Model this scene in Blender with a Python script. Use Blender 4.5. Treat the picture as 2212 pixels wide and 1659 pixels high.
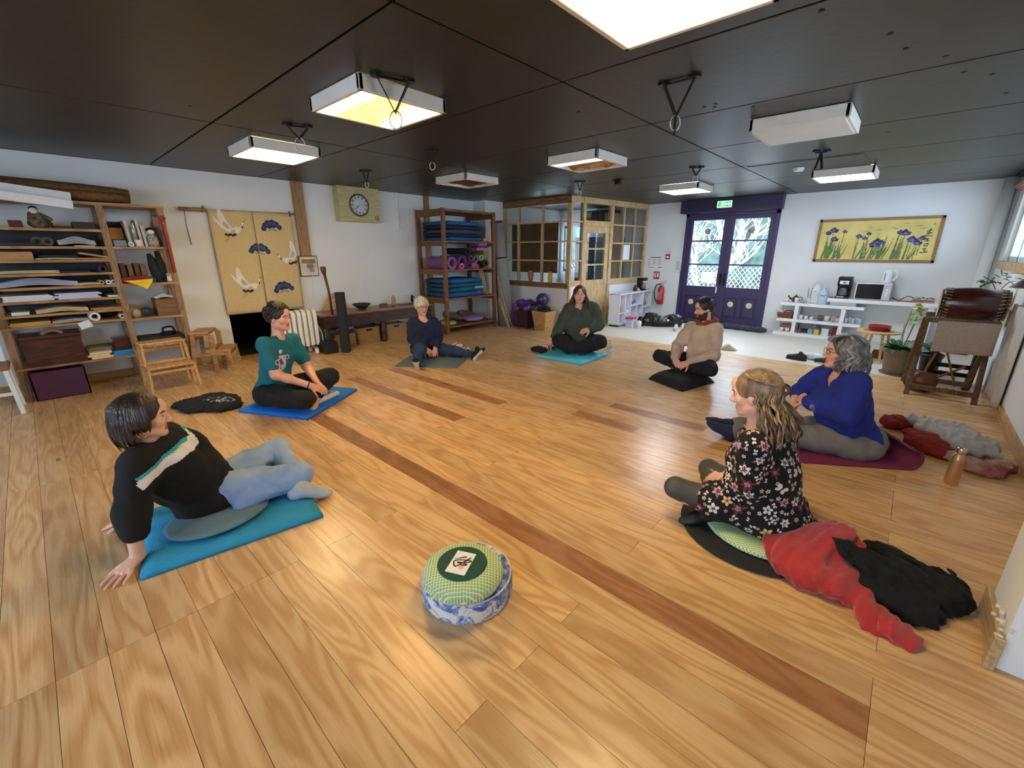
import bpy, bmesh, math, random
import numpy as np
from mathutils import Vector, Matrix, noise
from mathutils.bvhtree import BVHTree
random.seed(7)
S = bpy.context.scene
for o in list(bpy.data.objects): bpy.data.objects.remove(o)
COL = S.collection
# ---------------------------------------------------------------- camera
cam_d = bpy.data.cameras.new('camera'); cam = bpy.data.objects.new('camera', cam_d); COL.objects.link(cam)
cam_d.sensor_width = 36.0; cam_d.sensor_fit = 'HORIZONTAL'; cam_d.lens = 36.0 * 924.0 / 2212.0
cam_d.clip_start = .05; cam_d.clip_end = 200
cam.location = (0, 0, 1.45)
cam.rotation_euler = (math.radians(90 - 17.28), 0, math.radians(42.35))
S.camera = cam
# ---------------------------------------------------------------- world: even overcast sky
W = bpy.data.worlds.new('overcast'); S.world = W; W.use_nodes = True
nt = W.node_tree; bg = nt.nodes['Background']
tc = nt.nodes.new('ShaderNodeTexCoord'); sx = nt.nodes.new('ShaderNodeSeparateXYZ'); cr = nt.nodes.new('ShaderNodeValToRGB')
nt.links.new(tc.outputs['Generated'], sx.inputs[0]); nt.links.new(sx.outputs[2], cr.inputs[0]); nt.links.new(cr.outputs[0], bg.inputs[0])
cr.color_ramp.elements[0].position = .0; cr.color_ramp.elements[0].color = (.60, .74, .90, 1)
cr.color_ramp.elements[1].position = .5; cr.color_ramp.elements[1].color = (.72, .84, 1.0, 1)
bg.inputs[1].default_value = 5.2
# ---------------------------------------------------------------- exposure
S.view_settings.view_transform = 'Standard'; S.view_settings.look = 'None'
S.view_settings.gamma = 1.0; S.view_settings.use_curve_mapping = False
S.view_settings.exposure = 1.2
LAMP_WARM = 22.0; LAMP_COOL = 16.0
# ================================================================ helpers
def lin(c):
    r = []
    for v in c[:3]:
        v = v / 255.0
        r.append(v / 12.92 if v <= .04045 else ((v + .055) / 1.055) ** 2.4)
    return (*r, 1.0)
MATS = {}
def nn(nt, t, **k):
    n = nt.nodes.new('ShaderNode' + t)
    for a, b in k.items(): setattr(n, a, b)
    return n
def newmat(name):
    m = bpy.data.materials.new(name); m.use_nodes = True
    return m, m.node_tree, m.node_tree.nodes['Principled BSDF']
def mat(name, col, rough=.6, var=.12, scale=9., bump=0., bscale=80., metal=0., coat=0., sheen=0., stretch=(1, 1, 1), spec=.5, col2=None, fac=(.35, .65)):
    """plain surface with procedural tone variation and relief"""
    if name in MATS: return MATS[name]
    m, nt, b = newmat(name); L = nt.links.new
    tc = nn(nt, 'TexCoord'); mp = nn(nt, 'Mapping'); mp.inputs['Scale'].default_value = stretch
    L(tc.outputs['Object'], mp.inputs[0])
    no = nn(nt, 'TexNoise'); no.inputs['Scale'].default_value = scale; no.inputs['Detail'].default_value = 4
    L(mp.outputs[0], no.inputs['Vector'])
    r = nn(nt, 'ValToRGB'); L(no.outputs['Fac'], r.inputs[0])
    c = lin(col)
    c2 = lin(col2) if col2 else tuple(min(1, x * (1 + var)) for x in c[:3]) + (1,)
    c1 = c if col2 else tuple(x * (1 - var) for x in c[:3]) + (1,)
    r.color_ramp.elements[0].position = fac[0]; r.color_ramp.elements[0].color = c1
    r.color_ramp.elements[1].position = fac[1]; r.color_ramp.elements[1].color = c2
    L(r.outputs[0], b.inputs['Base Color'])
    b.inputs['Roughness'].default_value = rough; b.inputs['Metallic'].default_value = metal
    b.inputs['Specular IOR Level'].default_value = spec
    if coat: b.inputs['Coat Weight'].default_value = coat; b.inputs['Coat Roughness'].default_value = .15
    if sheen: b.inputs['Sheen Weight'].default_value = sheen
    if bump:
        n2 = nn(nt, 'TexNoise'); n2.inputs['Scale'].default_value = bscale; n2.inputs['Detail'].default_value = 3
        L(mp.outputs[0], n2.inputs['Vector'])
        bp = nn(nt, 'Bump'); bp.inputs['Strength'].default_value = bump; bp.inputs['Distance'].default_value = .01
        L(n2.outputs['Fac'], bp.inputs['Height']); L(bp.outputs[0], b.inputs['Normal'])
    MATS[name] = m
    return m
def wood(name, col, dark=None, rough=.5, along='Y', ring=14., coat=0., spec=.5):
    if name in MATS: return MATS[name]
    m, nt, b = newmat(name); L = nt.links.new
    tc = nn(nt, 'TexCoord'); mp = nn(nt, 'Mapping')
    s = dict(X=(1.2, 9, 9), Y=(9, 1.2, 9), Z=(9, 9, 1.2))[along]; mp.inputs['Scale'].default_value = s
    L(tc.outputs['Object'], mp.inputs[0])
    no = nn(nt, 'TexNoise'); no.inputs['Scale'].default_value = 1.3; no.inputs['Detail'].default_value = 1.5; L(mp.outputs[0], no.inputs['Vector'])
    mu = nn(nt, 'Math', operation='MULTIPLY'); mu.inputs[1].default_value = ring * 3; L(no.outputs['Fac'], mu.inputs[0])
    si = nn(nt, 'Math', operation='SINE'); L(mu.outputs[0], si.inputs[0])
    fi = nn(nt, 'TexNoise'); fi.inputs['Scale'].default_value = 14; L(mp.outputs[0], fi.inputs['Vector'])
    ad = nn(nt, 'Math', operation='MULTIPLY_ADD'); ad.inputs[1].default_value = .22; L(si.outputs[0], ad.inputs[0]); L(fi.outputs['Fac'], ad.inputs[2])
    r = nn(nt, 'ValToRGB'); L(ad.outputs[0], r.inputs[0])
    c = lin(col); d = lin(dark) if dark else tuple(x * .72 for x in c[:3]) + (1,)
    r.color_ramp.elements[0].position = .25; r.color_ramp.elements[0].color = d
    r.color_ramp.elements[1].position = .7; r.color_ramp.elements[1].color = c
    L(r.outputs[0], b.inputs['Base Color']); b.inputs['Roughness'].default_value = rough
    b.inputs['Specular IOR Level'].default_value = spec
    if coat: b.inputs['Coat Weight'].default_value = coat; b.inputs['Coat Roughness'].default_value = .2
    bp = nn(nt, 'Bump'); bp.inputs['Strength'].default_value = .15; bp.inputs['Distance'].default_value = .005
    L(ad.outputs[0], bp.inputs['Height']); L(bp.outputs[0], b.inputs['Normal'])
    MATS[name] = m
    return m
def emit(name, col, strength, var=.1, scale=6., base=None):
    if name in MATS: return MATS[name]
    m, nt, b = newmat(name); L = nt.links.new
    tc = nn(nt, 'TexCoord'); no = nn(nt, 'TexNoise'); no.inputs['Scale'].default_value = scale; L(tc.outputs['Object'], no.inputs['Vector'])
    mr = nn(nt, 'MapRange'); mr.inputs['From Min'].default_value = .3; mr.inputs['From Max'].default_value = .7
    mr.inputs['To Min'].default_value = strength * (1 - var); mr.inputs['To Max'].default_value = strength * (1 + var)
    L(no.outputs['Fac'], mr.inputs[0]); L(mr.outputs[0], b.inputs['Emission Strength'])
    b.inputs['Emission Color'].default_value = lin(col); b.inputs['Base Color'].default_value = lin(base or col)
    MATS[name] = m
    return m
def glass(name, tint=(250, 252, 255), ior=1.45, rough=.02, body=0.0):
    """thin pane: clear transmission with a fresnel reflection"""
    if name in MATS: return MATS[name]
    m = bpy.data.materials.new(name); m.use_nodes = True; nt = m.node_tree; nt.nodes.clear(); L = nt.links.new
    out = nn(nt, 'OutputMaterial'); mx = nn(nt, 'MixShader'); tr = nn(nt, 'BsdfTransparent'); gl = nn(nt, 'BsdfGlossy'); fr = nn(nt, 'Fresnel')
    no = nn(nt, 'TexNoise'); no.inputs['Scale'].default_value = 3; bp = nn(nt, 'Bump'); bp.inputs['Strength'].default_value = .01
    tc = nn(nt, 'TexCoord'); L(tc.outputs['Object'], no.inputs['Vector']); L(no.outputs['Fac'], bp.inputs['Height']); L(bp.outputs[0], gl.inputs['Normal'])
    fr.inputs['IOR'].default_value = ior; tr.inputs[0].default_value = lin(tint); gl.inputs['Roughness'].default_value = rough
    ge = nn(nt, 'NewGeometry'); sb_ = nn(nt, 'Math', operation='SUBTRACT'); sb_.inputs[0].default_value = 1.; L(ge.outputs['Backfacing'], sb_.inputs[1]); ml = nn(nt, 'Math', operation='MULTIPLY'); L(fr.outputs[0], ml.inputs[0]); L(sb_.outputs[0], ml.inputs[1])
    L(ml.outputs[0], mx.inputs[0]); L(tr.outputs[0], mx.inputs[1]); L(gl.outputs[0], mx.inputs[2]); L(mx.outputs[0], out.inputs[0])
    MATS[name] = m
    return m
WM = {}
def V(*a): return np.array(a, float)
def nrm(v): v = np.asarray(v, float); return v / (np.linalg.norm(v) + 1e-12)
def basis(d, up=(0, 0, 1)):
    d = nrm(d); u = np.asarray(up, float)
    if abs(d @ nrm(u)) > .98: u = V(1, 0, 0) if abs(d[0]) < .9 else V(0, 1, 0)
    a = nrm(np.cross(d, u)); b = np.cross(a, d)
    return a, b, d
def rotz(a): c, s = math.cos(a), math.sin(a); return np.array([[c, -s, 0], [s, c, 0], [0, 0, 1.]])
def tag(o, label=None, cat=None, group=None, kind=None):
    if label: o['label'] = label
    if cat: o['category'] = cat
    if group: o['group'] = group
    if kind: o['kind'] = kind
    return o
def thing(name, label, cat, loc=(0, 0, 0), rz=0., group=None):
    o = bpy.data.objects.new(name, None); COL.objects.link(o); o.location = loc; o.rotation_euler = (0, 0, rz)
    o.empty_display_size = .05
    WM[o] = Matrix.Translation(Vector([float(v) for v in loc])) @ Matrix.Rotation(rz, 4, 'Z')
    return tag(o, label, cat, group)
class MB:
    """collects polygons; build() links them as one mesh object"""
    def __init__(s): s.v = []; s.f = []; s.m = []; s.n = 0
    def add(s, v, f, mi=0, R=None, t=None):
        v = np.asarray(v, float)
        if R is not None: v = v @ np.asarray(R).T
        if t is not None: v = v + np.asarray(t)
        k = s.n; s.v.append(v); s.n += len(v)
        s.f += [tuple(i + k for i in q) for q in f]; s.m += [mi] * len(f)
        return s
    def box(s, c, d, R=None, mi=0, taper=1.):
        x, y, z = d[0] / 2, d[1] / 2, d[2] / 2; t = taper
        v = [(-x * t, -y * t, -z), (x * t, -y * t, -z), (x * t, y * t, -z), (-x * t, y * t, -z), (-x, -y, z), (x, -y, z), (x, y, z), (-x, y, z)]
        f = [(3, 2, 1, 0), (4, 5, 6, 7), (0, 1, 5, 4), (1, 2, 6, 5), (2, 3, 7, 6), (3, 0, 4, 7)]
        return s.add(v, f, mi, R, c)
    def bb(s, x0, x1, y0, y1, z0, z1, mi=0): return s.box(((x0 + x1) / 2, (y0 + y1) / 2, (z0 + z1) / 2), (abs(x1 - x0), abs(y1 - y0), abs(z1 - z0)), None, mi)
    def bar(s, a, b, w, h, up=(0, 0, 1), mi=0, w2=None, h2=None):
        a = np.asarray(a, float); b = np.asarray(b, float); p, q, d = basis(b - a, up); v = []
        for c, ww, hh in ((a, w, h), (b, w2 or w, h2 or h)):
            for i, j in ((-1, -1), (1, -1), (1, 1), (-1, 1)): v.append(c + p * i * ww / 2 + q * j * hh / 2)
        return s.add(v, [(0, 1, 2, 3), (7, 6, 5, 4), (0, 4, 5, 1), (1, 5, 6, 2), (2, 6, 7, 3), (3, 7, 4, 0)], mi)
    def tube(s, pts, r, n=8, mi=0, caps=True, flat=1., up=(0, 0, 1)):
        pts = [np.asarray(p, float) for p in pts]; k = len(pts); rr = r if hasattr(r, '__len__') else [r] * k
        v = []; f = []; a0 = None
        for i, p in enumerate(pts):
            d = nrm(pts[min(i + 1, k - 1)] - pts[max(i - 1, 0)])
            if a0 is None: a, b, _ = basis(d, up)
            else:
                a = nrm(a0 - d * (a0 @ d)); b = np.cross(d, a) * -1
                b = np.cross(a, d)
            a0 = a
            for j in range(n):
                t = 2 * math.pi * j / n; v.append(p + rr[i] * (a * math.cos(t) + b * math.sin(t) * flat))
        for i in range(k - 1):
            for j in range(n): f.append((i * n + j, i * n + (j + 1) % n, (i + 1) * n + (j + 1) % n, (i + 1) * n + j))
        if caps: f.append(tuple(range(n))[::-1]); f.append(tuple((k - 1) * n + j for j in range(n)))
        return s.add(v, f, mi)
    def cyl(s, a, b, r, r2=None, n=16, mi=0, caps=True): return s.tube([a, b], [r, r if r2 is None else r2], n, mi, caps)
    def lathe(s, prof, c=(0, 0, 0), n=24, mi=0, R=None, close=True):
        v = []; f = []; k = len(prof)
        for (r, z) in prof:
            for j in range(n): t = 2 * math.pi * j / n; v.append((r * math.cos(t), r * math.sin(t), z))
        for i in range(k - 1):
            for j in range(n): f.append((i * n + j, i * n + (j + 1) % n, (i + 1) * n + (j + 1) % n, (i + 1) * n + j))
        if close: f.append(tuple(range(n))[::-1]); f.append(tuple((k - 1) * n + j for j in range(n)))
        return s.add(v, f, mi, R, c)
    def prism(s, poly, h, R=None, t=None, mi=0):
        """2D outline extruded h along local z"""
        n = len(poly); v = [(x, y, 0) for x, y in poly] + [(x, y, h) for x, y in poly]
        f = [tuple(range(n))[::-1], tuple(range(n, 2 * n))] + [(i, (i + 1) % n, n + (i + 1) % n, n + i) for i in range(n)]
        return s.add(v, f, mi, R, t)
    def sph(s, c, r, n=16, m=10, mi=0, R=None):
        r = r if hasattr(r, '__len__') else (r, r, r); v = []; f = []
        for i in range(m + 1):
            p = math.pi * i / m
            for j in range(n): t = 2 * math.pi * j / n; v.append((r[0] * math.sin(p) * math.cos(t), r[1] * math.sin(p) * math.sin(t), -r[2] * math.cos(p)))
        for i in range(m):
            for j in range(n): f.append((i * n + j, i * n + (j + 1) % n, (i + 1) * n + (j + 1) % n, (i + 1) * n + j))
        return s.add(v, f, mi, R, c)
    def torus(s, c, R0, r, R=None, n=24, m=8, mi=0, arc=2 * math.pi, sx=1.):
        v = []; f = []; full = arc > 6.28
        for i in range(n + (0 if full else 1)):
            t = arc * i / n
            for j in range(m):
                p = 2 * math.pi * j / m; q = R0 + r * math.cos(p); v.append((q * math.cos(t) * sx, q * math.sin(t), r * math.sin(p)))
        k = n
        for i in range(k):
            for j in range(m):
                i2 = (i + 1) % n if full else i + 1
                f.append((i * m + j, i2 * m + j, i2 * m + (j + 1) % m, i * m + (j + 1) % m))
        return s.add(v, f, mi, R, c)
    def build(s, name, m, parent=None, local=False, smooth=False, bevel=0., seg=2, sub=0):
        v = np.concatenate(s.v) if s.v else np.zeros((0, 3))
        return mesh_obj(name, v, s.f, m, parent, local, smooth, bevel, seg, s.m, sub)
def mesh_obj(name, v, f, m, parent=None, local=False, smooth=False, bevel=0., seg=2, mi=None, sub=0):
    ms = m if isinstance(m, (list, tuple)) else [m]
    v = np.asarray(v, float)
    if parent is not None and not local:
        I = np.array(WM[parent].inverted()); v = v @ I[:3, :3].T + I[:3, 3]
    me = bpy.data.meshes.new(name)
    if isinstance(f, np.ndarray):
        nf = len(f); k = f.shape[1]
        me.vertices.add(len(v)); me.vertices.foreach_set('co', v.astype(np.float32).ravel())
        me.loops.add(nf * k); me.loops.foreach_set('vertex_index', f.astype(np.int32).ravel())
        me.polygons.add(nf); me.polygons.foreach_set('loop_start', np.arange(0, nf * k, k, dtype=np.int32))
        me.update(calc_edges=True)
    else:
        me.from_pydata(v.tolist(), [], f); me.update()
    for x in ms: me.materials.append(x)
    if mi is not None and len(ms) > 1: me.polygons.foreach_set('material_index', np.asarray(mi, dtype=np.int32))
    if smooth: me.polygons.foreach_set('use_smooth', np.ones(len(me.polygons), dtype=bool))
    o = bpy.data.objects.new(name, me); COL.objects.link(o)
    if parent is not None: o.parent = parent; WM[o] = WM[parent]
    else: WM[o] = Matrix.Identity(4)
    if bevel:
        b = o.modifiers.new('bevel', 'BEVEL'); b.width = bevel; b.segments = seg; b.limit_method = 'ANGLE'; b.angle_limit = math.radians(40)
    if sub:
        b = o.modifiers.new('sub', 'SUBSURF'); b.levels = sub; b.render_levels = sub
    return o
def one(name, mb, m, label, cat, group=None, **k):
    """a thing that is a single mesh; its origin moves to its base"""
    v = np.concatenate(mb.v); lo = v.min(0); hi = v.max(0); c = V((lo[0] + hi[0]) / 2, (lo[1] + hi[1]) / 2, lo[2])
    mb.v = [v - c]
    o = mb.build(name, m, None, **k); o.location = c; WM[o] = Matrix.Translation(Vector(c.tolist()))
    return tag(o, label, cat, group)
def struct(name, mb, m, **k): return tag(mb.build(name, m, None, **k), kind='structure')
def copy_tree(o, parent=None, loc=None, rz=None, label=None, group=None):
    c = o.copy(); COL.objects.link(c); c.parent = parent
    if loc is not None: c.location = loc
    if rz is not None: c.rotation_euler = (0, 0, rz)
    if label: c['label'] = label
    if group: c['group'] = group
    WM[c] = Matrix.Translation(c.location) @ Matrix.Rotation(c.rotation_euler[2], 4, 'Z') if parent is None else WM[parent]
    for ch in list(o.children): copy_tree(ch, c)
    return c
def cat_rom(pts, n=6):
    P = [np.asarray(p, float) for p in pts]; P = [2 * P[0] - P[1]] + P + [2 * P[-1] - P[-2]]; out = []
    for i in range(1, len(P) - 2):
        for j in range(n):
            t = j / n; a, b, c, d = P[i - 1], P[i], P[i + 1], P[i + 2]
            out.append(.5 * (2 * b + (c - a) * t + (2 * a - 5 * b + 4 * c - d) * t * t + (3 * b - a - 3 * c + d) * t ** 3))
    out.append(P[-2]); return out
# ---------------------------------------------------------------- signed-distance modelling (surface nets)
def sd_cap(p, a, b, r1, r2, fl=None):
    a = np.asarray(a, np.float32); b = np.asarray(b, np.float32); q = p - a; ba = b - a; sc = 1.
    if fl is not None:
        n = np.asarray(nrm(fl[0]), np.float32); k = 1. / fl[1] - 1; q = q + (q @ n)[..., None] * n * k; ba = ba + (ba @ n) * n * k; sc = min(1., fl[1])
    t = np.clip((q @ ba) / max(float(ba @ ba), 1e-9), 0, 1)
    return (np.sqrt(((q - t[..., None] * ba) ** 2).sum(-1)) - (r1 + (r2 - r1) * t)) * sc
def sd_ell(p, c, r, R=None):
    q = p - np.asarray(c, np.float32)
    if R is not None: q = q @ np.asarray(R, np.float32).T
    r = np.asarray(r, np.float32); k0 = np.sqrt(((q / r) ** 2).sum(-1)); k1 = np.sqrt(((q / (r * r)) ** 2).sum(-1)) + 1e-9
    return k0 * (k0 - 1) / k1
def sd_box(p, c, h, R=None, r=.01):
    q = p - np.asarray(c, np.float32)
    if R is not None: q = q @ np.asarray(R, np.float32).T
    d = np.abs(q) - np.asarray(h, np.float32) + r
    return np.sqrt((np.maximum(d, 0) ** 2).sum(-1)) + np.minimum(d.max(-1), 0) - r
class SDF:
    def __init__(s, k=.02): s.p = []; s.k = k; s.disp = None
    def cap(s, a, b, r1, r2=None, k=None, fl=None, op='u'):
        r2 = r1 if r2 is None else r2; a = np.asarray(a, float); b = np.asarray(b, float); R = max(r1, r2)
        s.p.append((np.minimum(a, b) - R, np.maximum(a, b) + R, lambda p: sd_cap(p, a, b, r1, r2, fl), s.k if k is None else k, op)); return s
    def chain(s, pts, rs, k=None, fl=None, op='u'):
        for i in range(len(pts) - 1): s.cap(pts[i], pts[i + 1], rs[i], rs[i + 1], k, fl, op)
        return s
    def ell(s, c, r, R=None, k=None, op='u'):
        c = np.asarray(c, float); m = max(r); s.p.append((c - m, c + m, lambda p: sd_ell(p, c, r, R), s.k if k is None else k, op)); return s
    def box(s, c, h, R=None, r=.01, k=None, op='u'):
        c = np.asarray(c, float); m = float(np.linalg.norm(h)); s.p.append((c - m, c + m, lambda p: sd_box(p, c, h, R, r), s.k if k is None else k, op)); return s
    def mesh(s, h):
        u = [q for q in s.p if q[4] == 'u']; lo = np.min([q[0] for q in u], 0) - 4 * h; hi = np.max([q[1] for q in u], 0) + 4 * h
        n = np.ceil((hi - lo) / h).astype(int) + 1
        ax = [(lo[i] + h * np.arange(n[i])).astype(np.float32) for i in range(3)]
        F = np.full(n, 1., np.float32)
        for (a, b, fn, k, op) in s.p:
            m = k + 3 * h; i0 = np.clip(np.floor((a - m - lo) / h).astype(int), 0, n - 1); i1 = np.clip(np.ceil((b + m - lo) / h).astype(int) + 1, 1, n)
            if (i1 <= i0).any(): continue
            sl = tuple(slice(i0[i], i1[i]) for i in range(3))
            P = np.stack(np.meshgrid(*[ax[i][sl[i]] for i in range(3)], indexing='ij'), -1); d = fn(P).astype(np.float32); f = F[sl]
            if op == 'u':
                hh = np.maximum(k - np.abs(f - d), 0) / max(k, 1e-6); F[sl] = np.minimum(f, d) - hh * hh * k * .25
            else:
                d = -d; hh = np.maximum(k - np.abs(f - d), 0) / max(k, 1e-6); F[sl] = np.maximum(f, d) + hh * hh * k * .25
        if s.disp is not None:
            idx = np.argwhere(np.abs(F) < .05); P = lo + idx * h
            F[idx[:, 0], idx[:, 1], idx[:, 2]] += s.disp(P).astype(np.float32)
        return surface_nets(F, lo, h)
def surface_nets(F, lo, h):
    n = np.array(F.shape); Sg = F < 0
    c = np.zeros(n - 1, np.int8); off = [(i, j, k) for i in (0, 1) for j in (0, 1) for k in (0, 1)]
    for (i, j, k) in off: c += Sg[i:n[0] - 1 + i, j:n[1] - 1 + j, k:n[2] - 1 + k]
    act = np.argwhere((c > 0) & (c < 8)); idm = np.full(n - 1, -1, np.int32); idm[act[:, 0], act[:, 1], act[:, 2]] = np.arange(len(act))
    vals = {o: F[act[:, 0] + o[0], act[:, 1] + o[1], act[:, 2] + o[2]] for o in off}
    acc = np.zeros((len(act), 3)); cnt = np.zeros(len(act))
    for o in off:
        for a in range(3):
            if o[a]: continue
            o2 = list(o); o2[a] = 1; o2 = tuple(o2); A, B = vals[o], vals[o2]; m = (A < 0) != (B < 0)
            t = A[m] / (A[m] - B[m]); p = np.tile(np.array(o, float), (m.sum(), 1)); p[:, a] += t; acc[m] += p; cnt[m] += 1
    v = lo + h * (act + acc / cnt[:, None]); Q = []
    for a in range(3):
        sl0 = [slice(1, -1)] * 3; sl1 = [slice(1, -1)] * 3; sl0[a] = slice(0, -1); sl1[a] = slice(1, None)
        s0, s1 = Sg[tuple(sl0)], Sg[tuple(sl1)]; b, cc = (a + 1) % 3, (a + 2) % 3
        for flip, msk in ((0, s0 & ~s1), (1, ~s0 & s1)):
            e = np.argwhere(msk)
            if not len(e): continue
            base = e.copy(); base[:, b] += 1; base[:, cc] += 1; q = []
            for db, dc in ((-1, -1), (0, -1), (0, 0), (-1, 0)):
                w = base.copy(); w[:, b] += db; w[:, cc] += dc; q.append(idm[w[:, 0], w[:, 1], w[:, 2]])
            q = np.stack(q, 1); Q.append(q[:, ::-1] if flip else q)
    return v, np.concatenate(Q)
def sdf_obj(name, sdf, h, m, parent, label_fn=None, relax=2):
    v, q = sdf.mesh(h)
    for _ in range(relax):
        A = np.zeros_like(v); N = np.zeros(len(v))
        for i in range(4):
            j = (i + 1) % 4; np.add.at(A, q[:, i], v[q[:, j]]); np.add.at(A, q[:, j], v[q[:, i]]); np.add.at(N, q[:, i], 1); np.add.at(N, q[:, j], 1)
        v = v * .5 + .5 * A / np.maximum(N, 1)[:, None]
    mi = label_fn(v[q].mean(1)) if label_fn else None
    o = mesh_obj(name, v, q, m, parent, smooth=True, mi=mi)
    return o, v, q
def wrinkle(amp, freq, seed, aniso=(1, 1, 1)):
    r = np.random.RandomState(seed); D = r.normal(size=(5, 3)) * aniso; D /= np.linalg.norm(D, axis=1)[:, None]; ph = r.rand(5) * 6.28
    def fn(P):
        s = 0
        for i in range(5): s = s + np.sin(P @ D[i] * freq * 3.2 * (.7 + .25 * i) + ph[i] + 1.5 * np.sin(P @ D[(i + 1) % 5] * freq * 1.9 + ph[i - 1]))
        return amp * s / 2.2
    return fn
def pip(x, y, poly):
    ins = np.zeros(x.shape, bool); n = len(poly)
    for i in range(n):
        x1, y1 = poly[i]; x2, y2 = poly[(i + 1) % n]
        if y1 == y2: continue
        c = ((y1 > y) != (y2 > y)) & (x < (x2 - x1) * (y - y1) / (y2 - y1) + x1); ins ^= c
    return ins
def stroke(pts, w):
    """polyline -> list of outline polygons (round-ish brush)"""
    out = []; pts = [np.asarray(p, float) for p in pts]; k = len(pts); ww = w if hasattr(w, '__len__') else [w] * k
    for i in range(k - 1):
        a, b = pts[i], pts[i + 1]; d = (b - a) / (np.linalg.norm(b - a) + 1e-9); n = np.array([-d[1], d[0]])
        out.append([tuple(a + n * ww[i] / 2), tuple(b + n * ww[i + 1] / 2), tuple(b - n * ww[i + 1] / 2), tuple(a - n * ww[i] / 2)])
        if i: out.append([tuple(a + ww[i] / 2 * np.array([math.cos(t), math.sin(t)])) for t in np.arange(8) * .785])
    return out
def circ(x, y, r, n=16, ry=None): return [(x + r * math.cos(t), y + (ry or r) * math.sin(t)) for t in np.arange(n) * 2 * math.pi / n]
def print_grid(name, shapes, size, res, place, mats, parent):
    """flat print: painter's list of (polygon, material index) sampled on a fine grid laid on a surface by place(u, v) -> points"""
    nu, nv = int(size[0] / res), int(size[1] / res); us = (np.arange(nu) + .5) * res - size[0] / 2; vs = (np.arange(nv) + .5) * res - size[1] / 2
    U, Vv = np.meshgrid(us, vs, indexing='ij'); I = np.full(U.shape, -1)
    for poly, k in shapes:
        I[pip(U, Vv, poly)] = k
    e = np.argwhere(I >= 0)
    if not len(e): return None
    cu = np.arange(nu + 1) * res - size[0] / 2; cv = np.arange(nv + 1) * res - size[1] / 2; idm = np.full((nu + 1, nv + 1), -1)
    crn = np.stack([e, e + (1, 0), e + (1, 1), e + (0, 1)], 1); idm[crn[..., 0], crn[..., 1]] = 0; k = np.argwhere(idm == 0); idm[k[:, 0], k[:, 1]] = np.arange(len(k))
    P, ok = place(cu[k[:, 0]], cv[k[:, 1]]); q = idm[crn[..., 0], crn[..., 1]]; g = ok[q].all(1)
    return mesh_obj(name, P, q[g], mats, parent, smooth=True, mi=I[e[:, 0], e[:, 1]][g])
def plane_place(o, u, v, off=0.):
    o, u, v = (np.asarray(t, float) for t in (o, u, v)); n = np.cross(u, v)
    return lambda a, b: (o + np.outer(a, u) + np.outer(b, v) + n * off, np.ones(len(a), bool))
def bvh_place(vv, qq, o, u, v, off=.003, depth=.5):
    T = BVHTree.FromPolygons([Vector(p) for p in vv.tolist()], qq.tolist()); o, u, v = (np.asarray(t, float) for t in (o, u, v)); n = nrm(np.cross(u, v))
    def f(a, b):
        P = o + np.outer(a, u) + np.outer(b, v); ok = np.ones(len(P), bool)
        for i, p in enumerate(P):
            h = T.ray_cast(Vector(p + n * depth), Vector(-n), depth * 2)
            if h[0] is None: ok[i] = False
            else: P[i] = np.array(h[0]) + np.array(h[1]) * off
        return P, ok
    return f
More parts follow.
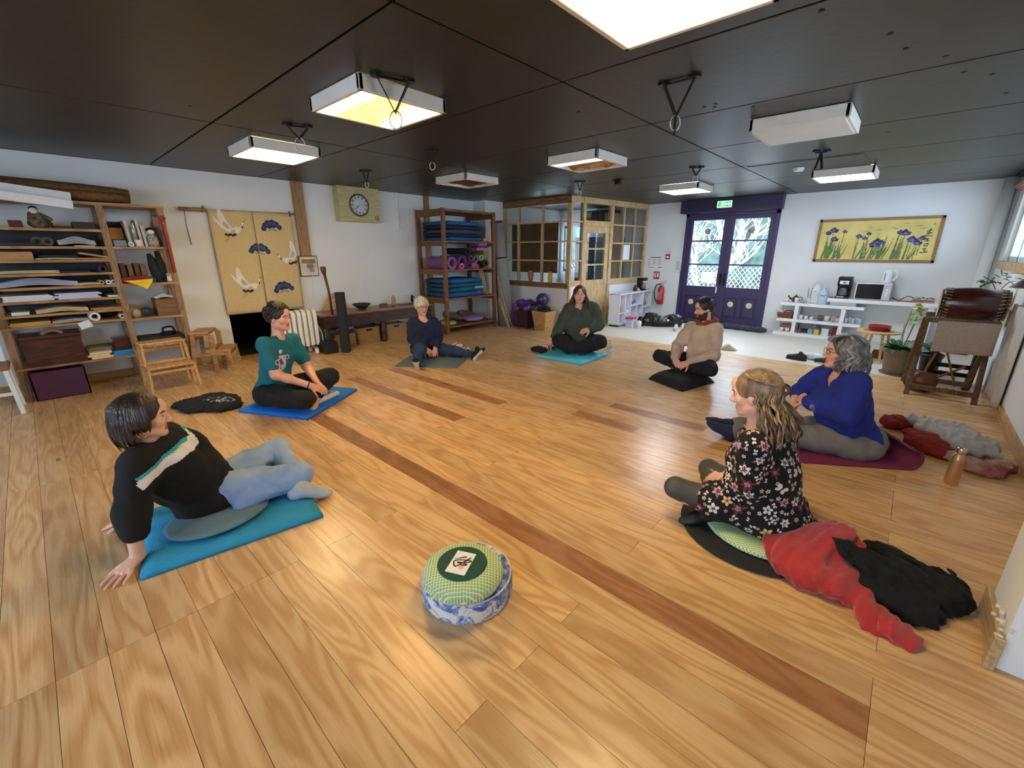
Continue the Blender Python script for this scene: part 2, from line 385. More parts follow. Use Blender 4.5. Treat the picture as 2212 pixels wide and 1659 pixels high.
# ================================================================ the setting
XL, XR, YB, ZC = -6.82, .83, 9.3, 2.4
plaster = mat('white_plaster', (228, 227, 222), .85, .03, 1.6, .18, 22, spec=.25)
plaster2 = mat('plaster_back', (226, 229, 230), .85, .03, 1.6, .15, 22, spec=.25)
def floor_wood(name, light, dark, tone):
    m, nt, b = newmat(name); L = nt.links.new
    tc = nn(nt, 'TexCoord'); oi = nn(nt, 'ObjectInfo')
    cmb = nn(nt, 'CombineXYZ'); m1 = nn(nt, 'Math', operation='MULTIPLY'); m1.inputs[1].default_value = 91.7; m2 = nn(nt, 'Math', operation='MULTIPLY'); m2.inputs[1].default_value = 57.3
    L(oi.outputs['Random'], m1.inputs[0]); L(oi.outputs['Random'], m2.inputs[0]); L(m1.outputs[0], cmb.inputs[0]); L(m2.outputs[0], cmb.inputs[1])
    va = nn(nt, 'VectorMath', operation='ADD'); L(tc.outputs['Object'], va.inputs[0]); L(cmb.outputs[0], va.inputs[1])
    mp = nn(nt, 'Mapping'); mp.inputs['Scale'].default_value = (1.1, 7.5, 1); L(va.outputs[0], mp.inputs[0])
    no = nn(nt, 'TexNoise'); no.inputs['Scale'].default_value = 1.; no.inputs['Detail'].default_value = 1.2; no.inputs['Distortion'].default_value = .25; L(mp.outputs[0], no.inputs['Vector'])
    mu = nn(nt, 'Math', operation='MULTIPLY'); mu.inputs[1].default_value = 44; L(no.outputs['Fac'], mu.inputs[0])
    si = nn(nt, 'Math', operation='SINE'); L(mu.outputs[0], si.inputs[0])
    mp2 = nn(nt, 'Mapping'); mp2.inputs['Scale'].default_value = (4, 150, 1); L(va.outputs[0], mp2.inputs[0])
    fi = nn(nt, 'TexNoise'); fi.inputs['Scale'].default_value = 1; fi.inputs['Detail'].default_value = 3; L(mp2.outputs[0], fi.inputs['Vector'])
    ad = nn(nt, 'Math', operation='MULTIPLY_ADD'); ad.inputs[1].default_value = .26; L(si.outputs[0], ad.inputs[0]); L(fi.outputs['Fac'], ad.inputs[2])
    r = nn(nt, 'ValToRGB'); L(ad.outputs[0], r.inputs[0])
    r.color_ramp.elements[0].position = .28; r.color_ramp.elements[0].color = lin(light)
    r.color_ramp.elements[1].position = .95; r.color_ramp.elements[1].color = lin(dark)
    hs = nn(nt, 'HueSaturation'); L(r.outputs[0], hs.inputs['Color'])
    mr = nn(nt, 'MapRange'); mr.inputs['To Min'].default_value = .80 * tone; mr.inputs['To Max'].default_value = 1.06 * tone
    wn = nn(nt, 'TexWhiteNoise', noise_dimensions='1D'); L(m2.outputs[0], wn.inputs['W']); L(wn.outputs['Value'], mr.inputs[0]); L(mr.outputs[0], hs.inputs['Value'])
    mp3 = nn(nt, 'Mapping'); mp3.inputs['Scale'].default_value = (1.5, 4.2, 1); L(va.outputs[0], mp3.inputs[0])
    vo = nn(nt, 'TexVoronoi'); vo.inputs['Scale'].default_value = 1; L(mp3.outputs[0], vo.inputs['Vector'])
    kr = nn(nt, 'ValToRGB'); kr.color_ramp.elements[0].position = .03; kr.color_ramp.elements[0].color = (1, 1, 1, 1); kr.color_ramp.elements[1].position = .085; kr.color_ramp.elements[1].color = (0, 0, 0, 1)
    L(vo.outputs['Distance'], kr.inputs[0])
    gt = nn(nt, 'Math', operation='GREATER_THAN'); gt.inputs[1].default_value = .80; sc = nn(nt, 'SeparateColor'); L(vo.outputs['Color'], sc.inputs[0]); L(sc.outputs[0], gt.inputs[0])
    km = nn(nt, 'Math', operation='MULTIPLY'); L(kr.outputs[0], km.inputs[0]); L(gt.outputs[0], km.inputs[1])
    mx = nn(nt, 'Mix', data_type='RGBA'); L(km.outputs[0], mx.inputs['Factor']); L(hs.outputs[0], mx.inputs['A']); mx.inputs['B'].default_value = lin((96, 54, 30)); L(mx.outputs['Result'], b.inputs['Base Color'])
    rr = nn(nt, 'MapRange'); rr.inputs['To Min'].default_value = .20; rr.inputs['To Max'].default_value = .36; L(fi.outputs['Fac'], rr.inputs[0]); L(rr.outputs[0], b.inputs['Roughness'])
    b.inputs['Specular IOR Level'].default_value = .5
    bp = nn(nt, 'Bump'); bp.inputs['Strength'].default_value = .05; bp.inputs['Distance'].default_value = .004; L(ad.outputs[0], bp.inputs['Height']); L(bp.outputs[0], b.inputs['Normal'])
    MATS[name] = m
    return m
FW = floor_wood('pine_floor', (222, 184, 134), (190, 140, 88), 1.0)
FD = floor_wood('pine_floor_dark', (180, 128, 86), (150, 98, 62), .95)
lino = mat('entrance_screed', (205, 200, 190), .42, .05, 1.2, .05, 40)
floor = struct('floor', MB().bb(-8.6, 3.4, -3.4, -1.232, -.1, 0).bb(-8.6, 3.4, -1.232, 6.78, -.1, -.014), FW)
plank_mesh = {}
def plank(x0, x1, y0, m):
    L = round(x1 - x0, 3); key = (L, m.name)
    if key not in plank_mesh:
        o = MB().bb(-L / 2 + .0008, L / 2 - .0008, -.0692, .0692, -.012, 0).build('plank', m, None, bevel=0); plank_mesh[key] = o.data; bpy.data.objects.remove(o)
    o = bpy.data.objects.new('plank', plank_mesh[key]); COL.objects.link(o); o.parent = floor; o.location = ((x0 + x1) / 2, y0 + .07, 0)
    return o
DARK = {(1.43, -3.9): 1, (1.43, -1.95): 1, (2.83, -4.72): 1, (2.27, -4.72): 1, (3.53, -1.95): 1, (3.11, -2.1): 1}
JA = [-6.82, -6.67, -4.72, -2.77, -.78, 1.17, 3.2]; JB = [-6.82, -5.85, -3.9, -1.95, .18, 2.1, 3.2]
k = 0
for i in range(-9, 49):
    y0 = round(.03 + .14 * i, 3)
    if y0 + .14 > 6.80: break
    J = JA if (i % 2 == 0) else JB
    if abs(y0 - .03) < .01 or abs(y0 - .31) < .01 or abs(y0 + .25) < .01: J = JB
    if abs(y0 - 2.83) < .01 or abs(y0 - 2.27) < .01: J = JA
    if abs(y0 - 1.43) < .01 or abs(y0 - 1.29) < .01: J = JB
    if abs(y0 - 3.53) < .01: J = [-6.82, -5.85, -3.9, -1.95, -1.05, .18, 2.1]
    if abs(y0 - 3.11) < .01: J = [-6.82, -5.85, -3.9, -2.1, -1.48, .18, 2.1]
    for a, b in zip(J[:-1], J[1:]):
        if a > .9 and y0 > 2.1: continue
        b2 = XR if (y0 > 2.1 and b > XR) else b
        if b2 - a < .1: continue
        dk = any(abs(y0 - q[0]) < .02 and abs(a - q[1]) < .02 and w for q, w in DARK.items())
        plank(a, b2, y0, FD if dk else FW)
MB().bb(-7.9, 1.0, 6.75, 9.6, -.1, 0.0).build('entrance_flooring', lino, floor)
# ---- walls
dz0, dz1 = 1.73, 2.66
wall_left = struct('wall_left', MB().bb(XL - .2, XL, -3.2, dz0, 0, 2.5).bb(XL - .2, XL, dz1, 8.3, 0, 2.5).bb(XL - .2, XL, 8.3, 9.2, 0, .95).bb(XL - .2, XL, 8.3, 9.2, 2.05, 2.5).bb(XL - .2, XL, 9.2, 9.5, 0, 2.5).bb(XL - .2, XL, dz0, dz1, 1.92, 2.5), plaster)
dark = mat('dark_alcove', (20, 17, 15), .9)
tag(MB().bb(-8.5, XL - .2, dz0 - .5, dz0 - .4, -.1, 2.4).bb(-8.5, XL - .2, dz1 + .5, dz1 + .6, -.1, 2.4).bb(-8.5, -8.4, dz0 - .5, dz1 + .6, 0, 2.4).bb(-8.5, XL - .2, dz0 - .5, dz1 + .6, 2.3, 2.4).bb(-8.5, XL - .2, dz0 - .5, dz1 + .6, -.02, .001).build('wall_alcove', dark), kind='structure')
DX0, DX1, DZ = -3.66, -1.97, 2.16
OX0, OX1, OZ0, OZ1 = -6.72, -6.05, .95, 2.05
mb = MB()
for (a, b, c, d) in ((XL - .2, OX0, 0, 2.5), (OX0, OX1, 0, OZ0), (OX0, OX1, OZ1, 2.5), (OX1, DX0, 0, 2.5), (DX0, DX1, DZ, 2.5), (DX1, XR + .25, 0, 2.5)): mb.bb(a, b, YB, YB + .22, c, d)
wall_back = struct('wall_back', mb, plaster2)
WY0, WY1, WZ0, WZ1 = 6.55, 8.78, 1.32, 2.24
WQ0, WQ1 = 3.0, 5.75
mb = MB()
for (a, b, c, d) in ((2.2, WQ0, 0, 2.5), (WQ0, WQ1, 0, WZ0), (WQ0, WQ1, WZ1, 2.5), (WQ1, WY0, 0, 2.5), (WY0, WY1, 0, WZ0), (WY0, WY1, WZ1, 2.5), (WY1, YB + .2, 0, 2.5)): mb.bb(XR, XR + .22, a, b, c, d)
wall_right = struct('wall_right', mb, plaster2)
# pier by the camera and the bay it closes
struct('wall_pier', MB().bb(.50, 3.2, 2.06, 2.36, 0, 2.5), plaster)
struct('wall_side_bay', MB().bb(3.2, 3.4, -3.2, 2.36, 0, 2.5), plaster)
mb = MB()
for (a, b, c, d) in ((-7.0, -4.6, 0, 2.5), (-4.6, -1.0, 0, .9), (-4.6, -1.0, 2.2, 2.5), (-1.0, .2, 0, 2.5), (.2, 2.7, 0, .9), (.2, 2.7, 2.2, 2.5), (2.7, 3.4, 0, 2.5)): mb.bb(a, b, -3.4, -3.2, c, d)
struct('wall_front', mb, plaster)
bw = wood('pale_baseboard', (196, 152, 100), rough=.5, along='Y')
struct('baseboard_left', MB().bb(XL, XL + .018, -3.2, dz0, 0, .09).bb(XL, XL + .018, dz1, 6.4, 0, .09), bw, bevel=.003)
struct('baseboard_right', MB().bb(XR - .018, XR, 2.36, 6.75, 0, .11), bw, bevel=.003)
struct('baseboard_back', MB().bb(DX1 + .02, XR, YB - .015, YB, 0, .07), mat('white_paint', (226, 228, 228), .5, .03), bevel=.003)
struct('baseboard_pier', MB().bb(.482, .5, 2.06, 2.40, 0, .13).bb(.47, .5, 2.03, 2.07, 0, .14), wood('worn_baseboard', (190, 158, 112), rough=.5, along='Y'), bevel=.004)
# tile and plaster scraps at the pier's foot
mb = MB()
for q in range(10):
    mb.box((.482 + random.uniform(-.008, .02), 2.05 + random.uniform(-.02, .2), .13 + random.uniform(-.03, .06)), (.008, .012, .006 + random.random() * .010), rotz(random.random() * 3))
tag(mb.build('trim_plaster_crumbs', mat('crumbled_plaster', (214, 208, 196), .9, .1)), kind='structure')
# jutting wall corner behind the carpet roll
struct('wall_corner_pier', MB().bb(XL, -6.50, 6.34, 6.86, 0, 2.4), plaster)
# ---- ceiling of big dark boards with open joints
ceil_m = mat('dark_ceiling_paint', (44, 43, 40), .40, .10, 2.5, .12, 18, spec=.45)
ceiling = struct('ceiling', MB().bb(-7.0, 3.4, -3.4, 9.5, 2.412, 2.55), mat('joint_black', (16, 15, 14), .8))
XE = [-9.26, -6.76, -4.26, -1.76, .74, 3.24]; YE = [-3.6, -2.35, -1.16, .03, 1.22, 2.37, 3.55, 4.73, 5.93, 7.15, 8.4, 9.6]
for a, b in zip(XE[:-1], XE[1:]):
    for c, d in zip(YE[:-1], YE[1:]):
        MB().bb(max(a, -7.0) + .007, min(b, 3.2) - .007, max(c, -3.3) + .007, min(d, 9.45) - .007, 2.4, 2.412).build('panel', ceil_m, ceiling, bevel=.003, seg=1)
# ceiling dots: old plugs and screw holes
mb = MB()
for q in ((-1.3, 3.4), (-1.25, 3.45), (-1.22, 3.38), (-1.05, 3.62), (-.3, 2.9), (-.25, 3.15), (-.1, 3.4), (-.02, 3.75), (.1, 3.9), (-3.9, 1.0), (-4.4, 1.6), (-2.0, 2.9), (-.5, 2.45), (-.4, 5.1), (.2, 4.4)): mb.cyl((q[0], q[1], 2.3995), (q[0], q[1], 2.397), .012, n=8)
mb.build('screw_plug', mat('plug_dark', (24, 22, 20), .7), ceiling)
mb = MB().bb(-1.72, -.62, 6.0, 6.9, 2.394, 2.4); mb.build('access_hatch', mat('hatch_dark', (50, 52, 52), .45, .2, 4), ceiling, bevel=.003)
# ---- windows of the right wall and behind the camera
frame_w = mat('white_window_frame', (214, 222, 220), .45, .03); pane_m = glass('window_pane')
pine = wood('pine_trim', (205, 168, 120), rough=.5, along='Y')
def window(n, ax, lo, hi, z0, z1, at, inward, div):
    """ax 'x': window in a wall of constant x"""
    def P(u0, u1, d0, d1, a, b): return (at + d0 * inward, at + d1 * inward, u0, u1, a, b) if ax == 'x' else (u0, u1, at + d0 * inward, at + d1 * inward, a, b)
    fr = MB()
    for (u0, u1, a, b) in ((lo, hi, z0, z0 + .06), (lo, hi, z1 - .06, z1), (lo, lo + .06, z0, z1), (hi - .06, hi, z0, z1)): fr.bb(*P(u0, u1, -.12, -.05, a, b))
    w = tag(fr.build('window_%d' % n, frame_w, bevel=.004), kind='structure')
    for i in range(1, div):
        u = lo + (hi - lo) * i / div; MB().bb(*P(u - .035, u + .035, -.12, -.05, z0, z1)).build('mullion', frame_w, w, bevel=.004)
    for i in range(div):
        a = lo + (hi - lo) * i / div; b = lo + (hi - lo) * (i + 1) / div; MB().bb(*P(a + .035, b - .035, -.088, -.082, z0 + .05, z1 - .05)).build('pane', pane_m, w)
    return w
w1 = window(1, 'x', WY0, WY1, WZ0, WZ1, XR, -1, 3)
MB().bb(XR - .05, XR + .03, WY0 - .08, WY1 + .1, WZ0 - .08, WZ0).build('window_sill', pine, w1, bevel=.006)
window(2, 'x', WQ0, WQ1, WZ0, WZ1, XR, -1, 3)
window(3, 'y', -4.6, -1.0, .9, 2.2, -3.2, -1, 3); window(4, 'y', .2, 2.7, .9, 2.2, -3.2, -1, 2)
window(5, 'y', OX0, OX1, OZ0, OZ1, YB, -1, 1); window(6, 'x', 8.3, 9.2, .95, 2.05, XL, 1, 1)  # the left-wall window is added to brighten the office panes
# ---- purple double door
pur = mat('purple_door_paint', (58, 46, 88), .42, .08, 3, .05, 30); purd = mat('purple_dark', (48, 38, 74), .45, .08)
bone = mat('bone_disc', (222, 214, 180), .5, .12, 40)
door = thing('door_1', None, None, (-2.815, YB, 0)); tag(door, kind='structure')
mb = MB(); fy0, fy1 = YB - .02, YB + .1
mb.bb(DX0, DX0 + .07, fy0, fy1, 0, DZ).bb(DX1 - .07, DX1, fy0, fy1, 0, DZ).bb(DX0, DX1, fy0, fy1, DZ - .06, DZ)
mb.build('door_frame', pur, door, bevel=.004)
MB().bb(DX0 - .06, DX1 + .03, YB - .2, YB, DZ, 2.4).build('shutter_box', purd, door, bevel=.005)
def leaf(x0, x1, g0, g1, hinge):
    y0, y1 = YB + .0, YB + .045; f = MB()
    f.bb(x0, g0, y0, y1, .01, DZ - .06).bb(g1, x1, y0, y1, .01, DZ - .06).bb(g0, g1, y0, y1, 2.03, DZ - .06).bb(g0, g1, y0, y1, .56, .76).bb(g0, g1, y0, y1, .01, .16).bb((g0 + g1) / 2 - .04, (g0 + g1) / 2 + .04, y0, y1, .16, .56)
    o = f.build('leaf', pur, door, bevel=.004)
    for a, b in ((g0, (g0 + g1) / 2 - .04), ((g0 + g1) / 2 + .04, g1)):
        MB().bb(a, b, y0 + .02, y1, .16, .56).build('lower_panel', purd, o, bevel=.002)
        c = (a + b) / 2; MB().bb(a + .035, b - .035, y0 + .008, y0 + .024, .195, .525).build('raised_field', pur, o, bevel=.006)
        MB().lathe([(.004, .010), (.012, .012), (.014, .006), (.03, .012), (.05, .010), (.056, .003), (.056, 0)], (c, y0 + .008, .43), 20, R=np.array([[1, 0, 0], [0, 0, -1], [0, 1, 0]])).build('disc', bone, o, smooth=True)
    for z in (1.19, 1.64): MB().bb(g0, g1, y0 + .004, y1, z - .014, z + .014).build('glazing_bar', pur, o, bevel=.003)
    for a, b in ((.76, 1.176), (1.204, 1.626), (1.654, 2.03)): MB().bb(g0, g1, y0 + .02, y0 + .026, a, b).build('pane', pane_m, o)
    MB().cyl(((g0 + g1) / 2 + .0, y0 + .018, 1.82), ((g0 + g1) / 2 + .0, y0 + .016, 1.82), .055, n=24).build('window_sticker', mat('sticker_brown', (120, 84, 70), .6, .5, 30, col2=(196, 178, 170)), o)
    return o
l1 = leaf(DX0 + .07, -2.82, -3.50, -2.915, 0); l2 = leaf(-2.815, DX1 - .07, -2.72, -2.125, 1)
blk = mat('black_metal', (26, 25, 27), .4, .1, metal=.6)
MB().bb(-2.86, -2.82, YB - .012, YB, .80, 1.02).cyl((-2.84, YB - .05, .945), (-2.84, YB, .945), .01, n=8).bb(-2.94, -2.83, YB - .06, YB - .045, .937, .953).build('handle', blk, l1, bevel=.002)
MB().bb(-2.79, -2.755, YB - .012, YB, .80, 1.02).build('handle_plate', blk, l2, bevel=.002)
kt = thing('key_fob', 'white oblong key fob hanging from the purple door lock', 'key fob', (-2.87, YB - .05, .64))
MB().bb(-2.895, -2.865, YB - .056, YB - .048, .64, .76).build('fob', mat('fob_white', (226, 214, 206), .5), kt, bevel=.004)
MB().tube([(-2.88, YB - .052, .76), (-2.875, YB - .05, .82), (-2.85, YB - .03, .88)], .004, 6).build('red_cord', mat('cord_red', (150, 40, 44), .7), kt)
mb = MB(); pts = [(-3.4 + .16 * i, 9.10 - .02 * i + .01 * math.sin(i * 2.1), .055) for i in range(11)]
mb.tube(cat_rom(pts, 3), [.03] + [.052 + .006 * math.sin(i * 1.7) for i in range(29)] + [.03], 12)
one('draught_excluder', mb, mat('quilted_grey_fabric', (70, 72, 92), .9, .5, 26, .5, 60, col2=(44, 46, 62)), 'long grey fabric draught excluder lying at the foot of the purple door', 'draught excluder', smooth=True)
MB().bb(-3.668, -3.65, YB - .03, YB, 1.05, 2.14).build('trim_1', frame_w).__setitem__('kind', 'structure')
# ---- glazed office partition
pn = wood('partition_pine', (212, 184, 138), (186, 150, 100), .55, 'Z'); pnx = wood('partition_pine_long', (208, 178, 130), (178, 140, 92), .55, 'X')
brn = wood('partition_brown', (150, 108, 66), (110, 74, 42), .55, 'X')
PY = 6.86
pf = thing('partition_front', 'glazed wooden office partition above a white half wall behind the purple balls', 'partition', (-5.65, PY, 0))
MB().bb(-6.5, -4.83, PY, PY + .1, 0, .76).build('half_wall', plaster, pf)
MB().bb(-6.5, -4.81, PY - .03, PY + .12, .76, .86).build('sill_rail', brn, pf, bevel=.004)
MB().bb(-6.5, -4.81, PY - .01, PY + .1, 2.28, 2.4).build('head_rail', brn, pf, bevel=.004)
for x in (-6.48, -6.10, -5.49, -4.86): MB().bb(x - (.035 if x > -4.9 or x < -6.4 else .016), x + (.05 if x > -4.9 else .016), PY + .01, PY + .08, .86, 2.28).build('mullion', pn, pf, bevel=.003)
for z in (1.27, 1.62, 1.97): MB().bb(-6.5, -4.86, PY + .015, PY + .075, z - .013, z + .013).build('glazing_bar', pn, pf, bevel=.003)
og = glass('office_pane', (238, 240, 240), 1.5)
xs = [-6.48, -6.10, -5.49, -4.86]; zs = [.86, 1.27, 1.62, 1.97, 2.28]
for a, b in zip(xs[:-1], xs[1:]):
    for c, d in zip(zs[:-1], zs[1:]): MB().bb(a + .016, b - .016, PY + .042, PY + .047, c + .016, d - .016).build('pane', og, pf)
sa = math.atan2(.31, 2.43)
ps = thing('partition_side', 'pale pine office partition wall with a half glazed door and twelve panes', 'partition', (-4.82, 6.86, 0), -sa)
SL = 2.45
def sb(name, y0, y1, z0, z1, m, d=(-.04, .03), par=None, bev=.003): return MB().bb(d[0], d[1], y0, y1, z0, z1).build(name, m, par or ps, local=True, bevel=bev)
sb('corner_post', 0, .05, 0, 2.4, pn); sb('post', .33, .40, 0, 2.4, pn, (-.05, .04)); sb('post', 1.16, 1.24, 0, 2.4, pn, (-.05, .04)); sb('end_post', SL - .06, SL, 0, 2.4, pn)
for a, b in ((.05, .33), (.40, 1.16), (1.24, SL - .06)): sb('head_rail', a, b, 2.30, 2.4, pn)
sb('narrow_panel', .05, .33, 0, .88, plaster, (-.03, .02)); sb('narrow_rail', .05, .33, .80, .90, pn)
for z in (1.27, 1.62, 1.97): sb('glazing_bar', .05, .33, z - .014, z + .014, pn)
for c, d in zip([.90, 1.27, 1.62, 1.97], [1.27, 1.62, 1.97, 2.30]): sb('pane', .05, .33, c + .014, d - .014, og, (-.005, 0), bev=0)
sb('transom', .40, 1.16, 1.90, 2.0, pn); sb('pane', .40, 1.16, 2.0, 2.30, og, (-.005, 0), bev=0)
dl = sb('door_leaf', .41, 1.15, .02, .80, pn, (-.03, .012)); 
for a, b, c, d in ((.41, .50, .80, 1.90), (1.04, 1.15, .80, 1.90), (.50, 1.04, .80, .90), (.50, 1.04, 1.78, 1.90)): sb('door_rail', a, b, c, d, pn, (-.03, .014), dl)
for z in (1.19, 1.49): sb('glazing_bar', .50, 1.04, z - .016, z + .016, pn, (-.03, .012), dl)
for c, d in ((.90, 1.174), (1.206, 1.474), (1.506, 1.78)): sb('pane', .50, 1.04, c, d, og, (-.01, -.005), dl, 0)
sb('lock_case', 1.06, 1.13, .80, .90, mat('steel', (176, 180, 184), .35, .05, metal=.8), (.012, .035), dl)
sb('lower_rail', 1.24, SL - .06, .78, .90, pn); sb('lower_panel', 1.24, SL - .06, 0, .78, plaster2, (-.03, .015))
ys = [1.24, 1.61, 1.99, SL - .06]
for y in ys[1:-1]: sb('mullion', y - .014, y + .014, .90, 2.30, pn)
for z in (1.25, 1.60, 1.95): sb('glazing_bar', 1.24, SL - .06, z - .014, z + .014, pn)
zz = [.90, 1.25, 1.60, 1.95, 2.30]
for a, b in zip(ys[:-1], ys[1:]):
    for c, d in zip(zz[:-1], zz[1:]): sb('pane', a + .014, b - .014, c + .014, d - .014, og, (-.005, 0), bev=0)
# inside the office
kraft = mat('brown_board', (118, 86, 54), .7, .15, 8, .1)
one('notice_board', MB().bb(-6.38, -5.19, PY + .14, PY + .16, 1.03, 1.98), kraft, 'large brown board standing behind the panes of the office partition', 'board', bevel=.003)
one('cabinet', MB().bb(-5.0, -4.82, 8.35, 8.85, 0, 2.2).bb(-5.01, -4.99, 8.37, 8.83, .05, 2.15), mat('beige_laminate', (178, 150, 116), .5, .06), 'tall beige cabinet standing behind the twelve office panes', 'cabinet', bevel=.004)
one('wall_cupboard', MB().bb(-5.9, -5.15, 8.95, 9.28, 1.95, 2.32).bb(-5.88, -5.54, 8.94, 8.95, 1.97, 2.30).bb(-5.51, -5.17, 8.94, 8.95, 1.97, 2.30), mat('dark_cupboard', (70, 46, 40), .5, .25), 'dark brown wall cupboard high up inside the office', 'cupboard', bevel=.004)
one('grey_cupboard', MB().bb(-6.0, -5.0, 8.8, 9.28, 0, 1.75).bb(-5.98, -5.51, 8.79, 8.8, .05, 1.72).bb(-5.49, -5.02, 8.79, 8.8, .05, 1.72), mat('grey_steel', (86, 86, 84), .5, .08), 'grey two door steel cupboard inside the office', 'cupboard', bevel=.004)
one('vase', MB().lathe([(.03, 0), (.05, .06), (.06, .14), (.045, .2), (.04, .21)], (-5.78, 6.905, .861), 18), mat('terracotta', (176, 106, 72), .8), 'terracotta vase on the office partition sill', 'vase', smooth=True)
bt = thing('yellow_bottle', 'yellow plastic bottle on the office sill beside the bright pane', 'bottle', (-5.28, 6.91, .861))
MB().lathe([(.035, 0), (.045, .02), (.045, .15), (.02, .19), (.02, .21)], (-5.28, 6.91, .861), 16).build('body', mat('yellow_plastic', (206, 172, 40), .4), bt, smooth=True)
MB().cyl((-5.28, 6.91, 1.07), (-5.28, 6.91, 1.1), .022, n=12).build('cap', blk, bt)
one('paper_sheet', MB().bb(-.002, .002, -.11, .11, 0, .30), mat('white_paper', (224, 230, 240), .8, .03), 'white paper sheet taped inside the middle office pane', 'paper').location = (-4.565, 8.58, 1.27)
bpy.data.objects['paper_sheet'].rotation_euler = (0, 0, -sa)
one('pine_desk', MB().bb(-6.2, -5.2, 7.4, 8.2, .72, .75).bb(-6.18, -6.13, 7.42, 7.47, 0, .72).bb(-5.27, -5.22, 7.42, 7.47, 0, .72).bb(-6.18, -6.13, 8.13, 8.18, 0, .72).bb(-5.27, -5.22, 8.13, 8.18, 0, .72), pnx, 'plain desk inside the glazed office', 'desk', bevel=.003)
# ---- wooden posts on the left wall, conduit, corner post and pipe at the right
post_m = wood('oak_post', (170, 126, 76), (136, 96, 54), .5, 'Z')
struct('trim_2', MB().bb(XL, XL + .05, 2.79, 2.94, 1.38, 2.4), post_m, bevel=.004)
struct('trim_3', MB().bb(XL, XL + .05, 5.09, 5.19, 0, 2.4), post_m, bevel=.004)
struct('trim_4', MB().bb(XL, XL + .03, 4.50, 4.55, 1.8, 2.4), plaster, bevel=.006)
struct('trim_5', MB().cyl((.72, YB - .08, .0), (.72, YB - .08, 2.4), .065, n=24), plaster2, smooth=True)
struct('trim_6', MB().bb(XR - .03, XR, YB - .03, YB, 0, 2.4), frame_w)
# ================================================================ ceiling lights, straps
white_pl = mat('lamp_white', (214, 208, 196), .5, .04)
foil = mat('crumpled_foil', (196, 150, 84), .35, .35, 22, .9, 24, metal=.5)
e_warm = emit('warm_tube', (255, 214, 140), LAMP_WARM, .1)
e_amber = emit('amber_sheet', (255, 176, 72), LAMP_WARM * .13, .5, 26)
e_full = emit('warm_diffuser', (255, 226, 160), LAMP_WARM * .62, .12, 9)
e_cool = emit('cool_diffuser', (244, 250, 255), LAMP_COOL, .05)
e_dim = emit('dim_diffuser', (235, 235, 230), .12, .05)
def lamp(x, y, kind, label):
    z0 = 2.312; t = thing('ceiling_light', label, 'ceiling light', (x, y, z0), 0, 'square ceiling lights'); s = .31
    h = MB()
    for a, b, c, d in ((-s, s, -s, -s + .03), (-s, s, s - .03, s), (-s, -s + .03, -s, s), (s - .03, s, -s, s)): h.bb(x + a, x + b, y + c, y + d, z0, 2.397)
    h.build('frame', white_pl, t, bevel=.006)
    i = s - .03
    def wavy(name, m, zc, amp, u0=-1, u1=1):
        g = MB(); n = 14; v = []; f = []
        for p in range(n + 1):
            for q in range(n + 1):
                u = (u0 + (u1 - u0) * p / n) * i; w = (-1 + 2 * q / n) * i
                v.append((x + w, y + u, zc + amp * (math.sin(u * 19 + w * 7 + x) + math.sin(w * 23 - u * 11)) * (.5 + .5 * math.cos(w * 5)) * .5))
        for p in range(n):
            for q in range(n): k = p * (n + 1) + q; f.append((k, k + 1, k + n + 2, k + n + 1))
        g.add(v, f); return g.build(name, m, t, smooth=True)
    if kind == 'amber':
        wavy('paper_sheet', e_amber, z0 + .018, .022)
        for u in (-.22, .22):
            MB().bb(x - i, x + i, y + u - .05, y + u + .05, z0 + .0, z0 + .02).build('tube_cover', e_warm, t, bevel=.008)
    elif kind in ('full', 'cool'):
        MB().bb(x - i, x + i, y - i, y + i, z0 + .004, z0 + .02).build('diffuser', e_full if kind == 'full' else e_cool, t, bevel=.004)
    elif kind == 'off':
        MB().bb(x - i - .01, x + i + .01, y - i - .01, y + i + .01, z0 - .004, z0 + .02).build('diffuser', mat('diffuser_white', (206, 206, 200), .5, .03), t, bevel=.008)
    elif kind == 'foil':
        wavy('foil_sheet', foil, z0 + .03, .05, -.55, 1)
        MB().bb(x - i, x + i, y - i, y - i + .16, z0 + .006, z0 + .02).build('tube_cover', emit('cool_tube_dim', (235, 236, 255), 1.6), t, bevel=.006)
    else:
        wavy('foil_sheet', mat('brown_foil', (110, 66, 36), .4, .4, 18, .6, 20), z0 + .035, .03)
    return t
lamp(-2.80, 1.78, 'amber', 'square ceiling light glowing amber, nearest the pair of long straps')
lamp(-4.77, 1.85, 'full', 'bright yellow ceiling light nearest the crane curtain')
lamp(-.86, 1.74, 'full', 'bright warm ceiling light cut by the top of the picture')
lamp(-.84, 4.24, 'off', 'unlit white closed ceiling light above the woman in blue')
lamp(-2.80, 4.26, 'foil', 'open ceiling light lined with crumpled golden foil')
lamp(-4.72, 4.28, 'brown', 'unlit ceiling light with brown lining in front of the tall shelf')
lamp(-2.84, 7.05, 'cool', 'cold white ceiling light in front of the purple door')
lamp(-.88, 7.12, 'cool', 'cold white ceiling light in front of the iris painting')
web = mat('black_webbing', (22, 20, 20), .8, .2, 60); steel = mat('steel', (176, 180, 184), .35, .05, metal=.8)
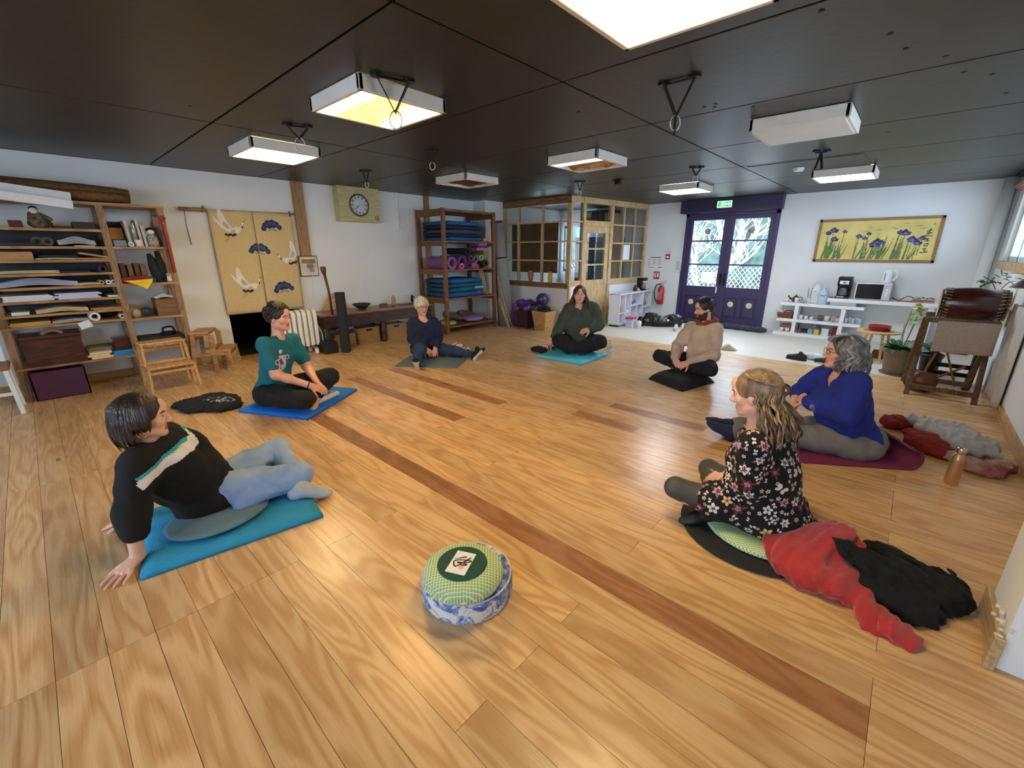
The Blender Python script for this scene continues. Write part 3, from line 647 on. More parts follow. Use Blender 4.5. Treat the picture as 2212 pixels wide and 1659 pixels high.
def strap(label, A, B, zj, ring, tail=0., rr=.03):
    """two ceiling anchors, webbing legs meeting at zj, a steel ring below"""
    A = V(*A, 2.4); B = V(*B, 2.4); m = (A + B) / 2; m[2] = zj
    t = thing('ceiling_strap', label, 'strap', (m[0], m[1], zj - .12), 0, 'straps hanging from the ceiling')
    for P in (A, B): MB().cyl((P[0], P[1], 2.399), (P[0], P[1], 2.385), .035, n=16).build('anchor_plate', blk, t)
    MB().bar(A - (0, 0, .012), B - (0, 0, .012), .02, .012).build('anchor_bar', blk, t)
    for P in (A, B): MB().bar(P - (0, 0, .01), m, .006, .03, up=(1, -1, 0)).build('webbing', web, t)
    if ring: MB().torus((m[0], m[1], zj - rr * 1.1), rr, .004, R=np.array([[.66, 0, .75], [.75, 0, -.66], [0, 1.35, 0]]), n=20, m=6).build('carabiner', steel, t, smooth=True)
    if tail: MB().bar(m, m - (0, 0, tail), .006, .03, up=(1, -1, 0)).build('strap_tail', web, t)
strap('long black strap with a steel ring in front of the amber light', (-2.45, 1.56), (-2.40, 1.74), 2.22, 1, 0, .035)
strap('thin black strap with a steel ring beside the bright yellow light', (-3.86, 1.62), (-3.80, 1.76), 2.30, 1, 0, .04)
strap('short black strap in front of the wall clock', (-5.29, 3.06), (-5.24, 3.12), 2.26, 1, 0, .022)
strap('short black strap between the clock and the brown lined light', (-3.76, 2.90), (-3.70, 2.95), 2.28, 1, 0, .026)
strap('long black strap with tail and ring, nearest the brightest light', (-1.32, 2.79), (-1.14, 2.79), 2.21, 1, .10, .03)
strap('black strap with a steel ring left of the exit sign', (-2.19, 5.57), (-2.11, 5.63), 2.30, 1, 0, .032)
strap('short black strap with ring before the office partition corner', (-3.81, 5.56), (-3.75, 5.61), 2.27, 1, 0, .026)
t = thing('ceiling_strap', 'black strap with two loose ends hanging near the smoke detector', 'strap', (-.92, 5.56, 2.22), 0, 'straps hanging from the ceiling')
MB().cyl((-.96, 5.54, 2.399), (-.96, 5.54, 2.385), .035, n=14).cyl((-.88, 5.59, 2.399), (-.88, 5.59, 2.385), .035, n=14).bb(-.97, -.87, 5.545, 5.58, 2.375, 2.388).build('anchor_plate', blk, t)
for d in (-.035, .035): MB().bar((-.92, 5.565, 2.375), (-.92 + d * .76, 5.565 + d * .6, 2.235), .006, .03, up=(1, -1, 0)).build('webbing', web, t)
one('junction_box', MB().bb(-3.35, -3.28, 5.80, 5.87, 2.34, 2.399).bb(-3.38, -3.25, 5.77, 5.90, 2.39, 2.399), blk, 'small black box fixed to the ceiling before the office', 'box', bevel=.004)
t = thing('smoke_detector', 'round white smoke detector on the dark ceiling hatch', 'smoke detector', (-1.27, 6.47, 2.36))
MB().lathe([(.03, 2.355), (.05, 2.36), (.055, 2.375)], (-1.27, 6.47, 0), 20).build('cap', frame_w, t, smooth=True)
MB().lathe([(.06, 2.375), (.06, 2.3945)], (-1.27, 6.47, 0), 20).build('base', frame_w, t)
# ---- exit sign and wall notices
t = thing('exit_sign', 'lit green and white exit sign hanging over the purple door', 'exit sign', (-2.88, 9.05, 2.22))
MB().bb(-3.01, -2.75, 9.05, 9.09, 2.225, 2.345).build('housing', frame_w, t, bevel=.004)
sg, sw_ = emit('sign_green', (30, 150, 70), 1.1), emit('sign_white', (236, 250, 236), 1.5)
man = [(-.055, .02), (-.04, .03), (-.028, .028), (-.016, .012), (-.02, .006), (-.03, .018), (-.034, .002), (-.02, -.014), (-.022, -.034), (-.03, -.034), (-.03, -.018), (-.044, -.008), (-.052, -.03), (-.066, -.036), (-.068, -.03), (-.056, -.022), (-.05, .006), (-.05, .016), (-.058, .010)]
sh = [([(-.125, -.055), (.125, -.055), (.125, .055), (-.125, .055)], 1), ([(-.115, -.047), (.115, -.047), (.115, .047), (-.115, .047)], 0), (man, 1), (circ(-.034, .037, .008), 1), ([(.0, -.045), (.012, -.045), (.012, .045), (.0, .045)], 1),
      ([(.03, -.01), (.07, -.01), (.07, -.028), (.105, 0), (.07, .028), (.07, .01), (.03, .01)], 1)]
print_grid('pictogram', sh, (.26, .12), .003, plane_place((-2.88, 9.049, 2.285), (1, 0, 0), (0, 0, 1), .001), [sg, sw_], t)
red = mat('signal_red', (190, 32, 40), .4, .06); pw = mat('print_white', (232, 234, 232), .6, .02); ink = mat('print_ink', (60, 62, 68), .7, .1); grey = mat('print_grey', (150, 154, 160), .7, .08)
def wallcard(name, label, cat, x0, x1, z0, z1, shapes, mats, base, y=YB, th=.006, bev=.002):
    o = one(name, MB().bb(x0, x1, y - th, y - .001, z0, z1), base, label, cat, bevel=bev)
    print_grid('print', shapes, (x1 - x0, z1 - z0), .004, plane_place(((x0 + x1) / 2, y - th - .001, (z0 + z1) / 2), (1, 0, 0), (0, 0, 1)), mats, o)
    return o
lines = [([(-.12, .10), (.12, .10), (.12, .115), (-.12, .115)], 0)]
for i in range(3):
    for j in range(5):
        a = -.16 + i * .115; z = .065 - j * .028; lines.append(([(a, z), (a + .075 - .01 * ((i + j) % 3), z), (a + .075 - .01 * ((i + j) % 3), z + .007), (a, z + .007)], 1))
    lines.append(([(-.165 + i * .115, -.06), (-.161 + i * .115, -.06), (-.161 + i * .115, .08), (-.165 + i * .115, .08)], 0))
lines += [([(-.16, -.105), (-.02, -.105), (-.02, -.093), (-.16, -.093)], 0), ([(.06, -.11), (.16, -.11), (.16, -.085), (.06, -.085)], 1)]
wallcard('evacuation_plan', 'white evacuation plan sheet with grey drawing on the wall above the extinguisher', 'poster', -4.42, -4.04, 1.07, 1.34, lines, [ink, grey], pw)
wallcard('extinguisher_sign', 'small red pictogram sign on the wall above the fire extinguisher', 'sign', -4.245, -4.11, .86, 1.02, [([(-.05, -.045), (-.012, -.045), (-.012, .06), (-.02, .065), (-.02, .05), (-.05, .04)], 0), ([(.012, -.04), (.05, -.04), (.05, .05), (.03, .062), (.012, .05)], 0), ([(-.03, -.02), (-.024, -.02), (-.024, .03), (-.03, .03)], 1)], [pw, red], red)
t = thing('alarm_box', 'white alarm call point with red pane on the wall', 'alarm', (-3.95, YB, 1.25))
MB().bb(-4.005, -3.89, YB - .04, YB - .001, 1.25, 1.50).build('case', frame_w, t, bevel=.006)
MB().bb(-3.995, -3.90, YB - .052, YB - .04, 1.28, 1.385).build('red_cover', red, t, bevel=.004)
MB().bb(-3.975, -3.92, YB - .055, YB - .052, 1.31, 1.345).build('press_pane', pw, t)
t = thing('switch_box', 'grey door release box with a curled white cable beside the purple frame', 'switch', (-3.70, YB, 1.09))
MB().bb(-3.755, -3.67, YB - .045, YB - .001, 1.09, 1.24).build('case', mat('switch_grey', (196, 200, 200), .5, .04), t, bevel=.006)
MB().tube(cat_rom([(-3.68, YB - .03, 1.24), (-3.672, YB - .025, 1.4), (-3.69, YB - .02, 1.6), (-3.675, YB - .02, 1.9), (-3.672, YB - .02, 2.12)], 4), .006, 6).build('cable', frame_w, t)
one('light_switch', MB().bb(-3.775, -3.69, YB - .02, YB - .001, 1.0, 1.075).bb(-3.76, -3.705, YB - .026, YB - .02, 1.01, 1.065), frame_w, 'square white light switch low beside the purple door frame', 'switch', bevel=.003)
# fire extinguisher
t = thing('fire_extinguisher', 'red fire extinguisher hanging on the back wall left of the purple door', 'fire extinguisher', (-4.0, 9.2, .33)); cx, cy = -4.0, 9.205
MB().lathe([(.02, .33), (.066, .335), (.072, .36), (.072, .62), (.06, .68), (.03, .715), (.026, .74)], (cx, cy, 0), 24).build('cylinder', mat('extinguisher_red', (176, 24, 34), .3, .08, coat=.5), t, smooth=True)
MB().bb(cx - .04, cx + .045, cy - .0735, cy - .066, .44, .60).build('label_sheet', mat('ext_label', (206, 150, 150), .5, .4, 50, col2=(176, 60, 66)), t)
MB().cyl((cx, cy, .74), (cx, cy, .775), .022, n=12).bar((cx - .01, cy, .775), (cx + .1, cy - .02, .80), .018, .012).bar((cx - .01, cy, .80), (cx + .1, cy - .02, .85), .016, .008).build('valve', steel, t)
MB().tube(cat_rom([(cx - .02, cy - .02, .77), (cx - .10, cy - .03, .74), (cx - .135, cy - .03, .62), (cx - .11, cy - .03, .46), (cx - .07, cy - .03, .38)], 5), .011, 8).build('hose', blk, t, smooth=True)
MB().bb(cx - .03, cx + .03, cy + .06, YB - .001, .50, .56).build('bracket', steel, t)
# ================================================================ left wall: bookcase
bk = wood('bookcase_board', (178, 138, 94), (140, 104, 68), .55, 'Y'); bkp = wood('bookcase_post', (158, 124, 92), (120, 92, 66), .6, 'Z')
FX, BX = -6.38, -6.79
bc = thing('bookcase', 'tall open plank bookcase crammed with paper against the left wall', 'bookcase', (-6.58, .42, 0))
POST = (-.27, .645, 1.15)
for y in POST:
    for x in (FX - .02, BX + .02): MB().bb(x - .02, x + .02, y - .03, y + .03, 0, 1.93).build('post', bkp, bc, bevel=.003)
LZ = (1.665, 1.495, 1.365, 1.235, 1.105, .975, .845, .735, .325); RZ = (1.495, 1.105, .725, .435)
def shelf(y0, y1, z): return MB().bb(FX + .006, BX, y0, y1, z - .026, z).build('shelf', bk, bc, bevel=.003)
for z in LZ: shelf(-.30, .63, z)
for z in RZ: shelf(.66, 1.17, z)
MB().bb(FX + .02, BX, -.32, 1.19, 1.90, 1.93).build('top_board', bk, bc, bevel=.003)
for y in POST: MB().bb(BX + .04, FX - .04, y - .02, y + .02, 1.84, 1.90).build('rail', bkp, bc, bevel=.003)
MB().bb(BX - .008, BX, -.30, .62, .735, 1.66).build('back_panel', mat('shelf_back_dark', (66, 66, 68), .85, .15), bc)
paper_w = mat('paper_white', (226, 226, 224), .8, .03, 30); paper_c = mat('paper_cream', (226, 208, 166), .8, .06, 30); paper_b = mat('paper_kraft', (176, 134, 88), .8, .1, 20); paper_l = mat('paper_lilac', (200, 204, 232), .8, .05); paper_y = mat('paper_ochre', (200, 164, 92), .8, .08); paper_d = mat('paper_dark', (40, 38, 44), .8, .2); mahog = wood('mahogany', (84, 36, 26), (52, 20, 16), .35, 'Y', coat=.3)
def stack(label, y0, y1, z, h, m, n=4, dx=.34, cat='paper', name='paper_stack', jit=.02, x0=FX - .01):
    mb = MB(); r = random.Random(int(y0 * 997 + z * 1331 + 50))
    for i in range(n):
        a = h * i / n; mb.box((x0 - dx / 2 + r.uniform(-jit, 0), (y0 + y1) / 2 + r.uniform(-jit, jit), z + a + h / n * .46), (dx, (y1 - y0) * r.uniform(.9, 1), h / n * .9), rotz(r.uniform(-.05, .05)))
    return one(name, mb, m, label, cat, 'paper piles in the bookcase' if cat == 'paper' else None)
def curl(label, y0, y1, z, rise, m, x0=FX, dx=.3, th=.004, name='paper_sheaf', n=5):
    """sheaf of large sheets sagging in waves"""
    mb = MB()
    for s in range(n):
        v = []; f = []; k = 14
        for i in range(k + 1):
            u = i / k; y = y0 + (y1 - y0) * u; zz = z + .003 + s * (th + .002) + rise * math.sin(math.pi * u) ** 2 * (.6 + .1 * s)
            for xx in (x0, x0 - dx): v += [(xx - .01 * s, y, zz), (xx - .01 * s, y, zz + th)]
        for i in range(k):
            a = i * 4; b = a + 4; f += [(a, b, b + 1, a + 1), (a + 1, b + 1, b + 3, a + 3), (a + 2, a + 3, b + 3, b + 2), (a, a + 2, b + 2, b)]
        f += [(0, 1, 3, 2), (k * 4, k * 4 + 2, k * 4 + 3, k * 4 + 1)]; mb.add(v, f)
    return one(name, mb, m, label, 'paper', 'paper piles in the bookcase')
def roll(name, label, cat, c, L, r, m, axis=(1, 0, 0), group=None, inner=.55):
    a = nrm(axis); mb = MB(); c = V(*c); n = 18; p, q, d = basis(a); v = []; f = []
    for e in (0, L):
        for rr in (r, r * inner):
            for j in range(n): t = 2 * math.pi * j / n; v.append(c + d * (e - L / 2) + rr * (p * math.cos(t) + q * math.sin(t)))
    for j in range(n):
        k = (j + 1) % n; f += [(j, k, 2 * n + k, 2 * n + j), (n + j, 3 * n + j, 3 * n + k, n + k), (j, n + j, n + k, k), (2 * n + j, 2 * n + k, 3 * n + k, 3 * n + j)]
    return one(name, mb.add(v, f), m, label, cat, group, smooth=False)
# on top
mb = MB(); mb.tube(cat_rom([(-6.52, -.5, 2.05), (-6.52, .1, 2.04), (-6.52, .55, 2.03), (-6.52, .93, 2.015)], 3), [.085, .085, .084, .083, .083, .082, .082, .08, .08, .07], 14)
mb.tube(cat_rom([(-6.44, -.5, 2.02), (-6.44, .2, 2.0), (-6.45, .9, 1.99)], 3), [.05] * 7, 10)
one('rolled_hanging', mb, mat('brown_brocade', (104, 72, 40), .7, .3, 30, .4, 60), 'long brown rolled fabric hanging lying on top of the bookcase', 'fabric roll', smooth=True)
one('paper_tube', MB().bar((-6.36, -.5, 2.03), (-6.33, .45, 1.925), .16, .012, up=(1, 0, .3)).bar((-6.31, -.5, 2.0), (-6.29, .45, 1.885), .012, .075), paper_w, 'long folded white sheet sticking out over the bookcase top edge', 'paper')
# shelf 1.665
stack('small dark red box on the top bookcase shelf at the picture edge', -.02, .07, 1.665, .07, mat('box_maroon', (70, 20, 26), .5), 1, .2, 'box', 'box', 0)
t = thing('figurine', 'seated figurine with white face in dark clothes on the top bookcase shelf', 'figurine', (-6.48, .19, 1.665))
s = SDF(.02); s.ell((-6.48, .19, 1.71), (.07, .09, .05)).cap((-6.48, .18, 1.72), (-6.48, .17, 1.79), .045, .035).cap((-6.46, .2, 1.79), (-6.43, .27, 1.75), .025, .018).cap((-6.46, .14, 1.79), (-6.42, .12, 1.72), .022, .015)
sdf_obj('robe', s, .008, mat('robe_dark', (40, 28, 34), .8, .5, 30, col2=(120, 106, 84)), t)
MB().sph((-6.46, .17, 1.825), .032, 14, 10).build('head', mat('figurine_face', (216, 206, 180), .6), t, smooth=True)
MB().sph((-6.475, .17, 1.84), (.034, .034, .03), 14, 8).build('hair', blk, t, smooth=True)
stack('flat dark book lying on the top bookcase shelf beside the figurine', .27, .40, 1.665, .025, paper_d, 1, .2, 'book', 'book', 0)
stack('black oblong case on the top bookcase shelf', .41, .58, 1.665, .075, mat('case_black', (24, 23, 25), .5), 1, .22, 'case', 'case', 0)
# shelf 1.495
stack('dark folders leaning on the second bookcase shelf', -.27, .12, 1.495, .035, paper_d, 3)
for i, yy in enumerate((.13, .20)): roll('tape_roll', ('loose coil of black tape on the second bookcase shelf', 'larger coil of grey tape on the second bookcase shelf')[i], 'tape', (-6.44, yy, 1.495 + .045), .05 + .02 * i, .044, mat('tape_grey', (62, 60, 58), .5), inner=.45)
curl('plastic wrapped white paper stack bulging on the second bookcase shelf', .27, .55, 1.505, .03, mat('plastic_wrap', (196, 196, 206), .25, .1, 14, .4, 30), dx=.32, n=8)
stack('thin cream sheet on the second bookcase shelf edge', .38, .53, 1.495, .008, paper_c, 1, .1, x0=FX + .004)
# shelf 1.365
stack('brown cardboard box on the third bookcase shelf', -.25, .08, 1.365, .085, paper_b, 1, .25, 'box', 'box', 0)
stack('dark folders and thin sheets on the third bookcase shelf', .10, .40, 1.365, .045, paper_d, 5)
curl('cream sheets fanned along the third bookcase shelf', .08, .36, 1.366, .006, paper_c, n=2, x0=FX + .003)
one('cardboard_folder', MB().bar((-6.5, .40, 1.43), (-6.5, .62, 1.385), .26, .018).bar((-6.5, .36, 1.375), (-6.5, .62, 1.372), .28, .012), paper_b, 'brown cardboard folder slanting down to the middle post', 'folder')
# shelf 1.235
curl('cream board and grey sheets on the fourth bookcase shelf', -.27, .22, 1.237, .004, paper_c, n=4, x0=FX + .002)
stack('dark sketch pads on the fourth bookcase shelf', .2, .44, 1.235, .02, paper_d, 3)
roll('black_roll', 'black paper roll on the fourth bookcase shelf', 'paper roll', (-6.47, .54, 1.235 + .036), .25, .036, paper_d)
# shelf 1.105
curl('white and lilac drawing paper sheaf curving up on the fifth bookcase shelf', -.26, .33, 1.107, .035, paper_l, n=7, x0=FX + .002)
curl('cream paper sheets on the fifth bookcase shelf', .30, .52, 1.106, .008, paper_c, n=3)
for i, (yy, m) in enumerate(((.51, paper_b), (.565, paper_w), (.605, paper_l))): roll('paper_roll', ('brown', 'white', 'bluish')[i] + ' paper roll end-on by the middle bookcase post', 'paper roll', (-6.5, yy, 1.105 + .024), .22, .023, m, group='paper rolls in the bookcase', inner=.5)
# shelf .975
stack('white paper ream on the sixth bookcase shelf nearest the picture edge', -.24, .12, .975, .055, paper_w, 6)
stack('lilac paper ream on the sixth bookcase shelf', .13, .47, .975, .06, paper_l, 5)
stack('pale green pad on the sixth bookcase shelf by the post', .53, .62, .975, .018, mat('paper_mint', (176, 216, 208), .8), 1)
# shelf .845
stack('small white pad on the seventh bookcase shelf', -.19, -.06, .845, .03, mat('paper_green_white', (222, 232, 214), .8), 2, .2)
curl('cream folded sheets rising in a curve on the seventh bookcase shelf', -.03, .35, .848, .02, paper_c, n=5, x0=FX + .002)
stack('brown folder on the seventh bookcase shelf by the post', .36, .62, .845, .02, paper_b, 2)
# shelf .735
stack('ochre paper pile on the eighth bookcase shelf', -.24, .06, .735, .035, paper_y, 5)
curl('newsprint sheaf on the eighth bookcase shelf', .06, .40, .737, .012, mat('newsprint', (196, 188, 172), .85, .1, 30), n=4, x0=FX + .004)
roll('white_roll', 'large white paper roll end-on on the eighth bookcase shelf', 'paper roll', (-6.47, .38, .735 + .045), .22, .044, paper_w, inner=.62)
o = one('note_card', MB().box((FX + .012, .29, .705), (.004, .10, .075), np.array(Matrix.Rotation(.3, 3, 'X'))), paper_w, 'white card hanging over the eighth bookcase shelf edge', 'card')
roll('pale_roll', 'crumpled pale roll on the eighth bookcase shelf at the middle post', 'paper roll', (-6.45, .60, .735 + .025), .12, .024, paper_l)
# shelf .325
t = thing('wooden_chest', 'mahogany chest with rounded handle on the lowest bookcase shelf', 'chest', (-6.55, .02, .325))
MB().bb(-6.72, -6.37, -.20, .23, .325, .60).build('body', mahog, t, bevel=.005)
MB().bb(-6.73, -6.36, -.21, .24, .60, .635).build('lid', mahog, t, bevel=.006)
MB().tube(cat_rom([(-6.45, -.05, .635), (-6.45, .0, .665), (-6.45, .06, .665), (-6.45, .11, .635)], 4), .018, 8).build('handle', mat('handle_pale', (150, 116, 100), .5), t, smooth=True)
stack('cream book pile beside the mahogany chest', .25, .44, .325, .075, paper_c, 3, .26, 'book', 'book_pile')
stack('blue folder pile on the lowest bookcase shelf', .44, .62, .325, .06, mat('folder_blue', (52, 136, 196), .5), 3, .3, 'folder', 'folder_pile')
t = thing('small_chest', 'little dark red drawer box on the blue folders', 'box', (-6.52, .55, .39))
MB().bb(-6.60, -6.44, .48, .61, .387, .50).build('body', mahog, t, bevel=.004); MB().bb(-6.61, -6.43, .47, .62, .50, .515).build('lid', mahog, t, bevel=.003)
stack('grey cardboard sheets behind the cream books', .26, .46, .40, .03, mat('card_grey', (140, 132, 122), .8), 3, .25, x0=-6.5)
# purple crate on the floor
t = thing('purple_crate', 'open purple storage box on the floor under the bookcase', 'box', (-6.42, .0, 0)); pc = mat('purple_fabric_box', (76, 34, 66), .7, .1)
mb = MB()
for a, b, c, d in ((-6.58, -6.26, -.22, -.205), (-6.58, -6.26, .17, .185), (-6.58, -6.565, -.22, .185), (-6.275, -6.26, -.22, .185)): mb.bb(a, b, c, d, 0, .29)
mb.bb(-6.58, -6.26, -.22, .185, 0, .01); mb.build('box_shell', pc, t, bevel=.003)
MB().bb(-6.55, -6.29, -.19, .15, .2, .215).build('contents', paper_d, t); MB().bb(-6.5, -6.35, .0, .1, .216, .25).build('blue_folder', mat('folder_violet', (90, 84, 170), .6), t)
# right bay
def bx(name, label, cat, y0, y1, z, h, m, x0=FX - .03, dx=.2, bev=.003): return one(name, MB().bb(x0 - dx, x0, y0, y1, z, z + h), m, label, cat, bevel=bev)
bx('wooden_block', 'tan cork block on the upper right bookcase shelf', 'block', .69, .80, 1.57, .12, mat('cork', (168, 112, 56), .85, .12, 60), x0=-6.5)
bx('storage_tin', 'dark box behind the cork block in the bookcase', 'box', .67, .84, 1.497, .26, paper_d, x0=-6.62, dx=.15)
bx('plastic_tub', 'small translucent blue grey tub on the right bookcase shelf', 'tub', .69, .80, 1.496, .065, mat('tub_grey', (124, 138, 150), .3), x0=-6.42, dx=.12)
for i, (yy, hh) in enumerate(((.835, .27), (.93, .28), (.965, .22))): one('binder', MB().bar((-6.52, yy, 1.496), (-6.52, yy - .012, 1.496 + hh), .022, .24, up=(1, 0, 0)), mat('binder_grey', (178, 176, 172), .6), ('leftmost', 'middle', 'shortest')[i] + ' grey binder standing in the right bookcase bay', 'binder', 'grey binders')
one('glass_jar', MB().lathe([(.022, 0), (.022, .2), (.014, .23), (.014, .25)], (-6.42, .885, 1.4965), 14), mat('jar_grey', (150, 152, 150), .2, .2, metal=.4), 'slim shiny cylinder between the grey binders', 'jar', smooth=True)
roll('thread_roll', 'small white roll lying in front of the binders', 'roll', (-6.41, .83, 1.496 + .024), .07, .023, paper_w)
one('cup', MB().lathe([(.03, 0), (.036, .07), (.033, .07), (.028, .006)], (-6.41, .90, 1.4965), 16), mat('ceramic_white', (216, 216, 208), .3, .03), 'white cup on the right bookcase shelf by the doll', 'cup', smooth=True)
t = thing('doll', 'small doll with black hair and patterned robe in the right bookcase bay', 'doll', (-6.43, 1.03, 1.4965))
MB().lathe([(.05, 0), (.06, .04), (.05, .10), (.025, .13)], (-6.43, 1.03, 1.4965), 16).build('robe', mat('robe_pattern', (60, 56, 54), .8, .9, 70, col2=(190, 184, 172)), t, smooth=True)
MB().sph((-6.425, 1.03, 1.655), .034, 14, 10).build('head', mat('doll_face', (226, 218, 196), .5), t, smooth=True)
MB().sph((-6.435, 1.03, 1.675), (.037, .045, .026), 14, 8).build('hair', blk, t, smooth=True)
t = thing('picture_frame', 'small picture frame leaning at the bookcase right post', 'picture frame', (-6.55, 1.1, 1.4965))
MB().bar((-6.5, 1.12, 1.4965), (-6.5, 1.10, 1.71), .015, .2, up=(1, 0, 0)).build('frame', mat('frame_taupe', (96, 84, 82), .6), t)
# 1.105 right
for i, yy in enumerate((.70, .76, .82, .875)): one('old_book', MB().bb(-6.66, -6.5, yy, yy + .045, 1.106, 1.106 + .21 - .015 * (i % 2)), mat('book_brown%d' % (i % 2), ((92, 64, 38), (120, 96, 66))[i % 2], .7, .2), ('first', 'second', 'third', 'fourth')[i] + ' brown old book from the left in the right bookcase bay', 'book', 'old brown books', bevel=.004)
one('red_scarf', MB().bb(-6.5, -6.37, .68, .90, 1.106, 1.115).box((-6.44, .79, 1.155), (.14, .22, .05), np.array(Matrix.Rotation(.08, 3, 'X'))), mat('cloth_darkred', (128, 22, 26), .8), 'folded dark red cloth on the right bookcase shelf', 'cloth', bevel=.01)
v = [(-6.365, .69, 1.135), (-6.365, .94, 1.15), (-6.35, .93, 1.12), (-6.345, .87, 1.04), (-6.35, .80, 1.085), (-6.355, .74, 1.115)]
one('yellow_cloth', MB().add(v + [(x - .004, y, z) for x, y, z in v], [(0, 1, 2, 3, 4, 5), (11, 10, 9, 8, 7, 6)] + [(i, (i + 1) % 6, 6 + (i + 1) % 6, 6 + i) for i in range(6)]), mat('cloth_yellow', (228, 194, 30), .7, .1, 20), 'bright yellow cloth corner hanging over the right bookcase shelf', 'cloth')
stack('teal folded cloth pile beside the yellow cloth', .88, .98, 1.106, .06, mat('cloth_teal', (44, 92, 104), .8), 3, .2, 'cloth', 'folded_cloth')
one('black_umbrella', MB().tube(cat_rom([(-6.45, 1.02, 1.106), (-6.45, 1.0, 1.25), (-6.46, .97, 1.42)], 3), [.05, .055, .06, .06, .05, .035, .02], 10).tube([(-6.42, 1.06, 1.11), (-6.42, 1.05, 1.3), (-6.43, 1.04, 1.45)], [.035, .045, .02], 9), mat('black_cloth', (20, 19, 21), .8, .3, 30, .5, 40), 'bundle of black fabric standing in the right bookcase bay', 'fabric', smooth=True)
o = bx('printed_box', 'small white box with red lettering by the right bookcase post', 'box', 1.05, 1.125, 1.106, .10, mat('box_white_red', (216, 206, 204), .6, .5, 34, col2=(170, 60, 70)), x0=-6.39, dx=.07)
# red strap on the post, .725 right
t = thing('red_scroll_case', 'long red fabric sheath hanging from the bookcase right post', 'case', (-6.34, 1.15, 1.2)); rs = mat('red_brocade', (168, 22, 28), .6, .1)
MB().bar((-6.335, 1.14, 1.76), (-6.335, 1.15, 1.21), .02, .055, up=(1, 0, 0)).build('sheath', rs, t, bevel=.006)
MB().torus((-6.335, 1.15, 1.80), .02, .008, R=np.array([[0, 0, 1], [1, 0, 0], [0, 1, 0]]), n=14, m=6).sph((-6.335, 1.135, 1.80), (.012, .02, .03), 10, 6).build('knot', rs, t, smooth=True)
MB().bar((-6.322, 1.14, 1.755), (-6.322, 1.14, 1.735), .006, .056, up=(1, 0, 0)).build('gold_band', mat('gold_thread', (206, 160, 90), .5), t)
bx('wooden_crate', 'brown wooden box on the third right bookcase shelf', 'box', .92, 1.11, .726, .19, wood('crate_brown', (128, 92, 60), rough=.7), dx=.25)
curl('crumpled white papers lying on the brown wooden box', .93, 1.10, .92, .03, paper_w, x0=-6.42, dx=.18, n=4)
s = SDF(.02); r = random.Random(3)
for i in range(7): s.ell((-6.45 + r.uniform(-.04, .04), .80 + r.uniform(-.04, .06), .76 + r.uniform(0, .05)), (.035, .04, .03))
t = thing('cloth_bundle', 'small dark teal cloth bundle beside the brown wooden box', 'cloth', (-6.45, .82, .727)); sdf_obj('bundle', s, .01, mat('cloth_slate', (52, 62, 70), .8, .4, 40), t)
one('twine_ball', MB().sph((-6.43, .73, .725 + .05), (.045, .045, .05), 16, 10), mat('twine', (176, 152, 116), .9, .2, 60, .6, 90), 'ball of beige twine by the middle bookcase post', 'twine', smooth=True)
bx('dark_case', 'dark flat instrument case on the lowest right bookcase shelf', 'case', .70, 1.12, .437, .05, paper_d, dx=.3)
t = thing('hand_iron', 'black hand iron on the dark flat case', 'iron', (-6.45, .98, .488)); MB().prism([(0, 0), (.10, .03), (.16, 0), (.10, -.03)], .05, R=rotz(1.7), t=(-6.45, .90, .4875)).build('sole', blk, t, bevel=.006)
MB().tube(cat_rom([(-6.45, .93, .54), (-6.45, .94, .58), (-6.45, 1.02, .585), (-6.45, 1.04, .54)], 4), .012, 8).build('handle', blk, t, smooth=True)
# ---- white chair at the left edge
t = thing('white_chair', 'white painted chair with wooden seat at the left picture edge', 'chair', (-6.05, -.42, 0)); wp = mat('white_paint', (226, 228, 228), .5, .03)
MB().bb(-6.26, -5.86, -.72, -.30, .42, .45).build('seat', wood('seat_brown', (150, 108, 70), rough=.5), t, bevel=.01)
for (x, y, dx, dy) in ((-5.89, -.33, .0, .02), (-5.89, -.69, 0, 0), (-6.22, -.33, -.02, .02), (-6.22, -.69, -.02, 0)): MB().bar((x + dx, y + dy, 0), (x, y, .42), .035, .035, up=(1, 0, 0)).build('leg', wp, t, bevel=.004)
for (a, b) in (((-5.89, -.33), (-6.22, -.33)), ((-5.89, -.69), (-6.22, -.69)), ((-5.89, -.33), (-5.89, -.69))): MB().bar((*a, .20), (*b, .20), .02, .03).build('stretcher', wp, t, bevel=.003)
for y in (-.34, -.68): MB().bar((-6.22, y, .45), (-6.27, y, .86), .035, .03, up=(1, 0, 0)).build('back_post', wp, t, bevel=.004)
MB().bar((-6.265, -.36, .80), (-6.265, -.66, .80), .02, .09).build('back_rail', wp, t, bevel=.004)
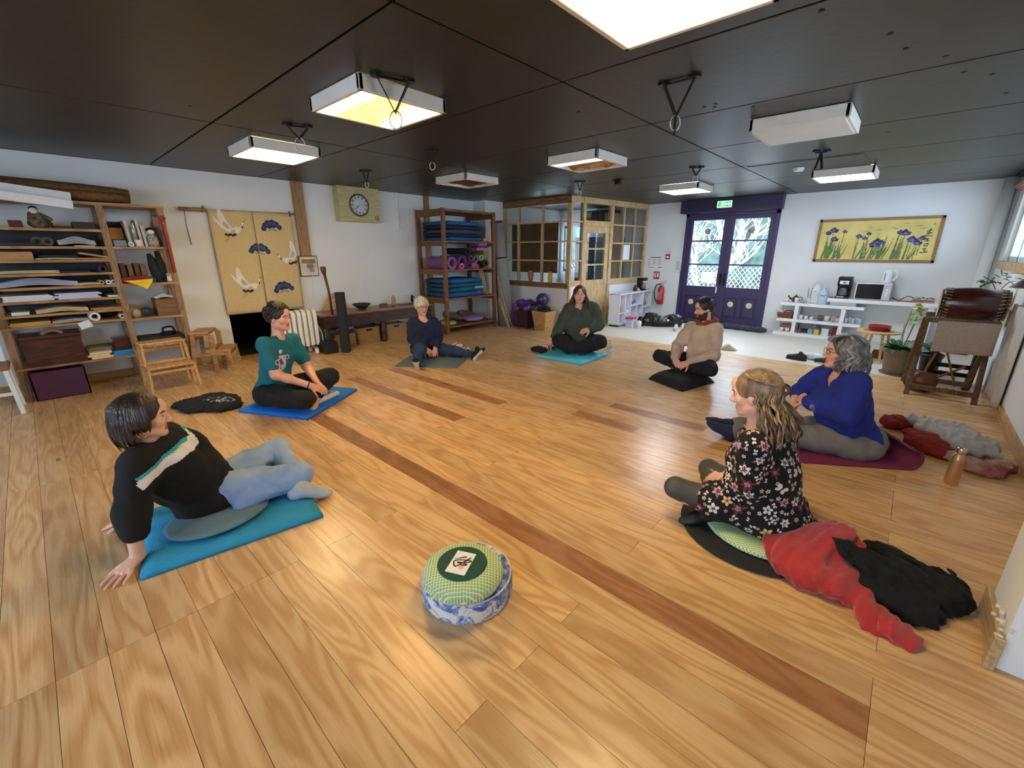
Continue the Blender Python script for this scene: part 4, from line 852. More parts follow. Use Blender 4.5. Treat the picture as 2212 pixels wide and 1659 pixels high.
# ---- two step stools
sw1 = wood('birch_stool', (214, 170, 116), (186, 138, 84), .5, 'Y')
def step_stool(label, loc, rz, m):
    """local: x = width, +y = the step side"""
    t = thing('step_stool', label, 'step stool', loc, rz, 'wooden step stools'); B = lambda n, mb: mb.build(n, m, t, local=True, bevel=.004)
    B('top_step', MB().box((0, -.12, .49), (.40, .20, .022)).bar((-.19, -.12, .465), (.19, -.12, .465), .16, .025))
    B('lower_step', MB().box((0, .10, .255), (.42, .17, .022)))
    for s in (-1, 1):
        B('front_leg', MB().bar((s * .19, .0, .455), (s * .205, .0 + .0, .0), .025, .045, up=(0, 1, 0)).bar((s * .185, -.02, .48), (s * .20, -.02, .24), .022, .03, up=(0, 1, 0)))
        B('rear_leg', MB().bar((s * .185, -.19, .48), (s * .205, -.23, .0), .025, .045, up=(0, 1, 0)))
        B('step_leg', MB().bar((s * .20, .16, .245), (s * .215, .185, 0), .024, .035, up=(0, 1, 0)))
        B('side_rail', MB().bar((s * .20, -.22, .22), (s * .205, .17, .225), .022, .035, up=(0, 0, 1)))
    B('cross_rail', MB().bar((-.19, -.2, .40), (.19, -.2, .40), .02, .04)); B('cross_rail', MB().bar((-.20, -.02, .28), (.20, -.02, .28), .02, .03)); B('cross_rail', MB().bar((-.2, .16, .2), (.2, .16, .2), .02, .03))
    return t
step_stool('pale wooden step stool standing in front of the bookcase', (-5.93, .83, 0), -math.pi / 2 + .03, sw1)
step_stool('honey coloured step stool pushed beside the bookcase end', (-6.42, 1.43, 0), -.45, wood('pine_stool', (196, 148, 90), (160, 112, 62), .5, 'Y'))
# ================================================================ curtain with cranes
bam = wood('bamboo', (176, 136, 84), (140, 102, 58), .5, 'Y')
t = thing('curtain_rod', 'bamboo curtain rod on wall hooks above the crane curtain', 'curtain rod', (-6.76, 2.1, 1.93))
MB().cyl((-6.765, 1.45, 1.945), (-6.765, 2.78, 1.955), .013, n=10).cyl((-6.765, 1.41, 1.943), (-6.765, 1.66, 1.946), .022, n=10).build('pole', bam, t, smooth=True)
for y in (1.66, 2.70): MB().bar((-6.815, y, 1.93), (-6.75, y, 1.93), .02, .02).bb(-6.765, -6.745, y - .012, y + .012, 1.92, 1.99).build('bracket', mat('bracket_brown', (110, 78, 44), .6), t)
MB().tube([(-6.77, 1.46, 1.93), (-6.79, 1.455, 1.75), (-6.80, 1.47, 1.52)], .004, 6).build('cord', ink, t)
ncloth = mat('ochre_linen', (208, 182, 130), .9, .07, 60, .25, 160)
NX = -6.755
def ny(u, v):  # gentle waves of the hanging cloth
    return .012 * np.sin(u * 9 + 1) * (.3 + (.7 - v)) * .6
t = thing('crane_curtain', 'ochre linen split door curtain printed with white cranes and blue pines', 'curtain', (NX, 2.2, .62))
def ncloth_half(y0, y1, name):
    nu, nv = 14, 24; v = []; f = []
    for i in range(nu + 1):
        for j in range(nv + 1):
            y = y0 + (y1 - y0) * i / nu; z = .62 + 1.34 * j / nv; v.append((NX + float(ny(y - 2.2, (z - 1.29))), y, z))
    for i in range(nu):
        for j in range(nv): k = i * (nv + 1) + j; f.append((k, k + 1, k + nv + 2, k + nv + 1))
    o = MB().add(v, f).build(name, ncloth, t, smooth=True); md = o.modifiers.new('s', 'SOLIDIFY'); md.thickness = .004; md.offset = -1
    return o
hL = ncloth_half(1.70, 2.208, 'curtain_half'); hR = ncloth_half(2.214, 2.72, 'curtain_half')
pc_w, pc_g, pc_b, pc_n, pc_k, pc_r = mat('print_crane_white', (228, 222, 204), .85, .05), mat('print_crane_grey', (178, 172, 166), .85, .08), mat('print_pine_blue', (66, 78, 116), .85, .12), mat('print_pine_navy', (40, 46, 72), .85, .1), mat('print_black', (34, 32, 36), .85), mat('print_red', (196, 110, 80), .85)
def crane(cx, cy, s, mir=1, rot=0.):
    def T(P): c, q = math.cos(rot), math.sin(rot); return [(cx + mir * s * (x * c - y * q), cy + s * (x * q + y * c)) for x, y in P]
    o = []
    o.append((T([(-.02, .0), (-.11, .07), (-.20, .15), (-.24, .20), (-.22, .12), (-.16, .04), (-.08, -.03)]), 0))
    o.append((T([(.0, .02), (-.06, .12), (-.10, .24), (-.13, .30), (-.16, .26), (-.17, .16), (-.13, .06), (-.07, -.02)]), 0))
    o.append((T([(-.02, .02), (-.06, .08), (-.10, .12), (-.12, .06), (-.07, .0)]), 1))
    o.append((T([(-.07, -.03), (.02, .03), (.09, .04), (.12, .0), (.08, -.05), (.0, -.07)]), 0)); o.append((T([(-.04, -.03), (.02, .0), (.05, -.04), (.0, -.06)]), 1))
    for a in range(5): o.append((circ(*T([(-.075 + .03 * a - .02, -.075 - .012 * (a % 2))])[0], .022 * s, 8), 4))
    for P in stroke([(.10, .01), (.145, .04), (.15, .08), (.165, .11)], [.04, .022, .018, .022]): o.append((T(P), 0))
    for P in stroke([(.135, .02), (.155, .06)], [.02, .014]): o.append((T(P), 4))
    o.append((T(circ(.168, .116, .013, 8)), 5))
    for P in stroke([(.175, .12), (.22, .155)], [.012, .004]): o.append((T(P), 5))
    for P in stroke([(-.07, -.09), (-.13, -.19)], [.008, .008]): o.append((T(P), 5))
    for P in stroke([(-.05, -.09), (-.10, -.18)], [.008, .008]): o.append((T(P), 5))
    return o
def pine(cx, cy, s, rot=0.):
    o = []; c, q = math.cos(rot), math.sin(rot); T = lambda x, y: (cx + s * (x * c - y * q), cy + s * (x * q + y * c))
    def blob(grow, k, lobes):
        for (x, y, r) in lobes: o.append((circ(*T(x, y), s * (r + grow), 14), k))
    L = [(-.11, -.02, .035), (-.085, .02, .038), (-.04, .05, .045), (.02, .055, .042), (.07, .03, .04), (.11, -.01, .034), (.03, .02, .04), (-.03, .015, .04)]
    blob(.010, 1, L); blob(0, 3, L)
    for k in range(3):
        for P in stroke([T(-.12 + .02 * k, -.015 + .012 * k), T(-.06, .02 + .016 * k), T(.0, .035 + .014 * k), T(.06, .018 + .014 * k), T(.12 - .02 * k, -.02 + .01 * k)], .016 * s): o.append((P, 2))
    for P in stroke([T(-.06, -.055), T(0, -.035), T(.06, -.06)], .007 * s): o.append((P, 4))
    return o
SHP = crane(-.27, .43, .85) + pine(.22, .48, .95, .05) + pine(.02, .17, .95, -.1) + crane(.40, .05, .80, -1, -.25) + crane(-.18, -.30, .85) + pine(.26, -.36, 1.0, .06)
def curtain_place(side):
    def f(a, b):
        P = np.stack([NX + .0055 + ny(a + .01, b), 2.21 + a, 1.29 + b], 1); ok = (a < -.003) if side < 0 else (a > .004)
        return P, ok & (a > -.505) & (a < .505)
    return f
for sd, par in ((-1, hL), (1, hR)): print_grid('crane_print', SHP, (1.02, 1.34), .0065, curtain_place(sd), [pc_w, pc_g, pc_b, pc_n, pc_k, pc_r], par)
# ---- socket board, radiator
t = thing('socket_board', 'white framed board with plug sockets below the wall post', 'socket board', (-6.8, 2.89, 1.08))
MB().bb(-6.818, -6.795, 2.75, 3.03, 1.08, 1.38).build('frame', mat('frame_brownish', (120, 96, 70), .6), t, bevel=.003)
MB().bb(-6.796, -6.788, 2.765, 3.015, 1.095, 1.365).build('panel', mat('panel_cream', (216, 208, 190), .7), t)
MB().bb(-6.789, -6.775, 2.79, 2.99, 1.27, 1.33).bb(-6.789, -6.775, 2.86, 2.95, 1.20, 1.26).build('sockets', mat('socket_tan', (160, 116, 82), .6, .2), t, bevel=.003)
MB().cyl((-6.775, 2.91, 1.17), (-6.735, 2.91, 1.165), .03, n=12).build('plug', mat('plug_grey', (150, 150, 150), .5), t)
MB().tube(cat_rom([(-6.735, 2.91, 1.15), (-6.74, 2.88, .95), (-6.73, 2.84, .75), (-6.70, 2.80, .60), (-6.60, 2.76, .50), (-6.45, 2.70, .52)], 5), .005, 6).build('power_cable', frame_w, t)
t = thing('oil_radiator', 'white portable oil radiator on castors beside the bench', 'radiator', (-6.33, 2.40, 0)); rw = mat('radiator_white', (232, 230, 222), .35, .02, coat=.3)
for i in range(8):
    y = 2.13 + i * .075
    fin = [(-.085, .12), (.085, .12), (.085, .57), (.07, .62), (.03, .645), (-.03, .645), (-.07, .62), (-.085, .57)]
    MB().prism(fin, .05, R=np.array([[1, 0, 0], [0, 0, 1], [0, 1, 0]]), t=(-6.40, y, 0)).build('fin', rw, t, bevel=.012)
MB().cyl((-6.40, 2.14, .18), (-6.40, 2.70, .18), .025, n=10).cyl((-6.40, 2.14, .56), (-6.40, 2.70, .56), .02, n=10).build('header_tube', rw, t)
for y in (2.20, 2.62):
    MB().bb(-6.52, -6.26, y - .02, y + .02, .085, .105).build('foot_bar', mat('radiator_grey', (120, 116, 110), .5), t)
    for x in (-6.50, -6.28): MB().cyl((x, y - .018, .035), (x, y + .018, .035), .034, n=14).bb(x - .015, x + .015, y - .022, y + .022, .035, .09).build('castor', rw, t, bevel=.003)
MB().tube(cat_rom([(-6.36, 2.72, .40), (-6.34, 2.76, .25), (-6.33, 2.74, .12), (-6.36, 2.70, .10)], 5), .006, 6).build('cable', rw, t)
# ---- low dark bench with its baskets
dkw = wood('dark_bench', (72, 42, 30), (38, 22, 18), .35, 'Y', coat=.25, spec=.6)
t = thing('low_bench', 'long low dark wooden bench against the left wall', 'bench', (-6.55, 3.7, 0))
MB().bb(-6.80, -6.28, 2.74, 4.82, .515, .545).build('top_board', wood('bench_top', (150, 110, 78), (112, 78, 52), .35, 'Y', coat=.2), t, bevel=.005)
MB().bb(-6.34, -6.31, 2.80, 4.76, .34, .515).build('apron', dkw, t, bevel=.004)
MB().bb(-6.78, -6.75, 2.80, 4.76, .34, .515).build('apron', dkw, t, bevel=.004)
for y in (2.83, 3.80, 4.72):
    for x in (-6.37, -6.72): MB().lathe([(.04, 0), (.045, .05), (.03, .09), (.045, .16), (.05, .22), (.035, .26), (.05, .30), (.05, .34)], (x, y, 0), 14).build('leg', dkw, t, smooth=True)
MB().bb(-6.76, -6.33, 2.80, 2.83, .34, .515).build('end_apron', dkw, t, bevel=.004)
one('triangle_board', MB().prism([(-.22, 0), (.22, 0), (.10, .20), (0, .27), (-.08, .24)], .02, R=np.array([[0, 0, 1], [1, 0, 0], [0, 1, 0]]), t=(-6.77, 3.2, .545)), wood('light_board', (206, 164, 112), rough=.5), 'pale rounded triangular board leaning on the bench behind the black mat roll', 'board', bevel=.004)
one('bowl', MB().lathe([(.05, 0), (.06, .004), (.15, .085), (.145, .088), (.055, .016), (0.001, .014)], (-6.55, 3.55, .5455), 28), mat('bowl_black', (34, 26, 22), .4, .2), 'wide dark bowl standing on the low bench', 'bowl', smooth=True)
t = thing('incense_box', 'small reddish wooden box on the low bench', 'box', (-6.55, 3.95, .545)); MB().bb(-6.60, -6.50, 3.89, 4.01, .546, .585).build('tray', wood('red_wood', (130, 74, 50), rough=.4), t, bevel=.004); MB().bb(-6.59, -6.51, 3.90, 4.0, .585, .60).build('lid', dkw, t, bevel=.004)
one('small_dish', MB().lathe([(.03, 0), (.04, .012), (.036, .012), (.001, .005)], (-6.47, 4.08, .5455), 14), mat('dish_red', (120, 60, 56), .4), 'tiny red dish on the bench beside the box', 'dish', smooth=True)
one('wooden_tower', MB().bb(-6.70, -6.65, 4.20, 4.26, .546, .68).bb(-6.69, -6.66, 4.215, 4.245, .68, .705), wood('light_board', (206, 164, 112), rough=.5), 'little upright wooden block on the bench', 'block', bevel=.003)
one('incense_tray', MB().bb(-6.58, -6.52, 4.24, 4.60, .546, .556), dkw, 'flat dark incense tray on the right of the bench', 'tray', bevel=.003)
s = SDF(.01); s.ell((-6.68, 4.62, .60), (.03, .025, .05)).ell((-6.68, 4.62, .67), (.02, .02, .022)).cap((-6.68, 4.60, .62), (-6.66, 4.66, .66), .012)
t = thing('statuette', 'small black figure on the bench end beside the white haired woman', 'figurine', (-6.68, 4.62, .546)); sdf_obj('figure', s, .006, blk, t)
t = thing('mat_roll', 'tall black yoga mat roll standing on end before the bench', 'mat roll', (-6.08, 2.97, 0)); bmat_ = mat('black_foam', (34, 34, 37), .8, .08, 60, .2, 120)
MB().lathe([(.066, 0), (.07, .006), (.07, .874), (.066, .88), (.05, .88), (.05, .86), (.02, .86), (.02, .878), (.004, .878)], (-6.08, 2.97, 0), 28).build('roll', bmat_, t)
t = thing('didgeridoo', 'dark brown wooden paddle leaning behind the black mat roll', 'paddle', (-6.24, 2.88, .55)); dg = wood('paddle_wood', (92, 56, 34), rough=.4, along='Z')
MB().tube([(-6.235, 2.90, .552), (-6.24, 2.89, .9), (-6.25, 2.86, 1.14)], [.018, .018, .02], 10).build('shaft', dg, t, smooth=True)
MB().tube([(-6.25, 2.86, 1.12), (-6.25, 2.855, 1.19), (-6.25, 2.85, 1.235)], [.02, .04, .034], 10).build('flared_end', dg, t, smooth=True)
wick = mat('woven_rush', (168, 132, 84), .85, .25, 40, .7, 70, stretch=(1, 1, 3))
def basket(name, label, x0, x1, y0, y1, h, handle=True, m=None, cuty=False):
    t = thing(name, label, 'basket', ((x0 + x1) / 2, (y0 + y1) / 2, 0), 0, 'rush baskets under the bench')
    n = max(4, int(h / .028))
    for i in range(n):
        z = h * i / n; w = MB(); d = .004 * (i % 2)
        for a, b, c, e in ((x0 + d, x1 - d, y0 + d, y0 + .015), (x0 + d, x1 - d, y1 - .015, y1 - d), (x0 + d, x0 + .015, y0, y1), (x1 - .015, x1 - d, y0, y1)): w.bb(a, b, c, e, z, z + h / n * .94)
        w.build('woven_course', m or wick, t, bevel=.004, seg=1)
    MB().bb(x0 + .012, x1 - .012, y0 + .012, y1 - .012, 0, .012).build('bottom', m or wick, t)
    if handle: MB().bb(x1 - .003, x1 + .003, (y0 + y1) / 2 - .05, (y0 + y1) / 2 + .05, h * .78, h * .94).build('hand_hole', paper_d, t); MB().bb(x1, x1 + .004, (y0 + y1) / 2 - .05, (y0 + y1) / 2 + .05, h * .94, h * .97).build('hole_rim', pw, t)
    return t
basket('rush_basket', 'woven rush basket left of the middle bench leg', -6.70, -6.40, 3.36, 3.75, .26)
basket('rush_basket', 'woven rush basket right of the middle bench leg', -6.70, -6.40, 3.87, 4.28, .26)
basket('rush_basket', 'low woven basket under the bench behind the mat roll', -6.68, -6.42, 2.98, 3.33, .20, False)
one('foam_block', MB().bb(-6.62, -6.44, 3.16, 3.32, .262, .31).bb(-6.66, -6.44, 3.02, 3.15, .262, .29), mat('purple_foam', (134, 102, 178), .8, .06), 'purple foam blocks on the low basket under the bench', 'foam block', bevel=.006)
one('black_box', MB().bb(-6.34, -6.12, 2.68, 2.88, 0, .15).bb(-6.33, -6.13, 2.69, 2.87, .15, .17), mat('box_black', (26, 26, 26), .5), 'black box on the floor left of the mat roll', 'box', bevel=.008)
# ---- box clock
t = thing('wall_clock', 'round clock in a square pale wooden case high on the left wall', 'clock', (-6.75, 3.76, 1.89)); ply = wood('clock_ply', (196, 186, 134), (178, 164, 112), .6, 'Y')
MB().bb(-6.818, -6.66, 3.41, 4.11, 1.89, 2.397).build('case', ply, t, bevel=.004)
MB().torus((-6.655, 3.74, 2.135), .155, .014, R=np.array([[0, 0, 1], [1, 0, 0], [0, 1, 0]]), n=36, m=8).build('bezel', mat('bezel_brass', (96, 80, 54), .4, .2, metal=.5), t, smooth=True)
RY = np.array([[0, 0, 1], [1, 0, 0], [0, 1, 0]])
MB().lathe([(.001, 0), (.15, 0), (.15, .006), (.001, .006)], (-6.66, 3.74, 2.135), 36, R=RY).build('dial', mat('dial_white', (214, 214, 206), .4, .03), t)
mb = MB()
for i in range(12):
    a = math.pi / 2 - i * math.pi / 6; c = V(-6.652, 3.74 + .118 * math.cos(a), 2.135 + .118 * math.sin(a)); rd = V(0, math.cos(a), math.sin(a)); tn = V(0, -math.sin(a), math.cos(a))
    for (p, q, w) in {0: [((-.014, -.018), (.0, .018), .007), ((.014, -.018), (.0, .018), .007), ((-.008, -.006), (.008, -.006), .006)], 1: [((-.01, -.018), (-.01, .018), .007), ((.012, -.018), (.012, .018), .007), ((-.01, 0), (.012, 0), .006)], 2: [((-.012, .016), (.012, .016), .007), ((0, .016), (-.008, -.018), .008), ((.0, -.002), (.012, -.016), .006)]}[i % 3]:
        P = lambda u: c + tn * u[0] + rd * u[1]; mb.bar(P(p), P(q), .003, w, up=np.cross(P(q) - P(p), (1, 0, 0)))
mb.build('hour_marks', ink, t)
MB().bar((-6.648, 3.75, 2.14), (-6.648, 3.665, 2.075), .004, .010, up=(1, 0, 0)).build('hour_hand', ink, t); MB().bar((-6.645, 3.74, 2.135), (-6.645, 3.84, 2.155), .004, .008, up=(1, 0, 0)).build('minute_hand', ink, t)
MB().lathe([(.001, 0), (.152, 0), (.152, .003), (.001, .003)], (-6.643, 3.74, 2.135), 36, R=RY).build('cover_glass', pane_m, t)
MB().lathe([(.001, 0), (.042, 0), (.042, .006), (.03, .008), (.026, .004), (.012, .006), (.001, .006)], (-6.66, 4.04, 1.955), 24, R=RY).build('round_badge', mat('badge_brown', (150, 132, 88), .5, .15, 60), t)
# ================================================================ tall mat shelf
tsw = wood('mat_shelf_wood', (132, 84, 46), (92, 56, 30), .5, 'Z'); tsy = wood('mat_shelf_board', (140, 92, 52), (98, 60, 34), .5, 'Y')
TX0, TX1, TY0, TY1 = -6.74, -6.04, 4.90, 6.10
t = thing('mat_shelf', 'tall brown open wooden shelf filled with folded mats', 'shelf', (-6.4, 5.5, 0))
for x in (TX0, TX1):
    for y in (TY0, TY1): MB().bb(x - .025, x + .025, y - .035, y + .035, 0, 2.14).build('post', tsw, t, bevel=.004)
for z in (.14, .64, 1.14, 1.62): 
    MB().bb(TX0 - .02, TX1 + .028, TY0 - .02, TY1 + .02, z - .03, z).build('shelf_board', tsy, t, bevel=.004)
    for y in (TY0, TY1): MB().bb(TX0, TX1, y - .03, y + .03, z - .09, z - .03).build('side_rail', tsw, t, bevel=.004)
MB().bb(TX0 - .02, TX1 + .028, TY0 - .03, TY1 + .03, 2.09, 2.13).build('top_frame', tsy, t, bevel=.004)
for y in (TY0, TY1): MB().bb(TX0, TX1, y - .03, y + .03, 2.02, 2.09).build('side_rail', tsw, t, bevel=.004)
def fmat(label, z, h, m, y0=4.99, y1=5.85, seed=0, x0=-6.70, x1=-6.08):
    """a folded floor mat: soft slab whose front edge is a fold"""
    r = random.Random(seed); n = 16; v = []; f = []; prof = []
    for i in range(9):
        a = math.pi * (i / 8 - .5); prof.append((x1 - h / 2 + h / 2 * math.cos(a) + r.uniform(-.004, .004), h / 2 + h / 2 * math.sin(a)))
    prof += [(x0, h * .98), (x0, .0)]; k = len(prof)
    for j in range(n + 1):
        y = y0 + (y1 - y0) * j / n; e = min(1, min(j, n - j) / 1.5); w = .010 * math.sin(j * .7 + seed) * e
        for (x, zz) in prof: v.append((x + w + (e - 1) * .02, y, z + .001 + zz * (.93 + .05 * math.sin(j * .5 + seed * 2)) * (.75 + .25 * e)))
    for j in range(n):
        for i in range(k): i2 = (i + 1) % k; f.append((j * k + i, j * k + i2, (j + 1) * k + i2, (j + 1) * k + i))
    f.append(tuple(range(k))[::-1]); f.append(tuple(n * k + i for i in range(k)))
    return one('folded_mat', MB().add(v, f), m, label, 'mat', 'folded mats in the tall shelf', smooth=True)
mb1, mb2, mb3, mb4 = mat('mat_blue', (28, 86, 138), .85, .15, 10, .3, 50), mat('mat_navy', (26, 36, 66), .85, .15, 10, .3, 50), mat('mat_petrol', (22, 84, 104), .85, .15, 10, .3, 50), mat('mat_greyblue', (64, 66, 84), .85, .15, 10, .3, 50)
for i, (h, m, lb) in enumerate(((.07, mb1, 'lowest blue'), (.055, mb2, 'dark navy'), (.075, mb4, 'grey violet'), (.06, mb2, 'second navy'), (.075, mb1, 'topmost blue'))): fmat(lb + ' folded mat of the pile on the highest shelf board', 1.62 + sum((.07, .055, .075, .06)[:i]), h, m, seed=i)
for i, (h, m, lb) in enumerate(((.09, mb1, 'lowest blue'), (.085, mb3, 'dark teal'), (.07, mb3, 'thinner teal'), (.085, mb1, 'topmost blue'))): fmat(lb + ' folded mat of the pile on the shelf board at sitting height', .64 + sum((.09, .085, .07)[:i]), h, m, seed=10 + i)
one('mat_tag', MB().bb(-6.075, -6.068, 5.62, 5.86, .78, .815), mat('tag_cyan', (96, 184, 206), .6), 'light blue strap lying across the folded teal mats', 'strap')
rr_ = [((-6.3, 5.05, 1.235), .095, 'pilates_purple', (124, 78, 132), 'thick purple'), ((-6.28, 5.27, 1.245), .10, 'mat_violet', (78, 44, 104), 'violet'), ((-6.26, 5.24, 1.185), .045, 'mat_pink', (216, 88, 104), 'coral pink'), ((-6.26, 5.42, 1.195), .055, 'mat_darkviolet', (66, 40, 88), 'dark violet'), ((-6.28, 5.48, 1.30), .05, 'mat_brown', (84, 54, 50), 'brown'), ((-6.3, 5.62, 1.29), .055, 'mat_mauve', (110, 80, 124), 'mauve'), ((-6.28, 5.74, 1.31), .048, 'mat_green', (96, 170, 112), 'light green'), ((-6.28, 5.85, 1.22), .055, 'mat_blackgreen', (30, 34, 32), 'black'), ((-6.3, 5.42, 1.41), .05, 'mat_black', (24, 22, 26), 'black top')]
for (c, r, nm, col, lb) in rr_: roll('rolled_mat', lb + ' rolled yoga mat on the middle board of the tall shelf', 'rolled mat', (c[0], c[1], 1.142 + (c[2] - 1.142) * 1.12), .56, r * 1.18, mat(nm, col, .8, .08), group='rolled mats in the tall shelf', inner=.5)
one('pink_wedge', MB().prism([(-.15, 0), (.15, 0), (.12, .07), (0, .13), (-.12, .06)], .4, R=np.array([[0, 0, 1], [1, 0, 0], [0, 1, 0]]), t=(-6.5, 5.64, 1.142)), mat('wedge_pink', (168, 76, 116), .8, .2, 8), 'folded pink and violet mat under the green roll', 'mat', bevel=.012)
one('cork_box', MB().bb(-6.5, -6.12, 5.91, 6.05, 1.142, 1.46), mat('box_tan', (150, 110, 66), .7), 'tan upright box at the end of the middle shelf board', 'box', bevel=.004)
for i in range(3): one('foam_brick', MB().bb(-6.4, -6.14, 5.76 + .03 * i, 6.04, 1.462 + .045 * i, 1.462 + .045 * i + .043), mat('foam_lilac%d' % (i % 2), ((170, 110, 170), (92, 50, 100))[i % 2], .8), ('lowest', 'middle', 'topmost')[i] + ' lilac foam brick on the tan box', 'foam brick', 'foam bricks', bevel=.005)
one('green_pad', MB().lathe([(.12, 0), (.14, .01), (.14, .04), (.12, .05)], (-6.25, 5.10, .142), 24), mat('pad_green', (176, 190, 96), .8), 'round lime green pad on the lowest shelf board', 'pad', smooth=True)
s = SDF(.05); s.ell((-6.28, 5.72, .20), (.20, .24, .045)).ell((-6.16, 5.66, .19), (.12, .2, .04)); t2 = thing('purple_pillow', 'flat lilac pillow on the lowest board of the tall shelf', 'pillow', (-6.28, 5.72, .142)); sdf_obj('pillow', s, .014, mat('lilac_cloth', (146, 112, 182), .85, .08, 12, .3, 40), t2)
s = SDF(.04); s.cap((-6.45, 5.2, .30), (-6.35, 5.5, .20), .06, .05).cap((-6.5, 5.6, .27), (-6.5, 5.9, .24), .07, .05).ell((-6.45, 5.75, .22), (.16, .2, .06)); t2 = thing('brown_blanket', 'crumpled brown blanket behind the lilac pillow', 'blanket', (-6.45, 5.5, .142)); s.disp = wrinkle(.006, 30, 4); sdf_obj('blanket', s, .014, mat('brown_wool', (104, 72, 60), .9, .2, 20), t2)
for i in range(4): one('incense_stick', MB().bar((-6.2 + .02 * i, 5.98 + .012 * i, .642), (-6.22, 5.88 + .03 * i, 1.10), .016, .016), wood('stick_wood', (190, 160, 118), rough=.6, along='Z'), ('first', 'second', 'third', 'fourth')[i] + ' thin wooden stick standing in the tall shelf', 'stick', 'thin sticks in the shelf')
one('paper_towel', MB().bb(-6.2, -6.09, 5.90, 6.03, 1.622, 1.68), mat('tan_paper', (176, 150, 120), .8), 'small tan packet at the end of the highest shelf board', 'packet', bevel=.008)
for i, (y0, y1, z) in enumerate(((6.15, 6.22, .98), (6.15, 6.17, .55), (6.15, 6.20, .50), (6.17, 6.26, .72), (6.14, 6.15, .6))): one('bamboo_stick', MB().bar((-5.74 + .015 * i, y1, 0), (-5.98 + .012 * i, y0, z), .018, .012), wood('stick_wood', (190, 160, 118), rough=.6, along='Z'), ('longest', 'short left', 'short middle', 'rightmost', 'hindmost')[i] + ' wooden stave leaning on the tall shelf end', 'stave', 'staves leaning on the shelf')
t = thing('carpet_roll', 'tall grey carpet roll tied with black bands leaning in the corner', 'carpet roll', (-6.0, 6.35, 0)); cg = mat('carpet_grey', (136, 132, 128), .95, .1, 60, .3, 150)
MB().tube([(-5.98, 6.40, 0), (-6.12, 6.27, 2.0)], [.165, .115], 24).build('roll', cg, t, smooth=True)
for f_ in (.66, .985): p = V(-5.98, 6.40, 0) * (1 - f_) + V(-6.12, 6.27, 2.0) * f_; MB().tube([p - V(-.14, -.13, 2.0) * .006, p + V(-.14, -.13, 2.0) * .006], [.169 - .05 * f_] * 2, 24).build('band', blk, t, smooth=True)
# ---- balls, boxes and shawl before the half wall
ball_m = mat('purple_ball', (66, 44, 98), .32, .08, 4, coat=.2)
for i, (c, r, lb) in enumerate((((-5.30, 6.70, .54), .125, 'purple exercise ball perched on top of the pile'), ((-5.36, 6.68, .31), .12, 'purple exercise ball under the topmost ball'), ((-5.54, 6.50, .36), .115, 'purple exercise ball sitting in the maroon box'))): one('exercise_ball', MB().sph(c, r, 28, 18), ball_m, lb, 'ball', 'purple exercise balls', smooth=True)
t = thing('maroon_box', 'open dark maroon cardboard box on the floor under the balls', 'box', (-5.53, 6.5, 0)); mr_ = mat('maroon_card', (64, 32, 40), .7)
mb = MB()
for a, b, c, d in ((-5.68, -5.38, 6.36, 6.37), (-5.68, -5.38, 6.65, 6.66), (-5.68, -5.67, 6.36, 6.66), (-5.39, -5.38, 6.36, 6.66)): mb.bb(a, b, c, d, 0, .33)
mb.bb(-5.68, -5.38, 6.36, 6.66, 0, .01); mb.build('box_shell', mr_, t, bevel=.003)
t = thing('orange_box', 'brown wooden crate half covered by the purple shawl', 'crate', (-5.78, 6.56, 0)); oc = wood('orange_crate', (160, 108, 62), rough=.7, along='X')
MB().bb(-5.84, -5.70, 6.44, 6.74, .06, .38).build('body', oc, t, bevel=.004)
for x in (-5.82, -5.72): MB().bb(x - .015, x + .015, 6.45, 6.48, 0, .06).bb(x - .015, x + .015, 6.70, 6.73, 0, .06).build('foot', oc, t)
s = SDF(.03); s.chain([(-5.80, 6.38, .03), (-5.82, 6.40, .2), (-5.84, 6.46, .40)], [.055, .06, .06], fl=((0, 1, 0), .45)).chain([(-5.84, 6.52, .42), (-5.76, 6.58, .46), (-5.62, 6.68, .46), (-5.46, 6.74, .42)], [.05, .075, .07, .05], fl=((0, 0, 1), .7)); s.disp = wrinkle(.008, 34, 9)
t = thing('purple_shawl', 'purple shawl draped over the crate down to the floor', 'shawl', (-5.8, 6.45, 0)); sdf_obj('cloth', s, .012, mat('shawl_purple', (96, 48, 132), .8, .25, 8, .2, 60), t)
t = thing('bark_basket', 'tapered bamboo basket with dark things inside beside the green dressed woman', 'basket', (-5.08, 6.5, 0)); bkm = mat('bamboo_weave', (184, 144, 88), .75, .2, 26, .6, 60)
hw, lw = .17, .12
for (a, b) in (((-1, -1), (1, -1)), ((1, -1), (1, 1)), ((1, 1), (-1, 1)), ((-1, 1), (-1, -1))):
    P = lambda s_, w, z: (-5.08 + s_[0] * w, 6.48 + s_[1] * w, z); v = [P(a, lw, 0), P(b, lw, 0), P(b, hw, .36), P(a, hw, .36)]; n_ = nrm(np.cross(V(*v[1]) - V(*v[0]), V(*v[3]) - V(*v[0]))) * .012
    MB().add(v + [tuple(V(*q) - n_) for q in v], [(0, 1, 2, 3), (7, 6, 5, 4), (0, 4, 5, 1), (1, 5, 6, 2), (2, 6, 7, 3), (3, 7, 4, 0)]).build('woven_side', bkm, t)
MB().bb(-5.19, -4.97, 6.37, 6.59, .0, .012).build('bottom', bkm, t)
mb = MB()
for q in ((-5.01, 6.335, .27), (-4.98, 6.345, .21), (-5.02, 6.355, .15)): mb.torus(q, .018, .004, R=np.array([[1, 0, 0], [0, .2, -1], [0, 1, .2]]), n=10, m=5)
mb.build('brushed_mark', mat('mark_brown', (70, 50, 30), .8), t)
